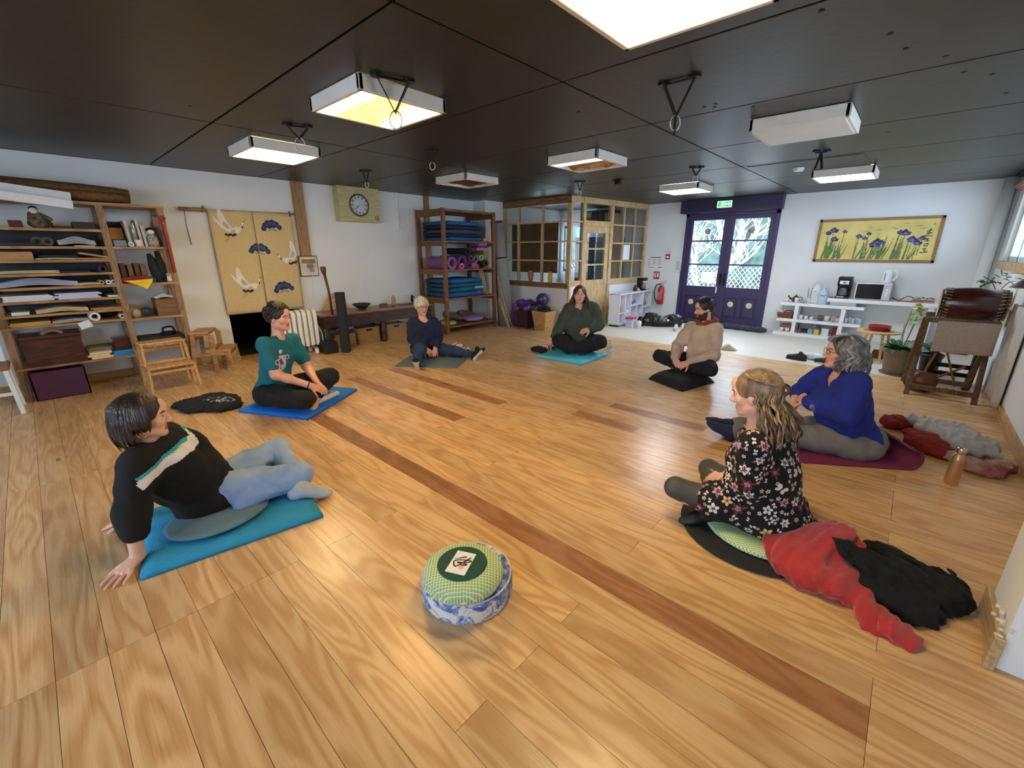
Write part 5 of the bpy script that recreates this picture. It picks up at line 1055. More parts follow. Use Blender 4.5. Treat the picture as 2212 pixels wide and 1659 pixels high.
s = SDF(.03); s.ell((-5.08, 6.48, .35), (.13, .13, .05)).ell((-5.12, 6.46, .41), (.07, .06, .04)).ell((-5.03, 6.5, .41), (.08, .06, .04)); s.disp = wrinkle(.008, 40, 3)
t = thing('black_cloth', 'black cloth heaped in the bamboo basket', 'cloth', (-5.08, 6.48, .3)); sdf_obj('cloth', s, .012, mat('black_cloth', (20, 19, 21), .8), t)
s = SDF(.02); s.cap((-5.26, 6.44, .37), (-5.24, 6.38, .30), .03).cap((-5.25, 6.46, .40), (-5.18, 6.50, .43), .03); s.disp = wrinkle(.005, 50, 5); t = thing('grey_scarf', 'grey mottled scarf between the ball and the bamboo basket', 'scarf', (-5.25, 6.42, .3)); sdf_obj('cloth', s, .01, mat('scarf_grey', (96, 98, 104), .9, .6, 40), t)
# ---- white pigeonhole unit along the office
wl = mat('white_laminate', (216, 218, 226), .45, .03)
ua = -.03
t = thing('white_shelf_unit', 'white pigeonhole shelf unit along the office wall', 'shelf unit', (-4.38, 7.68, 0), -ua)
def ub(n, *a, m=None): return MB().bb(a[0] * .84, a[1] * .84, *a[2:]).build(n, m or wl, t, local=True, bevel=.002)
ub('end_panel', 0, .28, 0, .02, .03, .64); ub('end_panel', 0, .28, 1.48, 1.50, .03, .64); ub('top_board', -.01, .29, 0, 1.5, .62, .64); ub('bottom_board', 0, .28, 0, 1.5, .03, .05); ub('back_panel', 0, .008, .02, 1.48, .05, .62)
for y, a, b in ((.25, .05, .62), (.50, .20, .62), (.82, .05, .38), (1.08, .05, .62)): ub('divider', .008, .28, y - .008, y + .008, a, b)
for a, b, z in ((.02, .25, .27), (.25, .50, .20), (.50, 1.08, .38), (1.08, 1.48, .30)): ub('inner_shelf', .008, .28, a, b, z - .016, z)
for y in (.02, 1.46): ub('foot', .02, .26, y, y + .03, 0, .03, m=blk)
def on_unit(x, y, z): c, q = math.cos(-ua), math.sin(-ua); return V(-4.38 + x * c * .84 - y * q, 7.68 + x * q + y * c, z)
t = thing('coffee_maker', 'black coffee maker on the white shelf unit beside the extinguisher', 'coffee maker', on_unit(.15, 1.18, .6405), -ua)
for n_, a in (('base', (-.08, .08, -.09, .09, 0, .025)), ('water_tank', (-.08, -.02, -.09, .09, .025, .25)), ('brew_head', (-.08, .08, -.09, .09, .20, .26))): MB().bb(*a).build(n_, blk, t, local=True, bevel=.006)
MB().lathe([(.045, 0), (.055, .03), (.05, .09), (.035, .12)], (.03, 0, .028), 18).build('glass_jug', mat('jug_glass', (90, 92, 92), .1, .1, spec=.8), t, local=True, smooth=True)
for i, (x, y, h, m, lb) in enumerate(((.15, .86, .13, ('dark_bottle', (36, 28, 28)), 'dark little bottle on the white shelf unit'), (.2, .92, .07, ('orange_pack', (206, 150, 80)), 'orange packet on the white shelf unit'), (.12, .98, .06, ('brown_bag', (84, 66, 60)), 'brown paper bag on the white shelf unit'))): p = on_unit(x, y, .6405); one('bottle' if i == 0 else 'packet', MB().lathe([(.03, 0), (.04, .01), (.038, h * .6), (.018, h * .8), (.016, h)], p, 12), mat(*m, .5), lb, 'bottle' if i == 0 else 'packet', smooth=True)
t = thing('toy_hen', 'red and grey toy hen in the white shelf unit', 'ornament', on_unit(.2, .72, .3815)); p = on_unit(.2, .72, .3815); MB().sph(p + (0, 0, .035), (.03, .045, .03), 14, 8).build('body', mat('hen_grey', (120, 110, 110), .6), t, smooth=True); MB().sph(p + V(.01, .05, .07), (.015, .015, .035), 10, 6).build('comb', red, t, smooth=True)
p = on_unit(.2, .12, .271); one('wood_cube', MB().bb(p[0] - .05, p[0] + .05, p[1] - .05, p[1] + .05, p[2], p[2] + .10), wood('cube_orange', (196, 140, 70), rough=.5), 'orange wooden cube in the first white pigeonhole', 'block', bevel=.006)
p = on_unit(.2, .38, .2005); one('white_tub', MB().lathe([(.06, 0), (.075, .10), (.07, .10), (.055, .01)], p, 16), mat('tub_white', (206, 214, 226), .4), 'white tub in the second pigeonhole', 'tub', smooth=True)
p = on_unit(.16, 1.28, .3); one('dried_plant', MB().tube(cat_rom([p + (0, 0, .001), p + (.02, .0, .08), p + (-.01, .02, .16)], 3), [.03, .05, .06, .06, .05, .03, .01], 9), mat('straw', (150, 124, 92), .9, .4, 40, .6, 60), 'dry straw bundle at the far end of the white unit', 'dried plant', smooth=True)
t = thing('plastic_box', 'clear plastic box with red lid on the floor before the white unit', 'box', (-3.98, 7.86, 0)); MB().bb(-4.05, -3.90, 7.79, 7.95, 0, .17).build('tub', mat('tub_lilac', (190, 190, 206), .2, .1), t, bevel=.01); MB().bb(-4.06, -3.89, 7.78, 7.96, .17, .20).build('lid', mat('lid_red', (206, 62, 84), .4), t, bevel=.008)
s = SDF(.03); s.ell((-3.81, 7.86, .07), (.06, .05, .075)).ell((-3.80, 7.87, .12), (.04, .035, .03)); s.disp = wrinkle(.006, 50, 8); t = thing('white_sack', 'small white plastic bag beside the red lidded box', 'bag', (-3.81, 7.86, 0)); sdf_obj('bag', s, .01, mat('bag_white', (222, 222, 206), .4), t)
t = thing('kettle_black', 'small black kettle with steel top behind the red lidded box', 'kettle', (-3.90, 8.14, 0)); MB().lathe([(.06, 0), (.075, .02), (.07, .12), (.045, .17), (.02, .19)], (-3.90, 8.14, 0), 18).build('body', blk, t, smooth=True); MB().torus((-3.90, 8.14, .21), .04, .007, R=np.array([[.7, 0, .7], [.7, 0, -.7], [0, 1, 0]]), n=16, m=6).build('handle', steel, t, smooth=True)
s = SDF(.06); s.ell((-3.70, 8.35, .10), (.26, .17, .11)).ell((-3.40, 8.55, .10), (.2, .16, .12)).ell((-3.75, 8.32, .19), (.12, .1, .08)).cap((-3.85, 8.22, .08), (-3.3, 8.55, .10), .07).ell((-3.35, 8.5, .18), (.1, .1, .06)); s.disp = wrinkle(.014, 22, 12)
t = thing('black_bag', 'big crumpled black bag and coat lying left of the purple door', 'bag', (-3.6, 8.4, 0)); sdf_obj('bag', s, .014, mat('black_nylon', (26, 27, 30), .38, .4, 8, .3, 40), t); MB().sph((-3.43, 8.36, .13), (.025, .02, .025), 10, 6).build('white_badge', pw, t, smooth=True)
def shoe(name, label, c, ang, m, sole, grp):
    t = thing(name, label, 'shoe', (c[0], c[1], 0), ang, grp); s = SDF(.02)
    s.chain([(0, -.09, .04), (0, 0, .045), (0, .09, .032)], [.038, .036, .034]).cap((0, -.08, .06), (0, -.05, .095), .036, .034).ell((0, -.075, .11), (.026, .032, .03), op='s', k=.01)
    v, q = s.mesh(.008); mesh_obj('upper', v, q, m, t, True, True); MB().prism([(.032 * math.cos(a) * (1 + .15 * math.sin(a)), .13 * math.sin(a)) for a in np.arange(20) * math.pi / 10], .022).build('sole', sole, t, local=True, bevel=.005); MB().box((0, .02, .076), (.04, .06, .008), np.array(Matrix.Rotation(-.25, 3, 'X'))).build('laces', paper_d if m is not blk else pw, t, local=True)
    return t
ws = mat('white_leather', (222, 222, 220), .5, .1, 20, col2=(190, 190, 188))
shoe('sneaker', 'white sneaker with black stripes on the floor left of the door, nearer one', (-3.16, 8.10), .5, ws, ws, 'white sneakers'); shoe('sneaker', 'white sneaker with black stripes on the floor left of the door, farther one', (-3.08, 8.30), .2, ws, ws, 'white sneakers')
bs = mat('black_leather', (24, 22, 24), .5)
shoe('black_shoe', 'pointed black shoe at the edge of the plank floor', (-.98, 6.96), 1.45, bs, bs, 'black shoes'); shoe('black_shoe', 'black shoe with white sole lying next to the pointed one', (-.66, 6.93), 1.2, bs, ws, 'black shoes')
s = SDF(.03); s.ell((-.80, 7.12, .05), (.12, .07, .05)); s.disp = wrinkle(.008, 40, 2); t = thing('white_bundle', 'crumpled white cloth behind the black shoes', 'cloth', (-.8, 7.12, 0)); sdf_obj('cloth', s, .012, mat('cloth_white', (206, 212, 222), .8), t)
one('wooden_wedge', MB().prism([(0, 0), (.26, 0), (.12, .10)], .12, R=np.array([[.95, 0, .3], [.3, 0, -.95], [0, 1, 0]]), t=(-2.02, 7.0, 0)), mat('wedge_wood', (196, 176, 146), .5), 'pale wooden wedge on the floor behind the man in beige', 'wedge', bevel=.02)
# ================================================================ painting of irises
t = thing('iris_painting', 'wide framed painting of blue irises on a gold ground with brushed characters', 'painting', (-.58, YB - .02, 1.28))
px0, px1, pz0, pz1 = -1.355, .185, 1.275, 1.952; fw_ = wood('painting_frame', (160, 116, 74), rough=.45, along='X')
for a, b, c, d in ((px0, px1, pz0, pz0 + .04), (px0, px1, pz1 - .04, pz1), (px0, px0 + .04, pz0, pz1), (px1 - .04, px1, pz0, pz1)): MB().bb(a, b, YB - .035, YB - .002, c, d).build('frame_bar', fw_, t, bevel=.004)
MB().bb(px0 + .03, px1 - .03, YB - .02, YB - .004, pz0 + .03, pz1 - .03).build('canvas', mat('gold_ground', (220, 202, 122), .6, .12, 3, .05, 40), t)
r = random.Random(11); sh = []
def leafp(x, y0, x2, y2, w, k):
    for P in stroke([(x, y0), ((x + x2) / 2 + (x2 - x) * .12, (y0 + y2) / 2 - .0), (x2, y2)], [w, w * .8, .004]): sh.append((P, k))
for (c, n, sp, hh) in ((-.60, 11, .13, .40), (-.48, 7, .10, .34), (-.16, 8, .10, .34), (.0, 10, .13, .42), (.10, 5, .06, .36), (.30, 9, .11, .40), (.42, 5, .07, .30)):
    for i in range(n):
        x = c + r.uniform(-sp, sp) * .7; leafp(x, -.29, x + r.uniform(-.02, .11), -.29 + hh * r.uniform(.5, 1), r.uniform(.014, .035), r.choice((0, 0, 1, 6)))
def iris(x, y, s):
    for a in range(5):
        an = a * 1.26 + .3; sh.append((circ(x + .035 * s * math.cos(an), y + .02 * s * math.sin(an), .028 * s, 9, .014 * s), r.choice((2, 3, 2))))
    for P in stroke([(x - .05 * s, y + .01), (x, y + .04 * s), (x + .05 * s, y - .02)], [.012 * s, .022 * s, .01 * s]): sh.append((P, 3))
    for P in stroke([(x, y), (x - .02, y - .25)], [.008, .010]): sh.insert(0, (P, 0))
for q in ((-.55, .16, 1.1), (-.62, .12, .8), (-.40, .14, .6), (-.52, .02, 1.0), (-.20, .06, .8), (-.12, .03, .7), (-.08, .10, .6), (.02, -.07, 1.3), (.10, -.04, .9), (.05, -.02, 1.0), (.36, .10, 1.2), (.30, .11, .8), (.46, .0, 1.2), (.53, -.05, 1.0), (.57, .02, .8)): iris(*q)
for i in range(9): x, y = r.uniform(-.25, .6), r.uniform(.13, .24); [sh.append((P, 5)) for P in stroke([(x, y), (x + .03, y + .012), (x + .06, y + .004)], [.004, .009, .004])]
for (P0) in ([(.60, .12), (.66, .14)], [(.64, .16), (.62, .08), (.58, .05), (.66, .055), (.68, .05)], [(.60, .10), (.66, .10), (.62, .07)], [(.61, .01), (.65, .01)], [(.63, .02), (.63, -.02)], [(.60, -.02), (.66, -.02)], [(.61, -.06), (.65, -.055), (.645, -.09), (.61, -.09), (.61, -.06)], [(.60, -.14), (.64, -.12), (.62, -.17), (.66, -.16)], [(.58, -.19), (.67, -.18)]):
    for P in stroke(P0, [.016] + [.011] * (len(P0) - 1)): sh.append((P, 4))
sh.append((circ(.67, .22, .014, 4), 5))
print_grid('iris_print', sh, (1.44, .58), .0055, plane_place(((px0 + px1) / 2, YB - .0205, (pz0 + pz1) / 2), (1, 0, 0), (0, 0, 1)), [mat('iris_leaf', (92, 122, 62), .7, .15), mat('iris_leaf_blue', (92, 120, 104), .7, .15), mat('iris_blue', (92, 92, 150), .7, .15), mat('iris_dark', (52, 44, 84), .7), ink, mat('gold_dark', (140, 126, 66), .7), mat('iris_leaf_olive', (128, 136, 64), .7)], t)  # includes a darker gold paint for the small strokes
# ================================================================ white tea shelf by the back wall
t = thing('tea_shelf', 'low white open shelf with tea things along the back wall', 'shelf', (-.7, 9.1, 0)); wl2 = mat('white_board', (228, 232, 236), .4, .02)
def kb(n, *a): return MB().bb(*a).build(n, wl2, t, bevel=.003)
KY0, KY1 = 8.93, 9.27
kb('bottom_board', -1.70, -.55, KY0, KY1, 0, .06); kb('middle_board', -1.68, -.48, KY0, KY1, .25, .30); kb('upper_board', -1.66, -.48, KY0, KY1, .53, .58)
for x in (-1.40, -.74): kb('upright', x - .03, x + .03, KY0 + .01, KY1, .06, .25); kb('upright', x - .03, x + .03, KY0 + .01, KY1, .30, .53)
kb('counter_board', -.99, .36, KY0, KY1, .64, .70); kb('counter_support', -.95, -.60, KY0 + .08, KY1, .58, .64)
for x in (.30,): kb('counter_leg', x - .04, x + .03, KY0 + .02, KY1, 0, .64)
for x in (-1.66, -1.36): MB().cyl((x, KY1 - .02, .06), (x, KY1 - .02, .25), .006, n=6).cyl((x, KY1 - .02, .30), (x, KY1 - .02, .53), .006, n=6).build('thin_rod', steel, t)
cer = mat('ceramic_white', (216, 216, 208), .3, .03); cupg = mat('glass_bluish', (168, 186, 198), .12, .08, spec=.8)
def cup(label, x, y, z, r=.03, h=.06, m=cer, group=None, name='cup', handle=False):
    t = thing(name, label, 'cup', (x, y, z), 0, group); MB().lathe([(r * .7, 0), (r * .85, .004), (r, h), (r * .9, h), (r * .7, .008), (.001, .007)], (x, y, z + .0006), 14).build('body', m, t, smooth=True)
    if handle: MB().torus((x, y - r - .004, z + h * .5), h * .28, .005, R=np.array([[0, 0, 1], [1, 0, 0], [0, 1, 0]]), n=12, m=5).build('handle', m, t, smooth=True)
    return t
# upper board, left part
cup('white cup first from the left on the tea shelf', -1.59, 9.05, .58, .035, .075); cup('white mug in front of the red teapot', -1.43, 8.99, .58, .035, .085)
t = thing('teapot', 'dark red teapot on the tea shelf', 'teapot', (-1.47, 9.12, .58)); MB().lathe([(.03, 0), (.055, .02), (.06, .06), (.035, .10), (.012, .11), (.012, .125), (.001, .13)], (-1.47, 9.12, .5806), 18).build('body', mat('teapot_red', (128, 40, 44), .3), t, smooth=True); MB().tube(cat_rom([(-1.53, 9.12, .63), (-1.57, 9.12, .65), (-1.59, 9.12, .69)], 3), [.016] * 4 + [.012, .010, .008], 8).build('spout', blk, t, smooth=True); MB().torus((-1.40, 9.12, .64), .03, .006, R=np.array([[1, 0, 0], [0, 0, -1], [0, 1, 0]]), n=14, m=5).build('handle', blk, t, smooth=True)
cup('small glass dish on the tea shelf beside the mug', -1.34, 8.99, .58, .045, .05, mat('dish_grey', (150, 154, 172), .25))
t = thing('brush_jar', 'pale jar with two upright brushes on the tea shelf', 'jar', (-1.27, 9.06, .58)); MB().lathe([(.03, 0), (.032, .09), (.028, .09), (.026, .01)], (-1.27, 9.06, .5806), 14).build('jar', cer, t, smooth=True)
for d in (-.012, .014): MB().bar((-1.27 + d, 9.06, .60), (-1.275 + d * 2, 9.06, .84), .012, .012).build('brush', mat('brush_taupe', (150, 132, 126), .6), t)
t = thing('water_jug', 'white plastic water dispenser flask on the tea shelf', 'flask', (-1.17, 9.10, .58)); MB().lathe([(.085, 0), (.09, .02), (.085, .20), (.07, .27), (.05, .31), (.02, .34), (.001, .345)], (-1.185, 9.12, .5806), 20).build('body', mat('flask_white', (214, 222, 228), .3), t, smooth=True); MB().torus((-1.185, 9.12, .90), .045, .008, R=np.array([[1, 0, 0], [0, 0, -1], [0, 1, 0]]), n=18, m=6).build('handle', mat('flask_white', (214, 222, 228), .3), t, smooth=True); MB().bb(-1.20, -1.17, 9.02, 9.05, .78, .80).build('tap', mat('flask_grey', (160, 168, 176), .4), t)
t = thing('water_bottle', 'clear five litre water bottle with blue lettering beside the white flask', 'bottle', (-1.065, 9.04, .58)); MB().lathe([(.06, 0), (.07, .01), (.07, .18), (.055, .22), (.02, .25), (.02, .27)], (-1.065, 9.04, .5806), 18).build('body', mat('pet_clear', (186, 208, 224), .1, .05, spec=.7), t, smooth=True)
v = [(-1.065 + .0715 * math.sin(a), 9.04 - .0715 * math.cos(a)) for a in np.linspace(-.7, .7, 9)]; mb = MB()
for i in range(7): a, b = v[i], v[i + 1]; z = .72 + .012 * math.sin(i * 2.3); mb.add([(*a, z - .004), (*b, z + .008 * math.sin(i * 4)), (*b, z + .012), (*a, z + .01)], [(0, 1, 2, 3)])
mb.build('lettering', mat('letter_blue', (60, 90, 140), .6), t)
# counter
t = thing('filter_machine', 'black filter coffee machine with silver panel beside the microwave', 'coffee maker', (-.81, 9.06, .70)); R0 = (-.81, 9.06)
for n_, a in (('base', (-.09, .09, -.12, .12, 0, .035)), ('back', (-.09, .09, .02, .12, .035, .33)), ('brew_head', (-.09, .09, -.12, .12, .20, .345))): MB().bb(a[0] + R0[0], a[1] + R0[0], a[2] + R0[1], a[3] + R0[1], a[4] + .7005, a[5] + .7005).build(n_, blk, t, bevel=.01)
MB().bb(R0[0] - .06, R0[0] + .06, R0[1] - .125, R0[1] - .12, .93, .985).build('panel', mat('silver_panel', (196, 198, 206), .3, metal=.5), t, bevel=.002); MB().bb(R0[0] - .015, R0[0] + .02, R0[1] - .127, R0[1] - .125, .945, .965).build('display', ink, t)
MB().lathe([(.05, 0), (.06, .03), (.055, .09), (.04, .12), (.045, .13)], (R0[0], R0[1] - .05, .737), 18).build('glass_jug', mat('jug_glass', (90, 92, 92), .1), t, smooth=True); MB().bb(R0[0] - .07, R0[0] + .03, R0[1] - .123, R0[1] - .12, .72, .735).build('chrome_strip', steel, t)
t = thing('microwave', 'white microwave oven with dark door on the white counter', 'microwave', (-.43, 9.08, .70)); mx0, mx1, my, mz = -.65, -.21, 8.94, .7005
MB().bb(mx0, mx1, my, 9.26, mz + .008, mz + .265).build('case', wl2, t, bevel=.006); MB().bb(mx0 + .015, mx1 - .10, my - .012, my, mz + .02, mz + .25).build('door', mat('oven_glass', (26, 28, 34), .12, .05), t, bevel=.003); MB().bb(mx1 - .095, mx1 - .005, my - .008, my, mz + .015, mz + .255).build('control_panel', mat('panel_silver', (190, 194, 202), .35), t)
for z in (.17, .12, .08): MB().cyl((mx1 - .05, my - .008, mz + z), (mx1 - .05, my - .022, mz + z), .018, n=14).build('knob', wl2, t)
for x in (mx0 + .05, mx1 - .05): MB().bb(x - .015, x + .015, my + .04, my + .07, mz, mz + .008).build('foot', blk, t)
t = thing('kettle', 'white electric kettle standing on the microwave', 'kettle', (-.31, 9.12, .966)); MB().lathe([(.07, 0), (.075, .02), (.062, .17), (.055, .20), (.03, .215), (.001, .22)], (-.31, 9.12, .9665), 20).build('body', wl2, t, smooth=True); MB().tube(cat_rom([(-.25, 9.10, 1.16), (-.20, 9.09, 1.14), (-.19, 9.09, 1.06), (-.235, 9.10, 1.0)], 4), .012, 8).build('handle', wl2, t, smooth=True); MB().prism([(0, 0), (-.04, .03), (0, .045)], .03, R=np.array([[1, 0, 0], [0, 0, -1], [0, 1, 0]]), t=(-.37, 9.12, 1.12)).build('spout', wl2, t); MB().bb(-.335, -.325, 9.042, 9.052, 1.0, 1.12).build('gauge', mat('gauge_blue', (110, 130, 150), .3), t)
one('power_cord', MB().tube(cat_rom([(-.19, 9.2, .74), (-.1, 9.15, .71), (.0, 9.2, .77), (.08, 9.18, .74), (.05, 9.1, .712), (-.05, 9.05, .709)], 5), .006, 6), blk, 'black power cord looping on the counter right of the microwave', 'cord')
one('serving_board', MB().bb(-.12, .18, 8.97, 9.10, .7005, .715), wood('board_red', (180, 112, 74), rough=.5, along='X'), 'thin reddish wooden board on the counter', 'board', bevel=.003)
t = thing('tea_tray', 'wooden tray with little mushroom ornaments at the counter end', 'tray', (.18, 9.14, .7)); MB().bb(.06, .31, 9.11, 9.22, .7005, .712).bb(.06, .31, 9.105, 9.115, .7005, .735).build('tray', wood('board_red', (180, 112, 74), along='X'), t, bevel=.003)
for i, x in enumerate((.13, .17, .22, .26, .29)): MB().cyl((x, 9.16, .712), (x + .004, 9.16, .75 + .012 * (i % 2)), .010, .007, n=8).build('stem', cer, t); MB().lathe([(.022, 0), (.018, .010), (.001, .016)], (x + .004, 9.16, .748 + .012 * (i % 2)), 10).build('cap', mat('mushroom_cap', (110, 96, 80), .6), t, smooth=True)
MB().lathe([(.03, 0), (.03, .05), (.026, .05)], (.09, 9.16, .7125), 12).build('glass', cupg, t, smooth=True)
one('black_tray', MB().bb(-.98, -.88, 8.98, 9.1, .7005, .71), blk, 'small black tray on the counter left end', 'tray', bevel=.002)
# middle board
t = thing('wicker_tray', 'brown wicker basket with bread cloth on the middle tea shelf', 'basket', (-1.56, 9.05, .30)); wk = mat('wicker_brown', (120, 74, 42), .7, .3, 40, .6, 60)
for i in range(4): s_ = .86 + .05 * i; MB().bb(-1.56 - .13 * s_, -1.56 + .12 * s_, 9.05 - .10 * s_, 9.05 + .10 * s_, .3008 + i * .022, .3008 + i * .022 + .021).build('woven_course', wk, t, bevel=.006, seg=1)
MB().tube(cat_rom([(-1.6, 9.04, .39), (-1.55, 9.04, .43), (-1.47, 9.04, .42), (-1.45, 9.04, .39)], 4), .007, 6).build('handle', blk, t)
s = SDF(.015); s.cap((-1.71, 9.0, .43), (-1.63, 9.02, .40), .022).ell((-1.62, 9.03, .40), (.03, .03, .015)); s.disp = wrinkle(.004, 60, 1); t = thing('paper_napkin', 'white crumpled napkin sticking out of the wicker basket', 'napkin', (-1.67, 9.01, .39)); sdf_obj('napkin', s, .007, cer, t)
for i, x in enumerate((-1.33, -1.25, -1.17)): cup(('leftmost', 'middle', 'rightmost')[i] + ' of the small stacked white cups on the middle tea shelf', x, 9.03, .30, .035 - .003 * i, .075 - .012 * i, mat('cup_lilac', (214, 208, 222), .3), 'small white cups')
cup('dark grey mug with white handle on the middle tea shelf', -1.04, 9.02, .30, .045, .09, mat('mug_grey', (96, 86, 90), .4), None, 'mug', True)
cup('white mug lying beside the dark grey mug', -.95, 9.04, .30, .038, .085, cer, None, 'mug', True)
t = thing('saucer_stack', 'white saucers standing on edge on the middle tea shelf', 'saucer', (-.86, 9.0, .30)); [MB().lathe([(.001, 0), (.045, .0), (.052, .008), (.046, .008), (.001, .004)], (-.87 + .02 * i, 9.0, .353), 20, R=np.array([[.3, 0, .95], [.95, 0, -.3], [0, 1, 0]])).build('saucer', cer, t, smooth=True) for i in range(3)]
cup('pink bowl on the middle tea shelf by the upright', -.79, 8.98, .30, .04, .07, mat('cup_pink', (214, 176, 168), .35), None, 'bowl')
for i in range(5): cup(('first', 'second', 'third', 'fourth', 'fifth')[i] + ' clear drinking glass from the left on the middle tea shelf', -.68 + .045 * i, 9.0 + .05 * (i % 2), .30, .026, .085 + .01 * (i % 2), cupg, 'drinking glasses', 'drinking_glass')
# bottom board
cup('white patterned cup on the bottom tea shelf', -1.58, 8.97, .06, .035, .07); cup('white cup with handle on the bottom tea shelf', -1.49, 8.98, .06, .033, .065, cer, None, 'cup', True)
cup('wide terracotta bowl behind the cups on the bottom tea shelf', -1.54, 9.12, .06, .09, .12, mat('bowl_terra', (196, 150, 130), .5), None, 'bowl')
for i, (x, y, w, h, nm, c, lb) in enumerate(((-1.31, 9.0, .035, .075, 'tin_brown', (120, 66, 54), 'brown tin on the bottom tea shelf'), (-1.14, 8.97, .04, .095, 'can_blue', (126, 172, 214), 'light blue jar on the bottom tea shelf'), (-1.05, 8.98, .035, .09, 'box_yellow', (222, 180, 70), 'yellow packet on the bottom tea shelf'), (-.93, 8.99, .05, .12, 'box_pale', (206, 212, 218), 'pale grey packet on the bottom tea shelf'), (-.81, 9.05, .03, .14, 'box_wine', (112, 26, 40), 'dark red box at the right end of the bottom tea shelf'))):
    one('tin' if i == 0 else 'packet', MB().bb(x - w, x + w, y - .03, y + .03, .0605, .06 + h) if i not in (0, 1) else MB().lathe([(w, 0), (w, h * .8), (w * .6, h * .9), (w * .6, h)], (x, y, .0605), 14), mat(nm, c, .45, .08), lb, 'packet' if i else 'tin', bevel=.003)
cup('patterned white teapot stand behind the blue jar', -1.10, 9.12, .06, .055, .17, mat('pattern_bw', (206, 210, 214), .4, .8, 40, col2=(70, 76, 90)), None, 'pitcher', True)
cup('white rice bowl with red dot on the bottom tea shelf', -.69, 8.99, .06, .07, .08, mat('bowl_cream', (222, 206, 196), .4), None, 'bowl')
one('dark_pan', MB().lathe([(.08, 0), (.10, .05), (.095, .05), (.075, .008)], (-1.24, 9.14, .0605), 18), mat('pan_dark', (50, 40, 40), .5), 'dark pan in the shade of the bottom tea shelf', 'pan', smooth=True)
# ---- stool table with red dish
t = thing('side_table', 'small round pale wooden table with flared legs', 'table', (-.20, 7.62, 0)); stw = wood('table_pale', (214, 176, 124), (190, 146, 94), .45, 'X')
MB().lathe([(.20, .385), (.24, .395), (.24, .41), (.235, .415), (.001, .415)], (-.20, 7.62, 0), 32).build('table_top', stw, t)
for a in (.5, 2.1, 3.65, 5.2): MB().bar((-.20 + .12 * math.cos(a), 7.62 + .12 * math.sin(a), .39), (-.20 + .19 * math.cos(a), 7.62 + .19 * math.sin(a), 0), .035, .035, w2=.025, h2=.025, up=(1, 0, 0)).build('leg', stw, t, bevel=.005)
one('red_dish', MB().lathe([(.10, 0), (.115, .005), (.125, .06), (.13, .066), (.12, .066), (.11, .012), (.001, .010)], (-.20, 7.62, .4205), 30), mat('enamel_red', (150, 24, 44), .25, .08, coat=.4), 'round dark red dish on the small table', 'dish', smooth=True)
one('place_mat', MB().lathe([(.001, 0), (.17, 0), (.17, .004), (.001, .004)], (-.20, 7.62, .4156), 24), mat('rattan_mat', (150, 116, 84), .8, .3, 50), 'dark rattan mat under the red dish', 'place mat')
one('folded_napkin', MB().box((-.04, 7.64, .424), (.10, .08, .012), rotz(.4)), cer, 'white folded napkin beside the red dish', 'napkin', bevel=.003)
basket('small_basket', 'small wicker basket under the round table', -.22, -.06, 7.80, 7.98, .10, False, wk)
# ---- plants
soil = mat('soil', (52, 38, 30), .95, .3, 40, .6, 60); gleaf, yleaf, dleaf = mat('leaf_green', (52, 92, 46), .5, .3, 12), mat('leaf_yellow', (178, 196, 110), .5, .2, 12), mat('leaf_dark', (34, 56, 34), .5, .3, 12)
def leaf_geo(mb, base, d, L, w, mi=0, droop=.3):
    d = nrm(d); a, b, _ = basis(d); P = []; n = 6
    for i in range(n + 1):
        u = i / n; c = V(*base) + d * L * u - V(0, 0, droop * L * u * u); ww = w * math.sin(math.pi * min(.98, .08 + u * .92)) ; P += [c - a * ww, c + b * ww * .18, c + a * ww]
    f = []
    for i in range(n): k = i * 3; f += [(k, k + 1, k + 4, k + 3), (k + 1, k + 2, k + 5, k + 4)]
    mb.add(P, f, mi)
def potplant(name, label, c, pr, ph, pm, leaves, stems, lm, ring=True):
    t = thing(name, label, 'plant', c); x, y = c[0], c[1]; z = c[2]
    MB().lathe([(pr * .72, 0), (pr * .8, ph * .2), (pr * .93, ph * .85), (pr * 1.04, ph * .87), (pr * 1.06, ph), (pr * .95, ph), (pr * .92, ph * .9)], (x, y, z + .012), 28, close=False).build('pot', pm, t, smooth=True)
    MB().lathe([(.001, ph * .9), (pr * .93, ph * .9)], (x, y, z + .012), 24, close=False).build('soil', soil, t); MB().lathe([(.001, 0), (pr * .92, 0), (pr * .98, .016), (pr * .9, .016), (pr * .85, .008)], (x, y, z), 28).build('saucer', pm, t, smooth=True)
    for (p, d, L, w, dr) in leaves: mb = MB(); leaf_geo(mb, (x + p[0], y + p[1], z + p[2]), d, L, w, 0, dr); mb.build('leaf', lm, t, smooth=True)
    for (pts, r_) in stems: MB().tube(cat_rom([(x + p[0], y + p[1], z + p[2]) for p in pts], 4), r_, 6).build('stem', mat('stem_brown', (120, 96, 62), .7), t, smooth=True)
    return t
r = random.Random(5); lv = []
for i in range(64): a = r.uniform(0, 6.28); lv.append(((.07 * math.cos(a), .07 * math.sin(a), .30), (math.cos(a), math.sin(a), r.uniform(.2, 1.6)), r.uniform(.12, .24), r.uniform(.022, .04), .35))
for i in range(26): lv.append(((-.02 + r.uniform(0, .13), .05 + r.uniform(-.04, .04), .62 + r.uniform(0, .2)), (r.uniform(-.6, .8), r.uniform(-.5, .5), r.uniform(.1, 1)), r.uniform(.08, .15), r.uniform(.02, .03), .4))
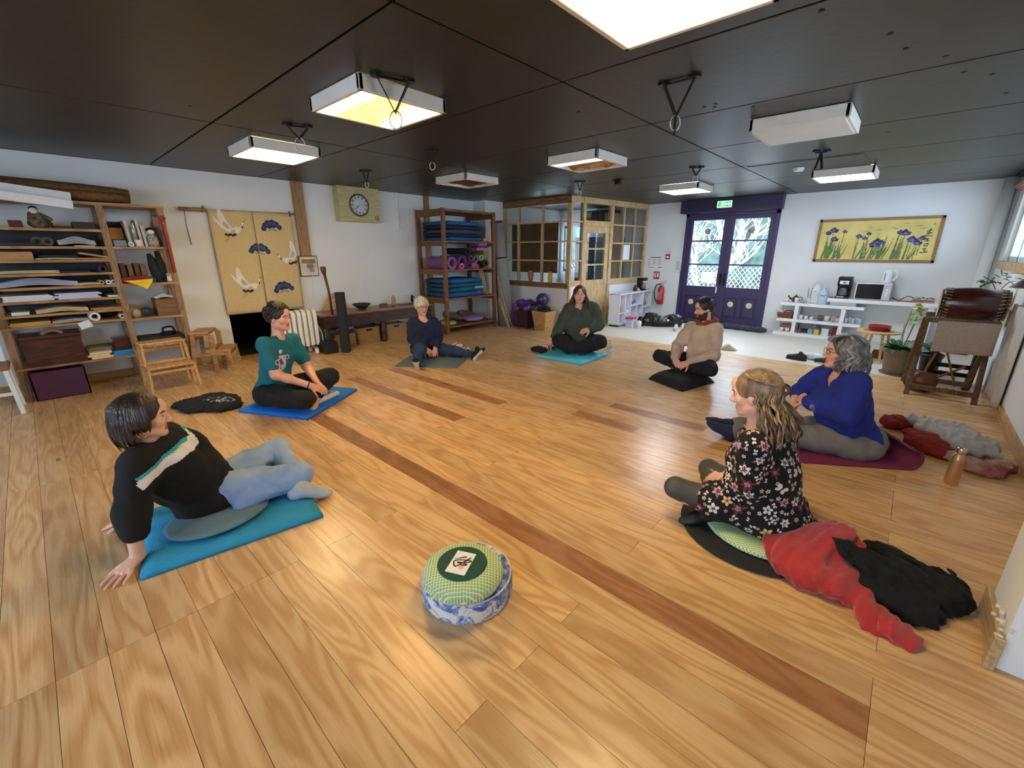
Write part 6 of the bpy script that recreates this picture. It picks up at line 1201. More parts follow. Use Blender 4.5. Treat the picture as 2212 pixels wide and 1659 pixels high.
pl = potplant('potted_plant', 'green leafy plant with pale shoots in a wide stone coloured pot', (.07, 6.97, 0), .17, .30, mat('pot_stone', (128, 112, 94), .8, .12, 10, .2, 30), lv, [([(.0, .02, .28), (.03, .04, .45), (.06, .05, .7)], .006), ([(.0, .0, .28), (-.02, .03, .5), (.0, .05, .78)], .005), ([(-.03, -.05, .28), (-.03, -.05, .62)], .004)], gleaf)
k = 0
for ch in pl.children:
    if ch.name.startswith('leaf'):
        k += 1
        if k > 64: ch.data.materials.clear(); ch.data.materials.append(yleaf)
lv = [((.0, .0, .26), (math.cos(i * 1.1), math.sin(i * 1.1), r.uniform(.4, 1.5)), r.uniform(.14, .26), .03, .3) for i in range(18)]
potplant('dark_plant', 'dark leaved plant in a small black pot behind the stone pot', (.36, 7.22, 0), .11, .24, mat('pot_black', (44, 50, 48), .5), lv, [], dleaf)
# trailing plant on the right windowsill side
lv = []
for i in range(26): u = i / 25; lv.append(((.0 - .14 + .34 * u, -.04 + r.uniform(-.05, .05), .20 + .10 * math.sin(3.1 * u) + r.uniform(-.04, .06)), (r.uniform(-1, 1), r.uniform(-1, .2), r.uniform(-.2, .8)), r.uniform(.06, .10), r.uniform(.018, .028), .3))
t = thing('wall_ledge', 'narrow wooden wall ledge carrying a plant behind the drum', 'ledge', (.72, 7.0, .86)); MB().bb(.60, .828, 6.6, 7.4, .86, .885).build('board', MATS['pine_trim'], t, bevel=.003); [MB().bb(.80, .828, y - .015, y + .015, .70, .86).build('bracket', MATS['pine_trim'], t) for y in (6.7, 7.3)]
pl2 = potplant('trailing_plant', 'trailing plant with long green shoots behind the drum top', (.70, 7.0, .8855), .07, .13, mat('pot_pale', (190, 180, 160), .7), lv, [([(0, 0, .12), (-.06, -.05, .24), (-.14, -.08, .30)], .004), ([(0, 0, .12), (.06, -.06, .25), (.10, -.2, .2)], .004)], gleaf)
# ---- drum on its folding stand
t = thing('wooden_drum', 'dark red barrel drum with laced ends resting on the stand', 'drum', (.50, 6.35, .80)); dr = wood('drum_red', (76, 26, 24), (50, 16, 16), .25, 'X', coat=.5)
v = []; prof = [(0, .135), (.01, .14), (.06, .152), (.14, .16), (.23, .165), (.32, .16), (.40, .152), (.45, .14), (.46, .135)]
RX = np.array([[0, 0, 1], [1, 0, 0], [0, 1, 0]])
MB().lathe([(r_, x) for x, r_ in prof], (.265, 6.34, .935), 32, R=RX).build('shell', dr, t, smooth=True)
for x in (.262, .728): MB().lathe([(.001, 0), (.14, 0), (.145, .006)] if x > .5 else [(.145, -.006), (.14, 0), (.001, 0)], (x, 6.34, .935), 32, R=RX, close=False).build('drum_skin', mat('hide', (186, 164, 132), .7), t, smooth=True)
for x in (.285, .705): MB().torus((x, 6.34, .935), .150, .006, R=RX, n=40, m=6).build('hoop', mat('hoop_dark', (40, 30, 28), .5), t, smooth=True)
mb = MB()
for e, sg_ in ((.268, 1), (.725, -1)):
    for i in range(26): a = i * 2 * math.pi / 26; b = a + .11; mb.bar((e, 6.34 + .147 * math.cos(a), .935 + .147 * math.sin(a)), (e + sg_ * .06, 6.34 + .157 * math.cos(b), .935 + .157 * math.sin(b)), .005, .005)
mb.build('lacing', mat('rope_pale', (190, 172, 140), .8), t)
t = thing('drum_stand', 'brown folding wooden stand with crossed legs carrying the drum', 'stand', (.45, 6.3, 0)); stn = wood('stand_brown', (112, 84, 62), (80, 58, 42), .55, 'Z')
for x in (.19, .69):
    MB().bar((x, 6.00, 0), (x + .02, 6.62, .80), .03, .045, up=(1, 0, 0)).build('leg', stn, t, bevel=.004); MB().bar((x - .035, 6.62, 0), (x - .01, 6.06, .80), .03, .045, up=(1, 0, 0)).build('leg', stn, t, bevel=.004)
for (y, z) in ((6.06, .08), (6.07, .785), (6.60, .785), (6.60, .06)): MB().bar((.19, y, z), (.70, y, z), .03, .05).build('cross_bar', stn, t, bevel=.004)
one('drum_cloth', MB().add([(x_, 6.045 + .012 * math.sin(x_ * 38) * (1 - k_ / 8) - .02, .48 + .31 * k_ / 8 + .02 * (x_ - .45)) for x_ in np.linspace(.275, .705, 15) for k_ in range(9)], [(i * 9 + j, i * 9 + j + 1, (i + 1) * 9 + j + 1, (i + 1) * 9 + j) for i in range(14) for j in range(8)]), mat('linen_taupe', (172, 158, 148), .9, .06, 60, .3, 150), 'plain taupe linen cloth hanging down in front of the drum', 'cloth', smooth=True).modifiers.new('s', 'SOLIDIFY').thickness = .005
t = thing('black_bench', 'low black trestle bench under the drum stand', 'bench', (.52, 6.85, 0))
for x in (.36, .70): MB().bar((x - .02, 6.75, 0), (x, 6.75, .42), .06, .07, up=(0, 1, 0)).build('leg', blk, t, bevel=.005)
for z in (.13, .22): MB().bar((.35, 6.75, z), (.69, 6.75, z), .03, .045).build('rail', blk, t, bevel=.004)
MB().bb(.33, .73, 6.72, 6.98, .40, .44).build('seat_board', blk, t, bevel=.005)
for x in (.36, .70): MB().bar((x, 6.94, 0), (x, 6.94, .42), .05, .05, up=(0, 1, 0)).build('leg', blk, t, bevel=.005)
t = thing('orange_easel', 'orange brown wooden trestle between the stand legs', 'trestle', (.5, 6.6, 0)); oe = wood('easel_orange', (156, 104, 58), rough=.5, along='Z')
MB().bar((.44, 6.66, .39), (.58, 6.64, .02), .02, .05, up=(0, 1, 0)).bar((.62, 6.68, .24), (.42, 6.68, .08), .02, .04, up=(0, 1, 0)).bar((.36, 6.66, .36), (.30, 6.6, .1), .02, .035, up=(0, 1, 0)).build('brace', oe, t, bevel=.003); MB().bar((.43, 6.66, .385), (.60, 6.66, .385), .03, .03).build('top_rail', oe, t, bevel=.003)
t = thing('singing_bowl_box', 'brown cylindrical wooden drum lying inside the stand', 'drum', (.30, 6.28, 0)); MB().tube([(.22, 6.32, .11), (.34, 6.18, .115)], [.10, .105], 24).build('shell', wood('small_drum', (118, 66, 36), rough=.35, along='X', coat=.3), t, smooth=True); MB().torus((.22, 6.32, .11), .098, .008, R=np.stack(basis((.65, -.76, .03)), 1), n=28, m=6).build('rim', stn, t, smooth=True)
for i in range(4): one('drum_stick', MB().cyl((.40 + .06 * i, 6.42 - .02 * i, .012 ), (.52 + .05 * i, 6.50 - .03 * i, .016), .010, n=8), wood('stick_wood', (190, 160, 118), along='X'), ('first', 'second', 'third', 'fourth')[i] + ' drumstick lying on the floor inside the stand', 'drumstick', 'drumsticks')
# cloth hanging on the right wall, lamp shade
one('wall_cloth', MB().add([(.815 - .022 - .02 * math.sin(y_ * 26), y_, z_) for y_ in np.linspace(5.7, 6.42, 25) for z_ in np.linspace(.06, .96, 8)], [(i * 8 + j, i * 8 + j + 1, (i + 1) * 8 + j + 1, (i + 1) * 8 + j) for i in range(24) for j in range(7)]), mat('sheet_white', (208, 206, 204), .9, .04, 30, .2, 80), 'pale folded sheet hanging on the right wall beside the drum', 'cloth', smooth=True).modifiers.new('s', 'SOLIDIFY').thickness = .004
t = thing('wall_lamp', 'grey wall lamp shade with thin cable at the right picture edge', 'lamp', (.7, 5.35, 1.15)); MB().lathe([(.10, 0), (.03, .07), (.02, .10)], (.68, 5.3, 1.17), 20, close=False).build('lamp_shade', mat('shade_grey', (92, 92, 90), .5), t, smooth=True); MB().tube(cat_rom([(.70, 5.3, 1.26), (.78, 5.5, 1.22), (.80, 5.9, 1.0)], 5), .005, 6).build('cable', blk, t); MB().tube([(.68, 5.3, 1.27), (.828, 5.3, 1.28)], .01, 8).build('arm', blk, t)
t = thing('bamboo_blind', 'rolled brown bamboo blind above the right window', 'blind', (.76, 8.0, 2.2)); [MB().cyl((.79 - .02 * math.cos(i * 1.3), 6.6, 2.27 - .02 * i), (.79 - .02 * math.cos(i * 1.3), 9.0, 2.27 - .02 * i), .028 - .002 * i, n=10).build('rolled_layer', mat('blind_brown', (150, 108, 72), .7, .2, 30), t) for i in range(3)]
# ================================================================ outside the door
t = thing('garden_ground', 'pale garden ground outside the purple door', 'ground', (0, 14, -.1)); MB().bb(-20, 14, 9.6, 34, -.2, -.1).build('gravel', mat('gravel', (176, 172, 160), .9, .2, 3), t)
one('hedge', (lambda mb: ([mb.sph((x, 19 + .5 * math.sin(x * 2.3), .9 + .35 * math.sin(x * 1.7)), (1.4, 1.0, 3.6 + .8 * math.sin(x * 3.1)), 16, 10) for x in np.arange(-15, 6, 1.0)], mb)[1])(MB()), mat('hedge_green', (62, 80, 72), .9, .55, 3, 1., 9), 'grey green hedge behind the garden fence', 'hedge', smooth=True)
fm = mat('fence_grey', (196, 204, 206), .6); t = thing('mesh_fence', 'grey diamond mesh garden fence beyond the door', 'fence', (-5.5, 14, 0))
mb = MB()
for i in range(70): x = -10 + i * .13; mb.bar((x, 14, -.1), (x + .9, 14, 1.0), .012, .012); mb.bar((x + .9, 14, -.1), (x, 14, 1.0), .012, .012)
o = mb.build('wire_mesh', fm, t); o['kind'] = 'stuff'
for x in np.arange(-10, -.5, 1.9): MB().cyl((x, 14.03, -.1), (x, 14.03, 1.1), .03, n=8).build('fence_post', fm, t)
one('garden_sign', MB().bb(-4.7, -4.3, 13.6, 13.64, .55, .85).cyl((-4.5, 13.66, -.1), (-4.5, 13.66, .55), .02, n=8), mat('sign_lilac', (150, 150, 190), .6), 'pale lilac sign board before the garden fence', 'sign')
bark = mat('pale_bark', (206, 200, 190), .9, .2, 20, .5, 40)
def tree(label, bx_, by_, seed, h=3.4):
    r = random.Random(seed); t = thing('bare_tree', label, 'tree', (bx_, by_, -.1)); 
    def br(p, d, L, r0, dep, name='branch'):
        pts = [p]; q = V(*p); dd = nrm(d)
        for i in range(4): dd = nrm(dd + V(r.uniform(-.35, .35), r.uniform(-.35, .35), r.uniform(-.1, .25))); q = q + dd * L / 4; pts.append(q.copy())
        mbx.tube(pts, [r0, r0 * .85, r0 * .7, r0 * .55, r0 * .4], 6)
        if dep: [br(pts[r.randint(1, 4)], nrm(dd + V(r.uniform(-1, 1), r.uniform(-.6, .6), r.uniform(-.3, .6))), L * r.uniform(.5, .75), r0 * .5, dep - 1) for _ in range(5 if dep > 1 else 4)]
    mbx = MB(); br(V(bx_, by_, -.1), (0.1, 0, 1), h * .45, .07, 3); mbx.build('branches', bark, t, smooth=True)
    return t
tree('bare pale tree with tangled branches behind the left door leaf', -5.4, 15.5, 4, 4.2); tree('bare pale tree with tangled branches behind the right door leaf', -3.9, 12.6, 9, 3.6)
# ================================================================ cushions in the middle
def pattern_lattice(name, base, line, scale, wid=.16, rough=.85):
    m, nt, b = newmat(name); L = nt.links.new; tc = nn(nt, 'TexCoord'); sp = nn(nt, 'SeparateXYZ'); L(tc.outputs['Object'], sp.inputs[0]); outs = []
    for sg in ('ADD', 'SUBTRACT'):
        a = nn(nt, 'Math', operation=sg); L(sp.outputs[0], a.inputs[0]); L(sp.outputs[1], a.inputs[1]); c = nn(nt, 'Math', operation='MULTIPLY'); c.inputs[1].default_value = scale; L(a.outputs[0], c.inputs[0])
        f = nn(nt, 'Math', operation='FRACT'); L(c.outputs[0], f.inputs[0]); g = nn(nt, 'Math', operation='LESS_THAN'); g.inputs[1].default_value = wid; L(f.outputs[0], g.inputs[0]); outs.append(g)
    mx = nn(nt, 'Math', operation='MAXIMUM'); L(outs[0].outputs[0], mx.inputs[0]); L(outs[1].outputs[0], mx.inputs[1]); no = nn(nt, 'TexNoise'); no.inputs['Scale'].default_value = 5; L(tc.outputs['Object'], no.inputs['Vector'])
    r = nn(nt, 'ValToRGB'); r.color_ramp.elements[0].color = lin(tuple(x * .9 for x in base)); r.color_ramp.elements[1].color = lin(base); L(no.outputs['Fac'], r.inputs[0])
    m2 = nn(nt, 'Mix', data_type='RGBA'); L(mx.outputs[0], m2.inputs['Factor']); L(r.outputs[0], m2.inputs['A']); m2.inputs['B'].default_value = lin(line); L(m2.outputs['Result'], b.inputs['Base Color']); b.inputs['Roughness'].default_value = rough
    MATS[name] = m; return m
lat = pattern_lattice('green_scale_cloth', (150, 182, 130), (218, 226, 180), 58, .22)
def toile(name):
    m, nt, b = newmat(name); L = nt.links.new; tc = nn(nt, 'TexCoord'); no = nn(nt, 'TexNoise'); no.inputs['Scale'].default_value = 14; no.inputs['Detail'].default_value = 6; no.inputs['Roughness'].default_value = .7; no.inputs['Distortion'].default_value = 1.2; L(tc.outputs['Object'], no.inputs['Vector'])
    r = nn(nt, 'ValToRGB'); e = r.color_ramp.elements; e[0].position = .42; e[0].color = lin((66, 92, 158)); e[1].position = .56; e[1].color = lin((222, 216, 206)); q = e.new(.50); q.color = lin((140, 156, 196)); L(no.outputs['Fac'], r.inputs[0]); L(r.outputs[0], b.inputs['Base Color']); b.inputs['Roughness'].default_value = .85
    MATS[name] = m; return m
t = thing('toile_cushion', 'round flat cushion in blue and white printed cotton on the floor', 'cushion', (-1.197, 1.018, 0))
MB().lathe([(.001, 0), (.185, 0), (.197, .006), (.2, .02), (.2, .085), (.197, .098), (.185, .104), (.10, .108), (.001, .109)], (-1.197, 1.018, 0), 56, close=False).build('cover', toile('toile_print'), t, smooth=True)
MB().torus((-1.197, 1.018, .1), .193, .004, n=56, m=6).torus((-1.197, 1.018, .006), .193, .004, n=56, m=6).build('piping', mat('piping_white', (214, 208, 206), .8), t, smooth=True)
t = thing('green_cushion', 'smaller round green patterned cushion stacked on the blue printed one', 'cushion', (-1.165, .968, .11))
v = []; n = 64; f = []
for i, (r_, z) in enumerate(((.03, .112), (.13, .112), (.16, .122), (.172, .142), (.165, .165), (.145, .182), (.115, .192), (.08, .193), (.001, .192))):
    for j in range(n): a = 2 * math.pi * j / n; rr = r_ * (1 + (.012 * math.sin(a * 16) + .008 * math.sin(a * 27 + 1)) * (1 if 1 < i < 7 else 0)); v.append((-1.165 + rr * math.cos(a), .968 + rr * math.sin(a), z))
for i in range(8):
    for j in range(n): f.append((i * n + j, i * n + (j + 1) % n, (i + 1) * n + (j + 1) % n, (i + 1) * n + j))
MB().add(v, f).build('cover', lat, t, smooth=True)
MB().lathe([(.103, .1925), (.105, .195), (.10, .1965), (.001, .1970)], (-1.163, .965, 0), 40, close=False).build('dark_green_disc', mat('felt_green', (34, 74, 58), .9, .06), t, smooth=True)
ca = math.atan2(.994 - .882, -1.228 + 1.175)
t = thing('calligraphy_card', 'white card with a brushed black character lying on the green cushion', 'card', (-1.165, .960, .1975), ca - math.pi / 2); MB().bb(-.043, .043, -.066, .066, 0, .0025).build('card', pw, t, local=True)
sh = []
K = lambda x, y: ((x - 860) / 300 * .098, -(y - 440) / 380 * .12)
for P0, w in (([(890, 320), (850, 345), (815, 370), (755, 405)], [.010, .007, .005, .003]), ([(955, 320), (945, 340), (905, 410), (870, 460), (850, 500), (820, 535), (790, 510), (765, 460), (775, 430), (830, 400), (900, 385), (975, 380), (985, 392), (940, 420), (880, 440), (815, 450), (830, 462), (900, 445), (950, 460), (900, 480)], .0065), ([(930, 350), (905, 400), (890, 440)], .006), ([(870, 490), (915, 480), (950, 470)], .0075)):
    for P in stroke([K(*p) for p in P0], w): sh.append((P, 0))
sh.insert(0, (circ(.012, -.028, .012), 1))
print_grid('brush_character', sh, (.086, .132), .0016, lambda a, b: (np.array([[c.x, c.y, c.z] for c in [WM[t] @ Vector((x, y, .0032)) for x, y in zip(a, b)]]), np.ones(len(a), bool)), [mat('sumi_ink', (22, 20, 22), .6), mat('seal_pink', (220, 170, 172), .8)], t)
# ================================================================ floor mats
def pad(name, label, cat, corners, h, m, crease=0., group=None, rnd=.03, n=22):
    """soft slab over a quadrilateral footprint"""
    A, B, C_, D = [V(*c) for c in corners]; v = []; f = []; cen = (A + B + C_ + D) / 4
    def P(u, w): return A * (1 - u) * (1 - w) + B * u * (1 - w) + C_ * u * w + D * (1 - u) * w
    for lay in (0, 1, 2):
        for i in range(n + 1):
            for j in range(n + 1):
                u, w = i / n, j / n; p = P(u, w); e = min(u, 1 - u, w, 1 - w) * n; k = (p - cen)
                if lay == 0: z = .0
                elif lay == 1: z = 0
                if lay < 1: v.append((*p, .0005))
                elif lay == 2: zz = h * ((.55 + .45 * min(1, e / 1.5)) if rnd < 1 else .06 + .94 * ((1 - (2 * u - 1) ** 4) * (1 - (2 * w - 1) ** 4)) ** .5) + crease * (math.sin(u * 23 + w * 9) * math.sin(w * 17 - u * 5) + .6 * math.sin(u * 41 + w * 31)) * min(1, e / 2); q = p - nrm(k) * (0 if e > .5 else 0); v.append((*q, zz))
    N = (n + 1) ** 2; idx = lambda l, i, j: l * N + i * (n + 1) + j
    for i in range(n):
        for j in range(n): f += [(idx(0, i, j), idx(0, i, j + 1), idx(0, i + 1, j + 1), idx(0, i + 1, j)), (idx(1, i, j), idx(1, i + 1, j), idx(1, i + 1, j + 1), idx(1, i, j + 1))]
    for i in range(n):
        for (a, b) in (((i, 0), (i + 1, 0)), ((i + 1, n), (i, n)), ((0, i + 1), (0, i)), ((n, i), (n, i + 1))): f.append((idx(0, *a), idx(0, *b), idx(1, *b), idx(1, *a)))
    return one(name, MB().add(v, f), m, label, cat, group, smooth=True, bevel=0)
tl = mat('mat_turquoise', (40, 146, 190), .85, .06, 8, .35, 90); bl = mat('mat_brightblue', (20, 110, 204), .75, .05); cy = mat('mat_cyan', (84, 190, 218), .7, .08, 8, .3, 20); gm = mat('mat_slate', (98, 112, 120), .85, .06, 20, .2, 120)
pad('turquoise_mat', 'turquoise folded blanket mat under the woman in jeans', 'mat', ((-2.345, .04), (-2.21, .83), (-2.86, .93), (-3.0, .16)), .04, tl, .004)
pad('blue_mat', 'bright blue foam mat under the man in the teal shirt', 'mat', ((-4.44, 1.05), (-3.75, 1.40), (-4.215, 2.13), (-4.90, 1.78)), .045, bl, 0)
pad('slate_mat', 'slate grey foam mat under the white haired woman', 'mat', ((-4.79, 2.97), (-4.13, 3.48), (-4.45, 3.95), (-5.14, 3.46)), .018, gm, 0)
pad('cyan_mat', 'creased light blue mat under the woman in green', 'mat', ((-3.75, 4.64), (-3.01, 4.68), (-3.05, 5.40), (-3.80, 5.42)), .045, cy, .012)
pad('white_towel', 'folded white towel on the blue foam mat before the man\'s foot', 'towel', ((-4.02, 1.47), (-3.93, 1.53), (-4.10, 1.88), (-4.25, 1.78)), .052, mat('towel_white', (222, 222, 214), .9, .05, 40, .4, 90), .003)
bpy.data.objects['white_towel'].location.z = .045
# plum yoga mat with a curled end
v = []; n = 40; W2 = .31; ax = nrm(V(.92, .60, 0)); sd = V(-ax[1], ax[0], 0); st = V(-.30, 3.66, 0) - ax * .52
prof = [(x, .004) for x in np.linspace(0, 1.02, 24)]
for a in np.linspace(-math.pi / 2, math.pi * .55, 16): prof.append((1.06 + .075 * math.cos(a) * .9, .079 + .075 * math.sin(a)))
for (x, z) in prof: v += [st + ax * x + sd * (-.18) + V(0, 0, z), st + ax * x + sd * .48 + V(0, 0, z)]
f = [(2 * i, 2 * i + 1, 2 * i + 3, 2 * i + 2) for i in range(len(prof) - 1)]
one('plum_mat', MB().add(v, f), mat('mat_plum', (112, 30, 66), .8, .10, 3, .2, 120), 'plum red yoga mat with a curled end under the woman in blue', 'mat', smooth=True).modifiers.new('s', 'SOLIDIFY').thickness = .006
# cushions under people
def softpad(name, label, c, rx, ry, h, ang, m, cat='cushion', sq=0.):
    t = thing(name, label, cat, (c[0], c[1], c[2]), ang); s = SDF(.03)
    if sq: s.box((0, 0, h / 2), (rx, ry, h / 2), None, h * .49)
    else: s.ell((0, 0, h / 2), (rx, ry, h / 2))
    v, q = s.mesh(.012); mesh_obj('cover', v, q, m, t, True, True); return t
pad('black_pillow', 'square black cushion under the man in beige', 'cushion', ((-2.08, 4.68), (-1.59, 4.47), (-1.45, 5.05), (-1.94, 5.26)), .11, mat('pillow_black', (20, 21, 29), .9, .1, 10, .2, 60), 0, None, 1)
softpad('grey_pillow', 'flat grey cushion under the woman in jeans', (-2.56, .42, .041), .20, .25, .055, .1, mat('pillow_grey', (92, 122, 138), .9, .08))
t = thing('black_zabuton', 'thin black round mat under the green cushion and the blonde woman', 'mat', (-.36, 2.36, 0)); MB().lathe([(.001, 0), (.36, 0), (.38, .008), (.38, .016), (.36, .022), (.001, .022)], (-.36, 2.36, 0), 48, close=False).build('cover', mat('zabuton_black', (26, 27, 30), .9), t, smooth=True)
t = thing('green_seat_cushion', 'flat green patterned cushion under the blonde woman', 'cushion', (-.33, 2.36, .022)); MB().lathe([(.001, 0), (.26, 0), (.285, .012), (.275, .028), (.22, .038), (.001, .04)], (-.33, 2.36, .0225), 48, close=False).build('cover', lat, t, smooth=True)
# ================================================================ heaps of clothes
def heap(name, label, cat, prims, m, disp, h=.012, k=.05, parts=None):
    P = np.array([p[0] for p in prims]); c = (P[:, 0].mean(), P[:, 1].mean(), 0); t = thing(name, label, cat, c); s = SDF(k)
    for p in prims:
        if len(p) == 2: s.ell(p[0], p[1])
        else: s.cap(p[0], p[1], p[2], p[3], fl=((0, 0, 1), .6))
    s.disp = disp; o, v, q = sdf_obj('cloth', s, h, m, t); 
    return t, v, q
redf = mat('fleece_red', (168, 38, 36), .95, .12, 14, .35, 120, sheen=.4)
heap('red_jumper', 'red fleece jumper lying in a heap behind the blonde woman', 'jumper', [((-.14, 2.22, .06), (.16, .15, .09)), ((-.05, 2.30, .09), (.13, .12, .09)), ((-.02, 2.38, .10), (.09, .06, .09)), ((-.10, 2.10, .05), (.14, .10, .06)), ((.02, 2.16, .04), (.14, .09, .05)), ((.05, 2.10, .03), (.23, 1.99, .02), .07, .045), ((.20, 2.0, .02), (.27, 1.97, .01), .05, .012)], redf, wrinkle(.011, 26, 21), .01)
heap('black_cardigan', 'black knitted cardigan crumpled over the red jumper', 'cardigan', [((.17, 2.26, .05), (.16, .13, .07)), ((.28, 2.32, .05), (.14, .13, .08)), ((.02, 2.24, .16), (.18, 2.24, .10), .05, .07), ((.18, 2.42, .06), (.10, .08, .07)), ((.36, 2.36, .05), (.10, .09, .07)), ((.12, 2.44, .07), (.26, 2.38, .06), .05, .06), ((.25, 2.18, .03), (.12, .09, .05))], mat('knit_black', (12, 12, 13), .97, .1, 60, .4, 160), wrinkle(.012, 24, 5), .01)
heap('wine_scarf', 'red knitted scarf rolled behind the plum mat', 'scarf', [((.13, 4.72, .05), (.10, .09, .06)), ((.25, 4.50, .05), (.40, 4.20, .04), .06, .05), ((.32, 4.33, .06), (.12, .14, .06))], mat('knit_winered', (128, 32, 26), .95, .2, 30, .5, 120), wrinkle(.01, 34, 6), .012)
heap('grey_jacket', 'pale grey jacket thrown over the red scarf near the right wall', 'jacket', [((.30, 4.78, .08), (.50, 4.62, .10), .07, .08), ((.42, 4.60, .09), (.16, .14, .08)), ((.55, 4.50, .07), (.17, .13, .07)), ((.50, 4.40, .05), (.66, 4.40, .05), .07, .06), ((.24, 4.88, .05), (.09, .07, .05))], mat('jacket_grey', (172, 170, 172), .9, .1, 12, .3, 60), wrinkle(.013, 24, 14), .012)
heap('pink_scarf', 'beige and pink patterned scarf trailing beside the golden bottle', 'scarf', [((.46, 4.22, .03), (.66, 4.14, .03), .06, .05), ((.60, 4.08, .03), (.12, .07, .035)), ((.72, 4.24, .03), (.07, .08, .04))], mat('scarf_mixed', (172, 150, 130), .95, .3, 9, .4, 80, col2=(138, 60, 80)), wrinkle(.009, 36, 15), .012)
t, v, q = heap('black_tshirt', 'black hoodie with a white drawing lying beside the blue mat', 'hoodie', [((-4.86, .82, .03), (.20, .15, .045)), ((-4.70, .98, .035), (.18, .14, .05)), ((-4.95, .98, .03), (.2, .14, .04)), ((-4.80, 1.10, .03), (-4.62, 1.08, .03), .07, .05), ((-5.02, .74, .02), (.08, .1, .03))], mat('cotton_black', (24, 24, 30), .9, .2, 20, .3, 90), wrinkle(.009, 28, 31), .012)
sh = []
for P0 in ([(-.12, .02), (-.06, .06), (.0, .03), (.05, .07), (.11, .03)], [(-.08, -.04), (-.02, -.01), (.03, -.05), (.09, -.02)], [(-.03, .05), (.0, -.06)], [(.03, .06), (.05, -.05)], [(-.10, .0), (-.13, -.05)], [(.1, .05), (.14, .0), (.1, -.05)]): sh += [(P, 0) for P in stroke(P0, .014)]
sh += [(circ(.0, .0, .035), 0), (circ(.0, .0, .02), 1)]
print_grid('drawing', sh, (.32, .18), .006, bvh_place(v, q, (-4.70, .98, 0), nrm((.74, .67, 0)), nrm((-.67, .74, 0)), .003), [mat('print_palegrey', (170, 172, 178), .8), mat('cotton_black', (24, 24, 30))], t)
heap('striped_bag', 'red and white striped cloth bag behind the white haired woman', 'bag', [((-4.78, 4.02, .08), (.12, .10, .08)), ((-4.68, 4.08, .06), (.10, .08, .06))], mat('stripes_redwhite', (150, 40, 56), .8, .5, 12, .2, 40, stretch=(3, .4, 1.5), col2=(226, 206, 206), fac=(.48, .52)), wrinkle(.006, 40, 3), .01)
shoe('dark_slipper', 'dark slipper lying beside the striped bag', (-4.52, 4.20), .9, bs, bs, None)
heap('leopard_bag', 'black and white patterned bag beside the woman in green', 'bag', [((-3.86, 5.18, .10), (.10, .10, .11)), ((-3.80, 5.12, .06), (.08, .08, .07))], mat('leopard_print', (40, 36, 40), .7, .9, 26, .2, 40, col2=(206, 200, 194), fac=(.5, .56)), wrinkle(.006, 40, 7), .01)
heap('black_gloves', 'black gloves and cloth on the floor beside the light blue mat', 'gloves', [((-4.0, 5.0, .03), (-3.86, 4.95, .04), .05, .05), ((-3.95, 4.92, .03), (-3.82, 4.86, .03), .045, .04), ((-4.04, 4.94, .025), (.05, .07, .03))], mat('cotton_black', (24, 24, 30)), wrinkle(.008, 40, 17), .01)
# ---- bottles
t = thing('golden_bottle', 'rose gold metal drinking bottle standing on the floor near the right wall', 'bottle', (.45, 3.77, 0)); MB().lathe([(.033, 0), (.036, .004), (.037, .01), (.037, .165), (.034, .185), (.024, .205), (.021, .215)], (.45, 3.77, 0), 28).build('body', mat('rose_gold', (196, 158, 122), .32, .05, metal=.7), t, smooth=True); MB().lathe([(.022, .215), (.023, .22), (.023, .245), (.02, .25), (.001, .25)], (.45, 3.77, 0), 24).build('cap', mat('rose_gold_cap', (206, 190, 170), .2, metal=.9), t, smooth=True)
t = thing('clear_bottle', 'clear plastic water bottle standing beside the light blue mat', 'bottle', (-3.0, 5.36, 0)); pg = glass('pet_glass', (240, 246, 252), 1.5, .05)
MB().lathe([(.03, 0), (.036, .01), (.034, .05), (.037, .08), (.034, .11), (.037, .16), (.02, .21), (.014, .225), (.014, .24)], (-3.0, 5.36, 0), 20).build('body', pg, t, smooth=True); MB().cyl((-3.0, 5.36, .24), (-3.0, 5.36, .262), .017, n=14).build('cap', pw, t); MB().lathe([(.0375, .085), (.0375, .13)], (-3.0, 5.36, 0), 20, close=False).build('label_band', mat('label_pale', (190, 206, 220), .4), t, smooth=True)
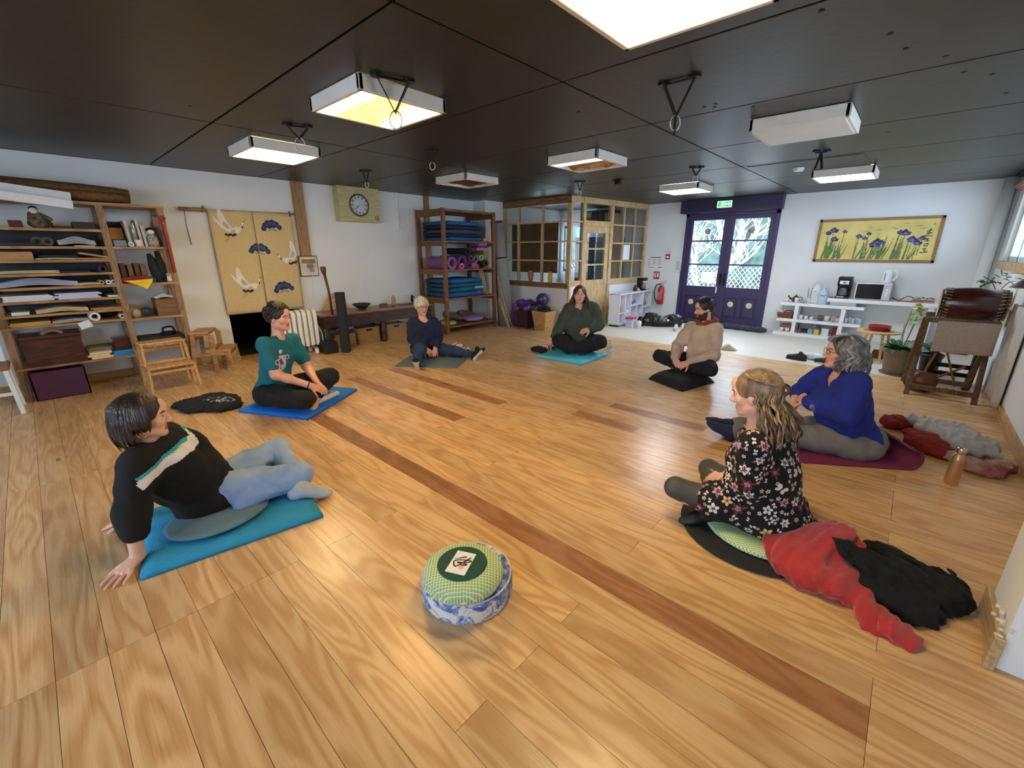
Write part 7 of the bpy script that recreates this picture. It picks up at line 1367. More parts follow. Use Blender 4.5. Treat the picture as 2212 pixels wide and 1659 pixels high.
# ================================================================ people
skin_m = [mat('skin_fair', (226, 176, 152), .5, .05, 14, .04, 90), mat('skin_rosy', (216, 160, 138), .5, .06, 14, .04, 90)]
lip_m = mat('lip', (178, 98, 92), .45); eye_w = mat('eye_white', (226, 222, 216), .25, .02); eye_i = mat('iris_eye', (50, 38, 32), .2)
def rowsR(a, b, c): return np.stack([a, b, c])
def arm_radii(k): return (.050 * k, .043 * k, .040 * k, .029 * k)
class Person:
    def __init__(s, label, J, base, b=1., hs=1., skin=0, armk=1., legk=1., group='people sitting in a circle'):
        s.J = {k: V(*v) for k, v in J.items()}; J = s.J; s.b = b; s.hs = hs; s.ak = armk; s.lk = legk; s.skin = skin_m[skin]
        s.t = thing('person', label, 'person', (base[0], base[1], 0), 0, group)
        s.up = nrm(J['nk'] - J['pel']); r = J['shR'] - J['shL']; s.rt = nrm(r - s.up * (r @ s.up)); s.fw = np.cross(s.up, s.rt)
        f = J['nose'] - J['hd']; f = nrm(V(f[0], f[1], max(-.25, min(.25, f[2] / (np.linalg.norm(f[:2]) + .01))) * np.linalg.norm(f[:2])))
        s.hf = f; s.hr = nrm(np.cross(f, (0, 0, 1))); s.hu = np.cross(s.hr, f); s.R = rowsR(s.rt, s.fw, s.up); s.HR = rowsR(s.hr, s.hf, s.hu)
    def H(s, x, y, z): return s.J['hd'] + (s.hr * x + s.hf * y + s.hu * z) * s.hs
    def torso(s, S, g=0., low=0.):
        J = s.J; b = s.b; P = lambda t: J['pel'] * (1 - t) + J['nk'] * t
        S.ell(P(0) , (.165 * b + g, .125 * b + g, .12 + g), s.R, k=.06); S.ell(P(.38) + s.fw * .012, (.135 * b + g, .105 * b + g, .16 + g), s.R, k=.06); S.ell(P(.68) + s.fw * .01, (.155 * b + g, .105 * b + g, .15 + g), s.R, k=.06)
        S.cap(J['shL'] * .92 + J['nk'] * .08 - s.up * .01, J['shR'] * .92 + J['nk'] * .08 - s.up * .01, .052 * s.ak + g, k=.05); S.cap(J['nk'] - s.up * .05, J['nk'] - s.up * .02, .075 + g, .05 + g * .5, k=.05)
    def bust(s, S, size, g=0.):
        for q in (-1, 1): S.ell(s.J['pel'] * .38 + s.J['nk'] * .62 + s.fw * (.09 * s.b) + s.rt * q * .065, (.07 * size + g, .065 * size + g, .075 * size + g), s.R, k=.05)
    def belly(s, S, size, g=0.): S.ell(s.J['pel'] * .68 + s.J['nk'] * .32 + s.fw * .06, (.15 * size + g, .12 * size + g, .13 * size + g), s.R, k=.06)
    def arm(s, S, q, t0, t1, g=0., k=.03):
        """arm covered from t0 to t1 (0 shoulder, 1 elbow, 2 wrist)"""
        J = s.J; A, E, Wt = J['sh' + q], J['el' + q], J['wr' + q]; ra = arm_radii(s.ak)
        def at(t): return (A * (1 - t) + E * t, ra[0] + (ra[1] - ra[0]) * t) if t <= 1 else (E * (2 - t) + Wt * (t - 1), ra[2] + (ra[3] - ra[2]) * (t - 1))
        ts = sorted({t0, t1} | {t for t in (.5, 1, 1.35) if t0 < t < t1})
        for a, b in zip(ts[:-1], ts[1:]): pa, r1 = at(a); pb, r2 = at(b); S.cap(pa, pb, r1 + g, r2 + g, k)
    def leg(s, S, q, t0, t1, g=0., k=.04):
        J = s.J; A, K, N = J['hip' + q], J['kn' + q], J['an' + q]; R_ = (.098 * s.lk, .064 * s.lk, .060 * s.lk, .038 * s.lk)
        def at(t): return (A * (1 - t) + K * t, R_[0] + (R_[1] - R_[0]) * t) if t <= 1 else (K * (2 - t) + N * (t - 1), R_[2] + (R_[3] - R_[2]) * (t - 1))
        ts = sorted({t0, t1} | {t for t in (.5, 1, 1.3) if t0 < t < t1})
        for a, b in zip(ts[:-1], ts[1:]): pa, r1 = at(a); pb, r2 = at(b); S.cap(pa, pb, r1 + g, r2 + g, k)
    def hand(s, S, q, n, curl=.35, spread=.021, sc=1., th=1):
        """n: back-of-hand normal"""
        J = s.J; W_, d = J['wr' + q], nrm(J['ha' + q] - J['wr' + q]); n = nrm(np.asarray(n, float) - d * (np.asarray(n, float) @ d)); l = np.cross(d, n) * (1 if q == 'R' else -1) * th
        kc = W_ + d * .088 * sc; S.cap(W_ - d * .01, W_ + d * .03, .026 * sc, .03 * sc, k=.015, fl=(n, .7))
        for i in range(4): S.cap(W_ + d * .03 * sc + l * (.012 - .008 * i) * sc, kc + l * (.030 - .020 * i) * sc - d * .006 * abs(i - 1.2) * sc, .014 * sc, .0115 * sc, k=.012)
        for i, L in enumerate((.066, .074, .07, .056)):
            o = (1.5 - i) * spread; p = kc + l * o * .95 * sc - d * .006 * abs(i - 1.2) * sc; dd = nrm(d + l * o * 6 * (spread / .021 - .6))
            for j, fr in enumerate((.45, .32, .23)):
                c = curl * (.6 + .5 * j); dd = nrm(dd * math.cos(c) - n * math.sin(c)); p2 = p + dd * L * fr * 1.05 * sc; S.cap(p, p2, (.0094 - .0008 * j) * sc, (.0088 - .0009 * j) * sc, k=.005); p = p2
        p = W_ + d * .03 * sc + l * .022 * sc; dd = nrm(d * .62 + l * .75 - n * .25)
        for j, L in enumerate((.036, .032, .024)): p2 = p + dd * L * sc; S.cap(p, p2, (.014 - .002 * j) * sc, (.0115 - .0015 * j) * sc, k=.01); p = p2; dd = nrm(dd + d * .35 - n * .15)
    def foot(s, S, q, g=0., up=None):
        J = s.J; A, T = J['an' + q], J['to' + q]; d = nrm(T - A); u = nrm(np.asarray(up if up is not None else (0, 0, 1.), float) - d * (np.asarray(up if up is not None else (0, 0, 1.), float) @ d)); L = .15
        S.cap(A, A - d * .035 - u * .035, .038 + g, .034 + g, k=.03); S.cap(A - u * .028 - d * .02, A + d * L * .75 - u * .045, .036 + g, .032 + g, k=.03, fl=(u, .75)); S.cap(A + d * L * .75 - u * .045, A + d * L * 1.02 - u * .05, .034 + g, .024 + g, k=.02, fl=(u, .6)); S.cap(A, A + d * L * .6 - u * .03, .03 + g, .028 + g, k=.03)
        if g == 0:
            l = np.cross(d, u)
            for i in range(5): S.cap(A + d * L * .95 - u * .052 + l * (.022 - .011 * i), A + d * (L * 1.13 - .006 * abs(i - 1)) - u * .056 + l * (.024 - .012 * i), .0085, .0075, k=.006)
    def head(s, S, fem=1, beard=0, full=1.):
        H = s.H; e = lambda p, r, k=.02, op='u': S.ell(H(*p), tuple(x * s.hs for x in r), s.HR, k=k, op=op); c = lambda a, b, r1, r2, k=.015: S.cap(H(*a), H(*b), r1 * s.hs, r2 * s.hs, k=k)
        e((0, -.018, .03), (.076, .094, .086)); e((0, .018, -.03), (.062 * full, .070, .086), .03)
        for q in (-1, 1): c((q * .050, .0, -.062), (q * .012, .066, -.096), .022, .018, .02); e((q * .040, .058, -.022), (.026 * full, .022, .024), .02); c((q * .046, .070, .020), (q * .012, .083, .022), .012 - .003 * fem, .011, .012); e((q * .031, .093, .001), (.016, .012, .011), .010, 's'); e((q * .075, -.006, -.012), (.010, .021, .032), .008); e((q * .012, .096, -.038), (.009, .011, .008), .008)
        [e((q * .031, .0775, .0085), (.0155, .0095, .0055), .004) for q in (-1, 1)]; e((0, .068, -.099), (.021, .018, .017), .015); c((0, .086, .010), (0, .108, -.030), .009, .0125, .010); c((0, .075, .05), (0, .07, .06), .03, .03, .02)
        c((-.017, .083, -.063), (.017, .083, -.063), .0065, .0065, .005); c((-.014, .082, -.074), (.014, .082, -.074), .007, .007, .005); c((-.022, .078, -.0685), (.022, .078, -.0685), .004, .004, .003)
        S.cap(s.J['nk'] - s.up * .02, H(0, -.022, -.07), .054, .050 * s.hs, k=.03)
    def face_label(s, beard=0):
        def fn(P):
            q = (P - s.J['hd']) @ s.HR.T / s.hs; m = np.zeros(len(P), int)
            m[(np.abs(q[:, 0]) < .023) & (q[:, 1] > .078) & (q[:, 2] < -.057) & (q[:, 2] > -.081)] = 1
            if beard: m[(q[:, 2] < -.048 + .03 * np.clip((.06 - q[:, 1]) / .06, 0, 1)) & (q[:, 2] > -.135) & (q[:, 1] > -.005) & (m == 0)] = 2
            return m
        return fn
    def eyes(s, brow):
        for q in (-1, 1):
            o = MB().sph((0, 0, 0), .0112 * s.hs, 14, 10).sph(tuple(s.hf * .0050 * s.hs), .0078 * s.hs, 10, 8, mi=1); o.v = [v + s.H(q * .031, .0742, .0) for v in o.v]; o.build('eye', [eye_w, eye_i], s.body, smooth=True)
            MB().tube([s.H(q * .012, .094, .020), s.H(q * .030, .0925, .026), s.H(q * .050, .078, .020)], [.0035, .004, .002], 6).build('eyebrow', brow, s.body, smooth=True)
    def glasses(s, m):
        mb = MB(); 
        for q in (-1, 1):
            mb.torus(s.H(q * .032, .1, .0), .023, .0022, R=np.stack([s.hr * 1.15, s.hu * .85, s.hf], 1), n=22, m=5); mb.tube([s.H(q * .056, .096, .004), s.H(q * .074, .05, .006), s.H(q * .080, -.01, .0)], .002, 5)
        mb.tube([s.H(-.010, .103, .004), s.H(.010, .103, .004)], .002, 5).build('glasses', m, s.t)
    def E(s, az, el, off=.10, c=(0, -.018, .030)):
        a, e = math.radians(az), math.radians(el); r = (.076, .094, .086); d = (math.sin(a) * math.cos(e), math.cos(a) * math.cos(e), math.sin(e)); return s.H(*[c[i] + d[i] * r[i] * (1 + off) for i in range(3)])
    def hair(s, name, cap, paths, mats):
        if cap is not None: o, _, _ = sdf_obj(name, cap, .006, mats[0], s.t, relax=1); par = o
        else: par = s.t
        mb = MB(); r = random.Random(len(paths))
        for (pts, rad) in paths:
            P = cat_rom(pts, 4); n = len(P); mb.tube(P, [max(.0012, rad * (.55 + .45 * math.sin(math.pi * min(1, (i + 2) / n * .9))) * (1 if i < n - 3 else (n - i) / 4)) for i in range(n)], 5, mi=r.randrange(len(mats)), flat=.55)
        return mb.build('hair_locks', mats, par, smooth=True)
    def cap(s, lowz=-.03, back=-.06, thick=1.1, face=.085):
        S = SDF(.02); k = s.hs; S.ell(s.H(0, -.022, .032), (.079 * thick * k, .099 * thick * k, .089 * thick * k), s.HR); S.ell(s.H(0, -.055, -.015), (.068 * thick * k, .055 * thick * k, .075 * thick * k), s.HR)
        S.ell(s.H(0, .13, -.035), (face * k * 1.02, .095 * k, .105 * k), s.HR, k=.012, op='s'); S.box(s.H(0, .04, -.09), (.2 * k, .06 * k, .075 * k), s.HR, .01, k=.015, op='s'); S.box(s.H(0, 0, lowz - .2), (.3, .3, .2 * k), s.HR, .01, k=.015, op='s')
        return S
def hairmat(name, c1, c2, rough=.38):
    return mat(name, c1, rough, .2, 30, .5, 120, stretch=(1, 1, .25), col2=c2, spec=.5)
def cloth(name, col, bump=.25, bs=140, var=.12, col2=None, scale=9., sheen=0.): return mat(name, col, .92, var, scale, bump, bs, col2=col2, sheen=sheen)
RN = random.Random(42); U = RN.uniform; DN = V(0, 0, -1)
def short_hair(p, n, L, r, sweep, el0=-5, lift=0., wave=0.):
    out = []
    for i in range(n):
        el = U(el0, 88); lim = 62 - max(0, el - 30) * 1.6; az = U(lim if el < 55 else -180, 360 - lim if el < 55 else 180)
        if el < 32 and abs((az + 180) % 360 - 180) < 72: continue
        P = p.E(az, el, .10); d = nrm(P - p.H(0, -.018, .03)); s_ = sweep(az, el); t = nrm(p.hr * s_[0] + p.hf * s_[1] + p.hu * s_[2]); t = nrm(t - d * (t @ d)); w = np.cross(d, t) * wave
        out.append(([P - d * .006, P + t * L * .4 + d * (.006 + wave * .3 + lift * (el > 30)) + w, P + t * L * .75 + d * (.004 + lift * 1.3 * (el > 30)) - w, P + t * L - d * (.006 - lift * (el > 30)) + w * .5], r * U(.8, 1.2)))
    return out
# ---------------------------------------------------------------- woman in jeans
p = Person('woman in black striped sweater and light jeans leaning back on her hands', dict(pel=(-2.730, 0.395, 0.150), nk=(-2.655, 0.222, 0.560), hd=(-2.632, 0.225, 0.680), nose=(-2.600, 0.335, 0.676), shR=(-2.527, 0.150, 0.490), shL=(-2.746, 0.300, 0.500), elR=(-2.506, 0.085, 0.275), wrR=(-2.481, 0.056, 0.050), haR=(-2.436, -0.001, 0.03), elL=(-2.80, 0.176, 0.29), wrL=(-2.915, 0.095, 0.05), haL=(-2.96, 0.055, 0.03), hipR=(-2.650, 0.45, 0.165), hipL=(-2.758, 0.499, 0.175), knR=(-2.528, 0.852, 0.150), anR=(-2.52, 0.52, 0.105), knL=(-2.836, 0.846, 0.215), anL=(-2.46, 0.82, 0.095), toL=(-2.40, 0.93, 0.085)), (-2.7, .42), .98, .93, 0, .98, .94)
B = SDF(.03); p.torso(B, -.015); [(p.arm(B, q, 0, 2), p.leg(B, q, 0, 2, -.012)) for q in 'LR']; p.hand(B, 'R', (0, 0, 1), .04, .027); p.hand(B, 'L', (0, 0, 1), .05, .026); p.foot(B, 'L', -.004); p.head(B)
p.body, _, _ = sdf_obj('body', B, .0052, [p.skin, lip_m], p.t, p.face_label()); bh = hairmat('hair_darkbrown', (28, 21, 18), (52, 41, 36), .3); p.eyes(bh)
T = SDF(.045); p.torso(T, .020); [p.arm(T, q, 0, 1.42, .019, .05) for q in 'LR']; p.bust(T, 1, .01); p.belly(T, .95, .01); T.ell(p.J['pel'] + p.fw * .03 - p.up * .02, (.195, .165, .125), p.R, k=.05); T.ell(p.J['pel'] * .6 + p.J['nk'] * .4 - p.fw * .03, (.17, .13, .15), p.R, k=.06); T.cap(p.J['nk'], p.H(0, 0, -.05), .062, k=.012, op='s'); T.disp = wrinkle(.0045, 16, 51)
swt, tv, tq = sdf_obj('sweater', T, .0085, cloth('sweater_black', (15, 15, 17), .3), p.t)
L_ = SDF(.04); L_.ell(p.J['pel'] - p.up * .03 + p.fw * .02, (.165, .13, .11), p.R); [p.leg(L_, q, .0, 1.9 if q == 'L' else 2., .008, .03) for q in 'LR']; L_.disp = wrinkle(.0035, 22, 52)
sdf_obj('jeans', L_, .0085, cloth('denim_light', (132, 160, 206), .3, 200, .12, (160, 184, 222), 7), p.t)
K = SDF(.02); p.foot(K, 'L', .003); K.cap(p.J['anL'], p.J['anL'] * .85 + p.J['knL'] * .15, .04, .042); sdf_obj('sock', K, .007, cloth('sock_pale', (176, 182, 194), .3), p.t)
n_ = nrm(p.rt * .75 + p.fw * .62 + V(0, 0, .15)); u_ = nrm(np.cross((0, 0, 1), n_)); v_ = np.cross(n_, u_)
stp = []
for (o_, w_, k_) in ((.020, .016, 0), (.006, .010, 1), (-.016, .034, 2)): stp += [(P, k_) for P in stroke([(-.165, -.030 + o_), (-.06, .015 + o_), (.06, .052 + o_), (.125, .058 + o_ * .9), (.115, .10 + o_)], w_ + .003)]
print_grid('chest_stripe', stp, (.40, .32), .0045, bvh_place(tv, tq, p.J['nk'] * .72 + p.J['pel'] * .28 - u_ * .01 + v_ * .0, u_, v_, .002, .3), [mat('stripe_teal', (40, 158, 190), .85), mat('stripe_yellow', (224, 222, 160), .85), mat('stripe_white', (226, 226, 238), .85)], swt)
MB().torus(p.H(.08, -.005, -.065), .021, .0022, R=np.stack([p.hf, p.hu, p.hr], 1), n=20, m=5).torus(p.H(-.08, -.005, -.065), .021, .0022, R=np.stack([p.hf, p.hu, p.hr], 1), n=20, m=5).build('hoop_earring', mat('gold', (212, 180, 110), .25, metal=1), p.t, smooth=True)
ph = []
for i in range(260):
    az = U(66, 294); lo_ = U(.125, .185); w = U(-.008, .008); e0 = p.E(az, 8, .26); o_ = nrm((e0 - p.H(0, -.02, .0)) * (1, 1, 0)); sd_ = 1 if 100 < az < 260 else .55
    ph.append(([p.E(az * .5 + 90, 84, .12), p.E(az, 55, .18), p.E(az, 25, .25), e0, e0 + DN * lo_ * .6 * sd_ + o_ * .012, e0 + DN * lo_ * sd_ * 1.05 - o_ * .012 + p.hf * w], U(.006, .010)))
for i in range(60):
    q = U(-1, 1); sg = 1 if q > 0 else -1; a = abs(q); ph.append(([p.E(sg * 8, 66 + 8 * a, .10), p.E(sg * (35 + 15 * a), 48 - 5 * a, .14), p.E(sg * (72 + 14 * a), 20, .16), p.E(sg * (98 + 16 * a), -8, .22), p.E(sg * (106 + 16 * a), -30, .30) + DN * U(.01, .05)], U(.005, .008)))
p.hair('hair', p.cap(-.085, thick=1.16), ph, [bh, hairmat('hair_brown2', (38, 29, 25), (68, 55, 48), .28)])
# ---------------------------------------------------------------- man in teal shirt
p = Person('man in teal printed t-shirt and black trousers sitting cross-legged on the blue mat', dict(pel=(-4.353, 1.341, 0.165), nk=(-4.241, 1.436, 0.695), hd=(-4.215, 1.458, 0.872), nose=(-4.10, 1.535, 0.862), shR=(-4.153, 1.276, 0.650), shL=(-4.328, 1.590, 0.625), elR=(-4.026, 1.292, 0.398), wrR=(-3.90, 1.515, 0.270), haR=(-3.875, 1.600, 0.225), elL=(-4.234, 1.650, 0.363), wrL=(-3.975, 1.615, 0.262), haL=(-3.90, 1.64, 0.215), hipR=(-4.280, 1.269, 0.164), hipL=(-4.389, 1.433, 0.145), knR=(-3.83, 1.415, 0.17), anR=(-4.06, 1.62, 0.12), knL=(-4.08, 1.80, 0.265), anL=(-4.00, 1.60, 0.12), toL=(-3.90, 1.51, 0.09)), (-4.3, 1.36), 1.03, 1.0, 1, 1.02, 1.0)
B = SDF(.03); p.torso(B, -.012); [(p.arm(B, q, 0, 2), p.leg(B, q, 0, 2, -.012)) for q in 'LR']; p.hand(B, 'R', (.5, -.4, .8), .5); p.hand(B, 'L', (.3, .5, .8), .5); p.foot(B, 'L'); p.head(B, 0)
p.body, _, _ = sdf_obj('body', B, .006, [p.skin, lip_m], p.t, p.face_label()); bk_h = hairmat('hair_black', (30, 25, 23), (58, 48, 42), .4); p.eyes(bk_h)
T = SDF(.045); p.torso(T, .014); [p.arm(T, q, 0, .74, .015, .04) for q in 'LR']; T.cap(p.J['nk'] + p.up * .01, p.H(0, -.01, -.05), .064, k=.012, op='s'); T.disp = wrinkle(.005, 15, 61)
ts, tv, tq = sdf_obj('t_shirt', T, .010, cloth('jersey_teal', (22, 106, 118), .2), p.t)
L_ = SDF(.04); L_.ell(p.J['pel'] - p.up * .035, (.18, .145, .12), p.R); [p.leg(L_, q, 0, 1.86, .014, .04) for q in 'LR']; L_.disp = wrinkle(.005, 17, 62); sdf_obj('trousers', L_, .010, cloth('trousers_black', (20, 20, 22), .25), p.t)
c = p.J['nk'] * .60 + p.J['pel'] * .40 + p.rt * .02; n_ = nrm(p.fw * .8 + p.rt * .45); u_ = nrm(np.cross(p.up, n_)); sh = [(circ(0, 0, .075, 24, .10), 2), (circ(0, .085, .05, 16, .045), 2), (circ(0, -.01, .062, 24, .088), 0), (circ(-.066, .062, .022), 0), (circ(-.066, .062, .014), 2), (circ(.066, .062, .022), 0), (circ(.066, .062, .014), 2), (circ(0, .115, .016, 12, .020), 0), ([(-.015, -.085), (.018, -.085), (.012, .0), (.04, -.005), (.005, .062), (-.042, .004), (-.014, .002)], 1), ([(-.06, -.045), (.0, -.085), (.06, -.04), (.055, -.055), (.0, -.10), (-.055, -.06)], 2), ([(-.05, -.105), (.05, -.10), (.045, -.118), (-.04, -.122)], 0), ([(-.058, .07), (.058, .07), (.05, .082), (-.05, .082)], 0)]
print_grid('chest_print', sh, (.20, .30), .004, bvh_place(tv, tq, c, u_, p.up, .002, .4), [mat('print_iceblue', (186, 212, 222), .85), mat('print_crimson', (168, 44, 60), .85), mat('print_greyteal', (70, 84, 98), .85)], ts)
MB().torus(p.J['wrR'] * .97 + p.J['elR'] * .03, .032, .006, R=np.stack(basis(p.J['wrR'] - p.J['elR']), 1), n=20, m=6).build('bracelet', mat('beads_brown', (60, 30, 28), .5), p.t, smooth=True)
p.hair('hair', p.cap(-.045, thick=1.13), short_hair(p, 420, .06, .0075, lambda az, el: (.5 * math.sin(az * .3), -.5 if el < 45 else .9, -1 if el < 45 else .2), 0, .005), [bk_h, hairmat('hair_black2', (38, 31, 28), (70, 58, 50), .4)])
# ---------------------------------------------------------------- white haired woman
p = Person('white haired woman in navy top and dark jeans, one leg stretched out', dict(pel=(-4.976, 3.577, 0.115), nk=(-4.964, 3.588, 0.535), hd=(-4.949, 3.577, 0.715), nose=(-4.85, 3.55, 0.705), shR=(-4.997, 3.434, 0.490), shL=(-4.915, 3.746, 0.480), elR=(-4.953, 3.381, 0.283), wrR=(-4.784, 3.457, 0.175), haR=(-4.715, 3.490, 0.115), elL=(-4.856, 3.764, 0.269), wrL=(-4.725, 3.60, 0.170), haL=(-4.675, 3.545, 0.115), hipR=(-4.956, 3.505, 0.11), hipL=(-4.924, 3.669, 0.10), knR=(-4.63, 3.26, 0.20), anR=(-4.47, 3.10, 0.075), toR=(-4.40, 3.04, 0.19), knL=(-4.585, 3.80, 0.105), anL=(-4.29, 3.92, 0.075), toL=(-4.255, 3.985, 0.145)), (-4.9, 3.55), 1.08, .96, 1, 1.05, 1.0)
B = SDF(.03); p.torso(B, -.012); [(p.arm(B, q, 0, 2), p.leg(B, q, 0, 2, -.012)) for q in 'LR']; p.hand(B, 'R', (.4, -.5, .7), .35); p.hand(B, 'L', (.4, .5, .7), .35); [p.foot(B, q, -.004, (-.5, .5, 1)) for q in 'LR']; p.head(B, 1)
p.body, _, _ = sdf_obj('body', B, .0068, [p.skin, lip_m], p.t, p.face_label()); wh = hairmat('hair_white', (176, 168, 156), (216, 208, 196), .5); p.eyes(mat('brow_grey', (140, 128, 118), .7))
T = SDF(.045); p.torso(T, .016); [p.arm(T, q, 0, 1.92, .016, .04) for q in 'LR']; p.bust(T, 1.15, .01); p.belly(T, .95); T.cap(p.J['nk'] + p.fw * .035 + p.up * .005, p.H(0, .01, -.06), .072, k=.012, op='s'); T.disp = wrinkle(.004, 17, 71); sdf_obj('top', T, .0105, cloth('top_navy', (26, 28, 62), .2), p.t)
L_ = SDF(.04); L_.ell(p.J['pel'] - p.up * .02, (.185, .15, .11), p.R); [p.leg(L_, q, 0, 1.9, .008, .04) for q in 'LR']; L_.disp = wrinkle(.004, 20, 72); sdf_obj('jeans', L_, .0105, cloth('denim_dark', (34, 46, 74), .3, 160, .2, (48, 66, 104), 8), p.t)
for q in 'LR':
    K = SDF(.02); p.foot(K, q, .003, (-.5, .5, 1)); d = nrm(p.J['to' + q] - p.J['an' + q]); u = nrm(V(-.5, .5, 1) - d * (V(-.5, .5, 1) @ d)); A_ = p.J['an' + q]
    sdf_obj('sock', K, .008, [cloth('sock_black', (26, 24, 28), .3), cloth('sock_sole_white', (206, 210, 204), .3)], p.t, lambda P, A_=A_, u=u, d=d: (((P - A_) @ u < -.052) & ((P - A_) @ d < .12)).astype(int))
p.glasses(mat('glasses_brown', (70, 34, 40), .3)); p.hair('hair', p.cap(-.05, thick=1.15), short_hair(p, 300, .055, .009, lambda az, el: (math.sin(az * .07) * .8, .2 if el < 50 else .8, -1 if el < 50 else 0), wave=.012), [wh, hairmat('hair_white2', (196, 188, 176), (230, 224, 214), .5)])
# ---------------------------------------------------------------- woman in green
GJ = dict(pel=(-3.457, 5.264, 0.176), nk=(-3.484, 5.240, 0.673), hd=(-3.463, 5.232, 0.857), nose=(-3.405, 5.150, 0.859), shR=(-3.586, 5.166, 0.639), shL=(-3.318, 5.371, 0.667), elR=(-3.593, 5.004, 0.431), wrR=(-3.609, 4.833, 0.268), haR=(-3.613, 4.762, 0.229), elL=(-3.203, 5.374, 0.445), wrL=(-3.210, 5.155, 0.397), haL=(-3.255, 5.069, 0.382), hipR=(-3.523, 5.188, 0.144), hipL=(-3.362, 5.313, 0.147), knR=(-3.528, 4.859, 0.235), anR=(-3.217, 5.020, 0.125), knL=(-3.072, 5.200, 0.229), anL=(-3.372, 4.862, 0.136))
p = Person('long haired woman in olive green sweater sitting cross-legged on the light blue mat', GJ, (-3.35, 5.1), 1.32, .98, 1, 1.35, 1.25)
B = SDF(.03); p.torso(B, -.012); [(p.arm(B, q, 0, 2), p.leg(B, q, 0, 2, -.012)) for q in 'LR']; p.hand(B, 'R', (.6, -.5, .6), .35, .021, 1.05); p.hand(B, 'L', (.5, -.4, .8), .5, .021, 1.05); p.head(B, 1, 0, 1.12)
p.body, _, _ = sdf_obj('body', B, .0072, [p.skin, lip_m], p.t, p.face_label()); db = hairmat('hair_auburn', (44, 26, 22), (84, 52, 44), .35); p.eyes(db)
T = SDF(.06); p.torso(T, .02); [p.arm(T, q, 0, 1.9, .022, .05) for q in 'LR']; p.bust(T, 1.35, .01); p.belly(T, 1.25, .01); T.ell(p.J['pel'] + p.fw * .16 - p.up * .02, (.16, .12, .10), p.R, k=.08); T.cap(p.J['nk'] + p.fw * .05, p.H(0, .02, -.07), .045, .062, k=.012, op='s'); T.disp = wrinkle(.006, 14, 81); sdf_obj('sweater', T, .0115, cloth('sweater_olive', (62, 70, 60), .3, 90), p.t)
L_ = SDF(.05); L_.ell(p.J['pel'] - p.up * .05, (.25, .20, .15), p.R); [p.leg(L_, q, 0, 2, .012, .05) for q in 'LR']; L_.disp = wrinkle(.004, 18, 82); sdf_obj('trousers', L_, .0115, cloth('trousers_black2', (20, 20, 26), .25, 80), p.t)
ph = []
for i in range(150):
    q = RN.choice((-1, 1)); a = U(58, 175); P4 = p.E(q * (a if a > 80 else 80), -12, .24); fr = max(0, (115 - a) / 60); L0 = U(.24, .36); o_ = p.hr * q * U(.0, .05)
    ph.append(([p.E(q * 4, 80 - U(0, 25) * (a < 100), .10), p.E(q * a * .75, 50, .14), p.E(q * max(a, 76), 18, .17), P4, P4 + DN * L0 * .35 + o_ + p.hf * .03 * fr, P4 + DN * L0 * .7 + o_ * 1.6 + p.hf * .075 * fr, P4 + DN * L0 + o_ * 1.8 + p.hf * .10 * fr + p.hr * U(-.015, .015)], U(.007, .012)))
p.hair('hair', p.cap(-.09, thick=1.14), ph, [db, hairmat('hair_auburn2', (56, 34, 28), (96, 62, 52), .35)])
# ---------------------------------------------------------------- man in beige
p = Person('bearded man in beige sweater with rust hood sitting on the black cushion', dict(pel=(-1.707, 5.200, 0.185), nk=(-1.677, 5.227, 0.620), hd=(-1.715, 5.180, 0.808), nose=(-1.80, 5.085, 0.790), shR=(-1.866, 5.248, 0.565), shL=(-1.538, 5.144, 0.597), elR=(-1.953, 5.144, 0.345), wrR=(-1.885, 4.925, 0.245), haR=(-1.825, 4.855, 0.195), elL=(-1.504, 5.058, 0.305), wrL=(-1.705, 4.91, 0.235), haL=(-1.78, 4.845, 0.185), hipR=(-1.792, 5.222, 0.17), hipL=(-1.619, 5.159, 0.18), knR=(-2.117, 5.021, 0.215), anR=(-1.80, 4.89, 0.14), knL=(-1.46, 4.88, 0.19), anL=(-1.88, 4.95, 0.15)), (-1.7, 5.15), 1.04, .99, 1, 1.05, .98)
B = SDF(.03); p.torso(B, -.012); [(p.arm(B, q, 0, 2), p.leg(B, q, 0, 2, -.012)) for q in 'LR']; p.hand(B, 'R', (-.5, -.5, .7), .55); p.hand(B, 'L', (.4, -.6, .7), .55); p.head(B, 0, 1)
p.body, _, _ = sdf_obj('body', B, .0068, [p.skin, lip_m, mat('beard', (62, 46, 40), .8, .3, 60, .6, 200)], p.t, p.face_label(1)); p.eyes(bk_h)
T = SDF(.045); p.torso(T, .02); [p.arm(T, q, 0, 1.95, .02, .04) for q in 'LR']; T.cap(p.J['nk'] + p.fw * .02, p.H(0, 0, -.06), .07, k=.012, op='s'); T.disp = wrinkle(.005, 15, 91); sdf_obj('sweater', T, .0105, cloth('sweater_beige', (198, 174, 156), .3), p.t)
K = SDF(.03); n0 = p.J['nk']
for a in np.linspace(-2.6, 2.6, 15): K.ell(n0 + p.rt * .085 * math.sin(a) - p.fw * .085 * math.cos(a) * 1.0 + p.fw * .0 + p.up * (.035 + .025 * math.cos(a)) , (.032, .032, .045), p.R)
K.ell(n0 - p.fw * .11 + p.up * .01, (.09, .05, .06), p.R); K.cap(n0 + p.fw * .075 + p.up * .0, n0 + p.fw * .10 - p.up * .09, .035, .012, fl=(p.fw, .5)); K.disp = wrinkle(.005, 24, 92); K.cap(n0, p.H(0, -.01, -.05), .062, k=.01, op='s'); sdf_obj('hood', K, .009, cloth('hood_rust', (132, 62, 40), .3), p.t)
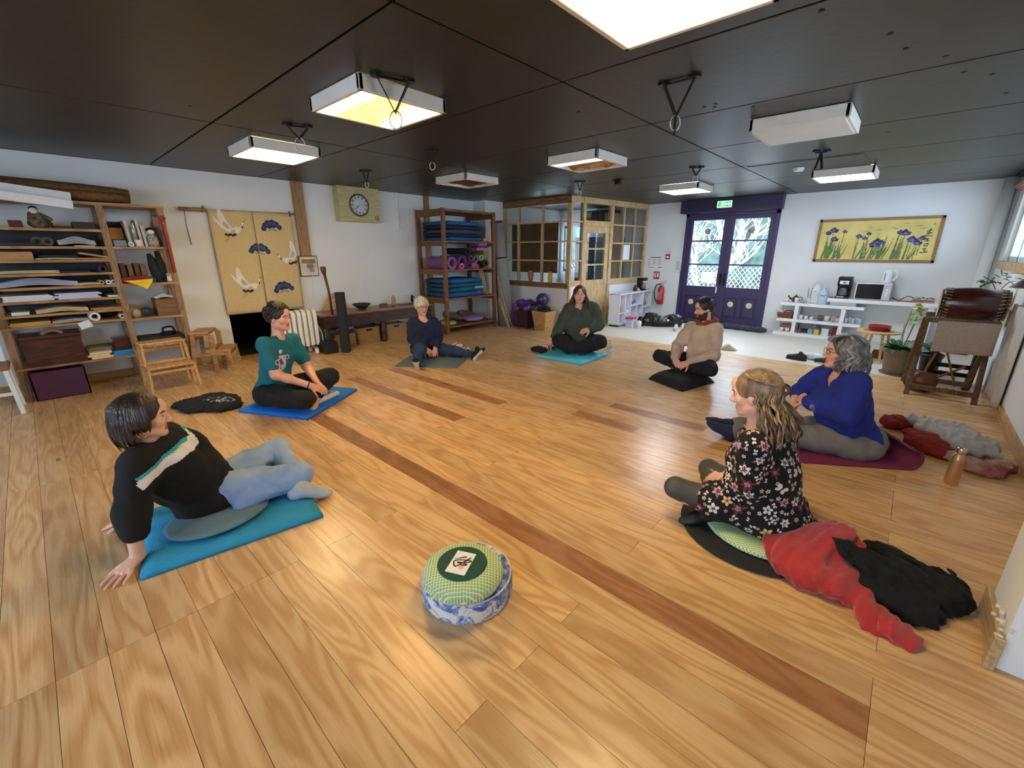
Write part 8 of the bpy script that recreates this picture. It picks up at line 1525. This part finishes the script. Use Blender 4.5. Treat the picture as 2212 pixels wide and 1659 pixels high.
L_ = SDF(.04); L_.ell(p.J['pel'] - p.up * .035, (.18, .145, .12), p.R); [p.leg(L_, q, 0, 2, .010, .04) for q in 'LR']; L_.disp = wrinkle(.004, 18, 93); sdf_obj('trousers', L_, .0105, cloth('trousers_navyblack', (22, 23, 32), .25), p.t)
p.hair('hair', p.cap(-.035, thick=1.10), short_hair(p, 420, .04, .006, lambda az, el: (.4 * math.sin(az * .3), -.4 if el < 45 else .7, -1 if el < 45 else .3), 5, .006), [bk_h])
# ---------------------------------------------------------------- woman in blue
p = Person('grey haired woman in royal blue sweater with crossed arms and outstretched legs', dict(pel=(-0.098, 3.893, 0.125), nk=(-0.239, 3.764, 0.600), hd=(-0.258, 3.756, 0.762), nose=(-0.375, 3.710, 0.772), shL=(-0.142, 3.617, 0.590), shR=(-0.360, 3.898, 0.545), elL=(-0.149, 3.585, 0.380), wrL=(-0.39, 3.715, 0.375), haL=(-0.455, 3.785, 0.385), elR=(-0.473, 3.945, 0.378), wrR=(-0.50, 3.76, 0.28), haR=(-0.515, 3.72, 0.21), hipL=(-0.085, 3.785, 0.12), hipR=(-0.147, 3.967, 0.11), knL=(-0.435, 3.63, 0.12), anL=(-0.835, 3.483, 0.085), toL=(-0.985, 3.40, 0.20), knR=(-0.504, 3.834, 0.11), anR=(-0.881, 3.600, 0.09), toR=(-1.02, 3.50, 0.19)), (-.15, 3.87), 1.16, 1.0, 1, 1.12, 1.05)
B = SDF(.03); p.torso(B, -.012); [(p.arm(B, q, 0, 2), p.leg(B, q, 0, 2, -.012)) for q in 'LR']; p.hand(B, 'R', (-.8, -.4, .3), .3); p.hand(B, 'L', (-.7, -.3, .6), .5); [p.foot(B, q, -.004, (.6, .3, 1)) for q in 'LR']; p.head(B, 1, 0, 1.05)
p.body, _, _ = sdf_obj('body', B, .0062, [p.skin, lip_m], p.t, p.face_label()); gh = hairmat('hair_grey', (74, 72, 76), (128, 126, 130), .45); p.eyes(gh)
T = SDF(.05); p.torso(T, .018); p.arm(T, 'L', 0, 1.95, .022, .05); p.arm(T, 'R', 0, 1.25, .02, .05); p.bust(T, 1.3, .01); p.belly(T, 1.1, .01); T.cap(p.J['nk'] + p.fw * .05, p.H(0, .02, -.06), .05, .068, k=.012, op='s'); T.cap(p.J['nk'] + p.fw * .10 - p.up * .07, p.J['nk'] + p.fw * .06 + p.up * .03, .012, .06, k=.012, op='s'); T.disp = wrinkle(.005, 16, 101); bs_, tv, tq = sdf_obj('sweater', T, .009, cloth('sweater_royal', (26, 42, 136), .25), p.t)
sh = []
for k_ in range(7): sh += [(P, 0) for P in stroke([(-.05 + .008 * k_, -.03 + .012 * k_), (-.01, -.02 + .012 * k_ + .01), (.05 - .006 * k_, -.025 + .013 * k_)], .005)]
print_grid('chest_emblem', sh, (.14, .14), .004, bvh_place(tv, tq, p.J['nk'] * .62 + p.J['pel'] * .38 + p.rt * -.03, p.rt * -1, p.up, .002, .4), [mat('emblem_silver', (130, 136, 168), .5)], bs_)
L_ = SDF(.045); L_.ell(p.J['pel'] - p.up * .035, (.228, .195, .125), p.R); [p.leg(L_, q, 0, 1.86, .016, .04) for q in 'LR']; L_.disp = wrinkle(.005, 15, 102); sdf_obj('trousers', L_, .0095, cloth('trousers_grey', (112, 110, 108), .25), p.t)
for q in 'LR': K = SDF(.02); p.foot(K, q, .004, (.6, .3, 1)); K.cap(p.J['an' + q], p.J['an' + q] * .82 + p.J['kn' + q] * .18, .042, .044); sdf_obj('sock', K, .0075, cloth('sock_navy', (34, 40, 72), .3), p.t)
p.glasses(mat('glasses_rust', (130, 60, 30), .3))
ph = []
for i in range(230):
    q = RN.choice((-1, 1)); a = U(60, 180); P3 = p.E(q * a, 5, .24); o_ = nrm((P3 - p.H(0, -.02, .0)) * (1, 1, 0)); L0 = U(.08, .17); w = U(.012, .022); sx = np.cross(o_, (0, 0, 1)) * w
    ph.append(([p.E(q * U(5, 40), 82, .14), p.E(q * a * .8, 56, .26 + U(0, .06)), p.E(q * a, 30, .30), P3 + sx, P3 + DN * L0 * .45 + o_ * .022 - sx, P3 + DN * L0 * .8 + o_ * .03 + sx, P3 + DN * L0 + o_ * U(.0, .05)], U(.006, .011)))
for i in range(26): q = U(-40, 55); ph.append(([p.E(q * .4, 78, .16), p.E(q, 58, .26), p.E(q * 1.1, 40, .34) + p.hf * .015, p.E(q * 1.15, 27, .30) + p.hf * .02, p.E(q * 1.2, 20, .18)], U(.005, .008)))
p.hair('hair', p.cap(-.08, thick=1.2), ph, [gh, hairmat('hair_grey2', (104, 102, 106), (160, 158, 162), .45), hairmat('hair_grey3', (54, 52, 56), (96, 94, 98), .45)])
# ---------------------------------------------------------------- blonde woman
p = Person('blonde woman in black floral dress seen from behind on the green cushion', dict(pel=(-0.310, 2.378, 0.165), nk=(-0.425, 2.292, 0.620), hd=(-0.460, 2.269, 0.783), nose=(-0.575, 2.268, 0.757), shL=(-0.400, 2.142, 0.575), shR=(-0.325, 2.500, 0.535), elL=(-0.397, 2.169, 0.340), wrL=(-0.56, 2.305, 0.265), haL=(-0.635, 2.365, 0.225), elR=(-0.345, 2.61, 0.29), wrR=(-0.53, 2.475, 0.25), haR=(-0.60, 2.42, 0.215), hipL=(-0.345, 2.27, 0.155), hipR=(-0.305, 2.46, 0.14), knL=(-0.735, 2.146, 0.205), anL=(-0.56, 2.23, 0.10), toL=(-0.665, 2.13, 0.085), knR=(-0.704, 2.60, 0.150), anR=(-0.60, 2.34, 0.10), toR=(-.68, 2.22, .09)), (-.33, 2.36), .97, .97, 0, .95, .95)
B = SDF(.03); p.torso(B, -.012); [(p.arm(B, q, 0, 2), p.leg(B, q, 0, 2, -.010)) for q in 'LR']; p.hand(B, 'L', (-.2, -.5, .8), .45, .023); p.hand(B, 'R', (-.2, .5, .8), .45, .023); p.foot(B, 'L', -.004); p.head(B)
p.body, _, _ = sdf_obj('body', B, .0052, [p.skin, lip_m], p.t, p.face_label()); bl1 = hairmat('hair_blonde', (98, 76, 56), (150, 122, 92), .32); p.eyes(hairmat('brow_brown', (96, 72, 52), (120, 96, 70)))
T = SDF(.045); p.torso(T, .012); [p.arm(T, q, 0, 1.55, .018, .04) for q in 'LR']; p.bust(T, .95, .008); T.ell(p.J['pel'] - p.up * .06, (.185, .165, .10), p.R, k=.06); T.ell(p.J['pel'] * .6 + p.J['nk'] * .4 - p.fw * .01, (.172, .14, .19), p.R, k=.06); [p.leg(T, q, .0, .55, .014, .05) for q in 'LR']; T.cap(p.J['hipL'] * .55 + p.J['knL'] * .45, p.J['hipR'] * .55 + p.J['knR'] * .45, .04, k=.05); T.cap(p.J['nk'] + p.up * .012, p.H(0, -.01, -.05), .06, k=.012, op='s'); T.disp = wrinkle(.004, 17, 111)
dr_, tv, tq = sdf_obj('dress', T, .0085, cloth('dress_black', (14, 14, 18), .2), p.t)
L_ = SDF(.035); [p.leg(L_, q, .1, 2, -.006, .03) for q in 'LR']; sdf_obj('tights', L_, .0085, mat('tights_grey', (70, 66, 64), .6, .15, 8, .1, 200), p.t)
K = SDF(.02); p.foot(K, 'L', .004); sdf_obj('shoe', K, .007, bs, p.t)
# printed flowers scattered over the dress
fc = tv[tq].mean(1); nr = np.cross(tv[tq[:, 2]] - tv[tq[:, 0]], tv[tq[:, 3]] - tv[tq[:, 1]]); nr /= np.linalg.norm(nr, axis=1)[:, None] + 1e-9
BT = BVHTree.FromPolygons([Vector(x) for x in tv.tolist()], tq.tolist()); rs_ = np.random.RandomState(8); taken = []; fb = MB()
def snap(P, nv): h = BT.ray_cast(Vector(P + nv * .03), Vector(-nv), .08); return (np.array(h[0]) + np.array(h[1]) * .0015) if h[0] is not None else P + nv * .002
def petal(c, nv, a, b, ang, L, w, mi):
    d = a * math.cos(ang) + b * math.sin(ang); s_ = -a * math.sin(ang) + b * math.cos(ang); pts = [c + d * L * .12, c + d * L * .5 + s_ * w, c + d * L * .9 + s_ * w * .6, c + d * L, c + d * L * .9 - s_ * w * .6, c + d * L * .5 - s_ * w]; fb.add([snap(x, nv) for x in pts], [(0, 1, 2, 3, 4, 5)], mi)
for i in rs_.permutation(len(fc)):
    c, nv = fc[i], nr[i]
    if nv[2] < -.5 or len(taken) > 420: continue
    big = len(taken) < 110; rad = (.027 if big else .0115) * rs_.uniform(.8, 1.2)
    if any(np.linalg.norm(c - q[0]) < (rad + q[1]) * .98 for q in taken): continue
    taken.append((c, rad)); a, b, _ = basis(nv, (.3, .2, 1)); kind = rs_.randint(5); a0 = rs_.rand() * 6
    if big and kind < 4:
        c1 = (0, 1, 2, 3)[kind]
        for k_ in range(3): petal(c, nv, a, b, a0 + 1 + k_ * 2.1, rad * 1.5, rad * .22, 5)
        for k_ in range(6): petal(c, nv, a, b, a0 + k_ * 1.047, rad, rad * .30, c1)
        for k_ in range(5): petal(c + nv * .001, nv, a, b, a0 + .5 + k_ * 1.257, rad * .5, rad * .16, (1, 0, 4, 1)[kind])
    elif kind == 4 or not big:
        c1 = rs_.choice([3, 3, 0, 4, 6])
        if rs_.rand() < .35: [petal(c, nv, a, b, a0 + k_, rad * 1.3, rad * .42, 3) for k_ in (0, .9, 2.6, 3.4)]
        else: [petal(c, nv, a, b, a0 + k_ * 1.257, rad, rad * .32, c1) for k_ in range(5)]; petal(c - a * rad * .1 + nv * .001, nv, a, b, a0, rad * .3, rad * .16, 1)
fb.build('floral_print', [mat('petal_pink', (206, 158, 166), .85, .1), mat('petal_burgundy', (120, 26, 52), .85, .1), mat('petal_mauve', (172, 150, 182), .85, .1), mat('petal_white', (222, 214, 204), .85, .05), mat('petal_peach', (214, 168, 132), .85, .1), mat('petal_leaf', (74, 78, 64), .85, .1), mat('petal_cream', (214, 200, 140), .85, .1)], dr_)
ph = []; clip = p.H(0, -.115, .02)
for i in range(260):
    q = RN.choice((-1, 1)); a = U(4, 92); el = 62 - .42 * a + U(-6, 10); st_ = p.E(q * a, el, .10)
    ph.append(([st_, p.E(q * (a * .6 + 38), 58 - .25 * a, .16), p.E(q * (a * .4 + 82), 40 - .2 * a, .18), p.E(q * (a * .2 + 128), 22 - .1 * a, .19), clip + p.hr * q * U(0, .022) + p.hu * U(-.015, .02)], U(.005, .009)))
for i in range(190):
    q = RN.choice((-1, 1)); a = U(88, 180); lowr = U(0, 1); st_ = clip + p.hr * q * U(0, .02) if lowr < .45 else p.E(q * a, U(-12, 14), .12); L0 = U(.11, .22); bo = -p.hf * U(.01, .06) + p.hr * q * U(-.01, .04); w = U(.006, .014); sx = p.hr * w * RN.choice((-1, 1))
    m1 = p.E(q * a, -30, .20) if lowr >= .45 else st_ + DN * .06 - p.hf * .02
    ph.append(([st_, (st_ + m1) / 2 - p.hf * .008, m1 + sx, m1 + DN * L0 * .3 + bo * .6 - sx, m1 + DN * L0 * .6 + bo * 1.1 + sx, m1 + DN * L0 * .85 + bo * 1.5 - sx, m1 + DN * L0 + bo * 1.6], U(.005, .010)))
p.hair('hair', p.cap(-.07, thick=1.12), ph, [bl1, hairmat('hair_blonde2', (140, 112, 80), (190, 162, 124), .3), hairmat('hair_blonde3', (74, 56, 44), (112, 90, 72), .34)])
MB().torus(clip + p.hr * .012 - p.hf * .012, .022, .007, R=np.stack([p.hf, p.hu, p.hr], 1), n=18, m=7).torus(clip - p.hr * .012 - p.hf * .012, .022, .007, R=np.stack([p.hf, p.hu, p.hr], 1), n=18, m=7).bar(clip - p.hr * .03, clip + p.hr * .03, .012, .03).build('hair_clip', mat('tortoise_clip', (66, 30, 28), .25, .3, 40, coat=.5), p.t, smooth=True)
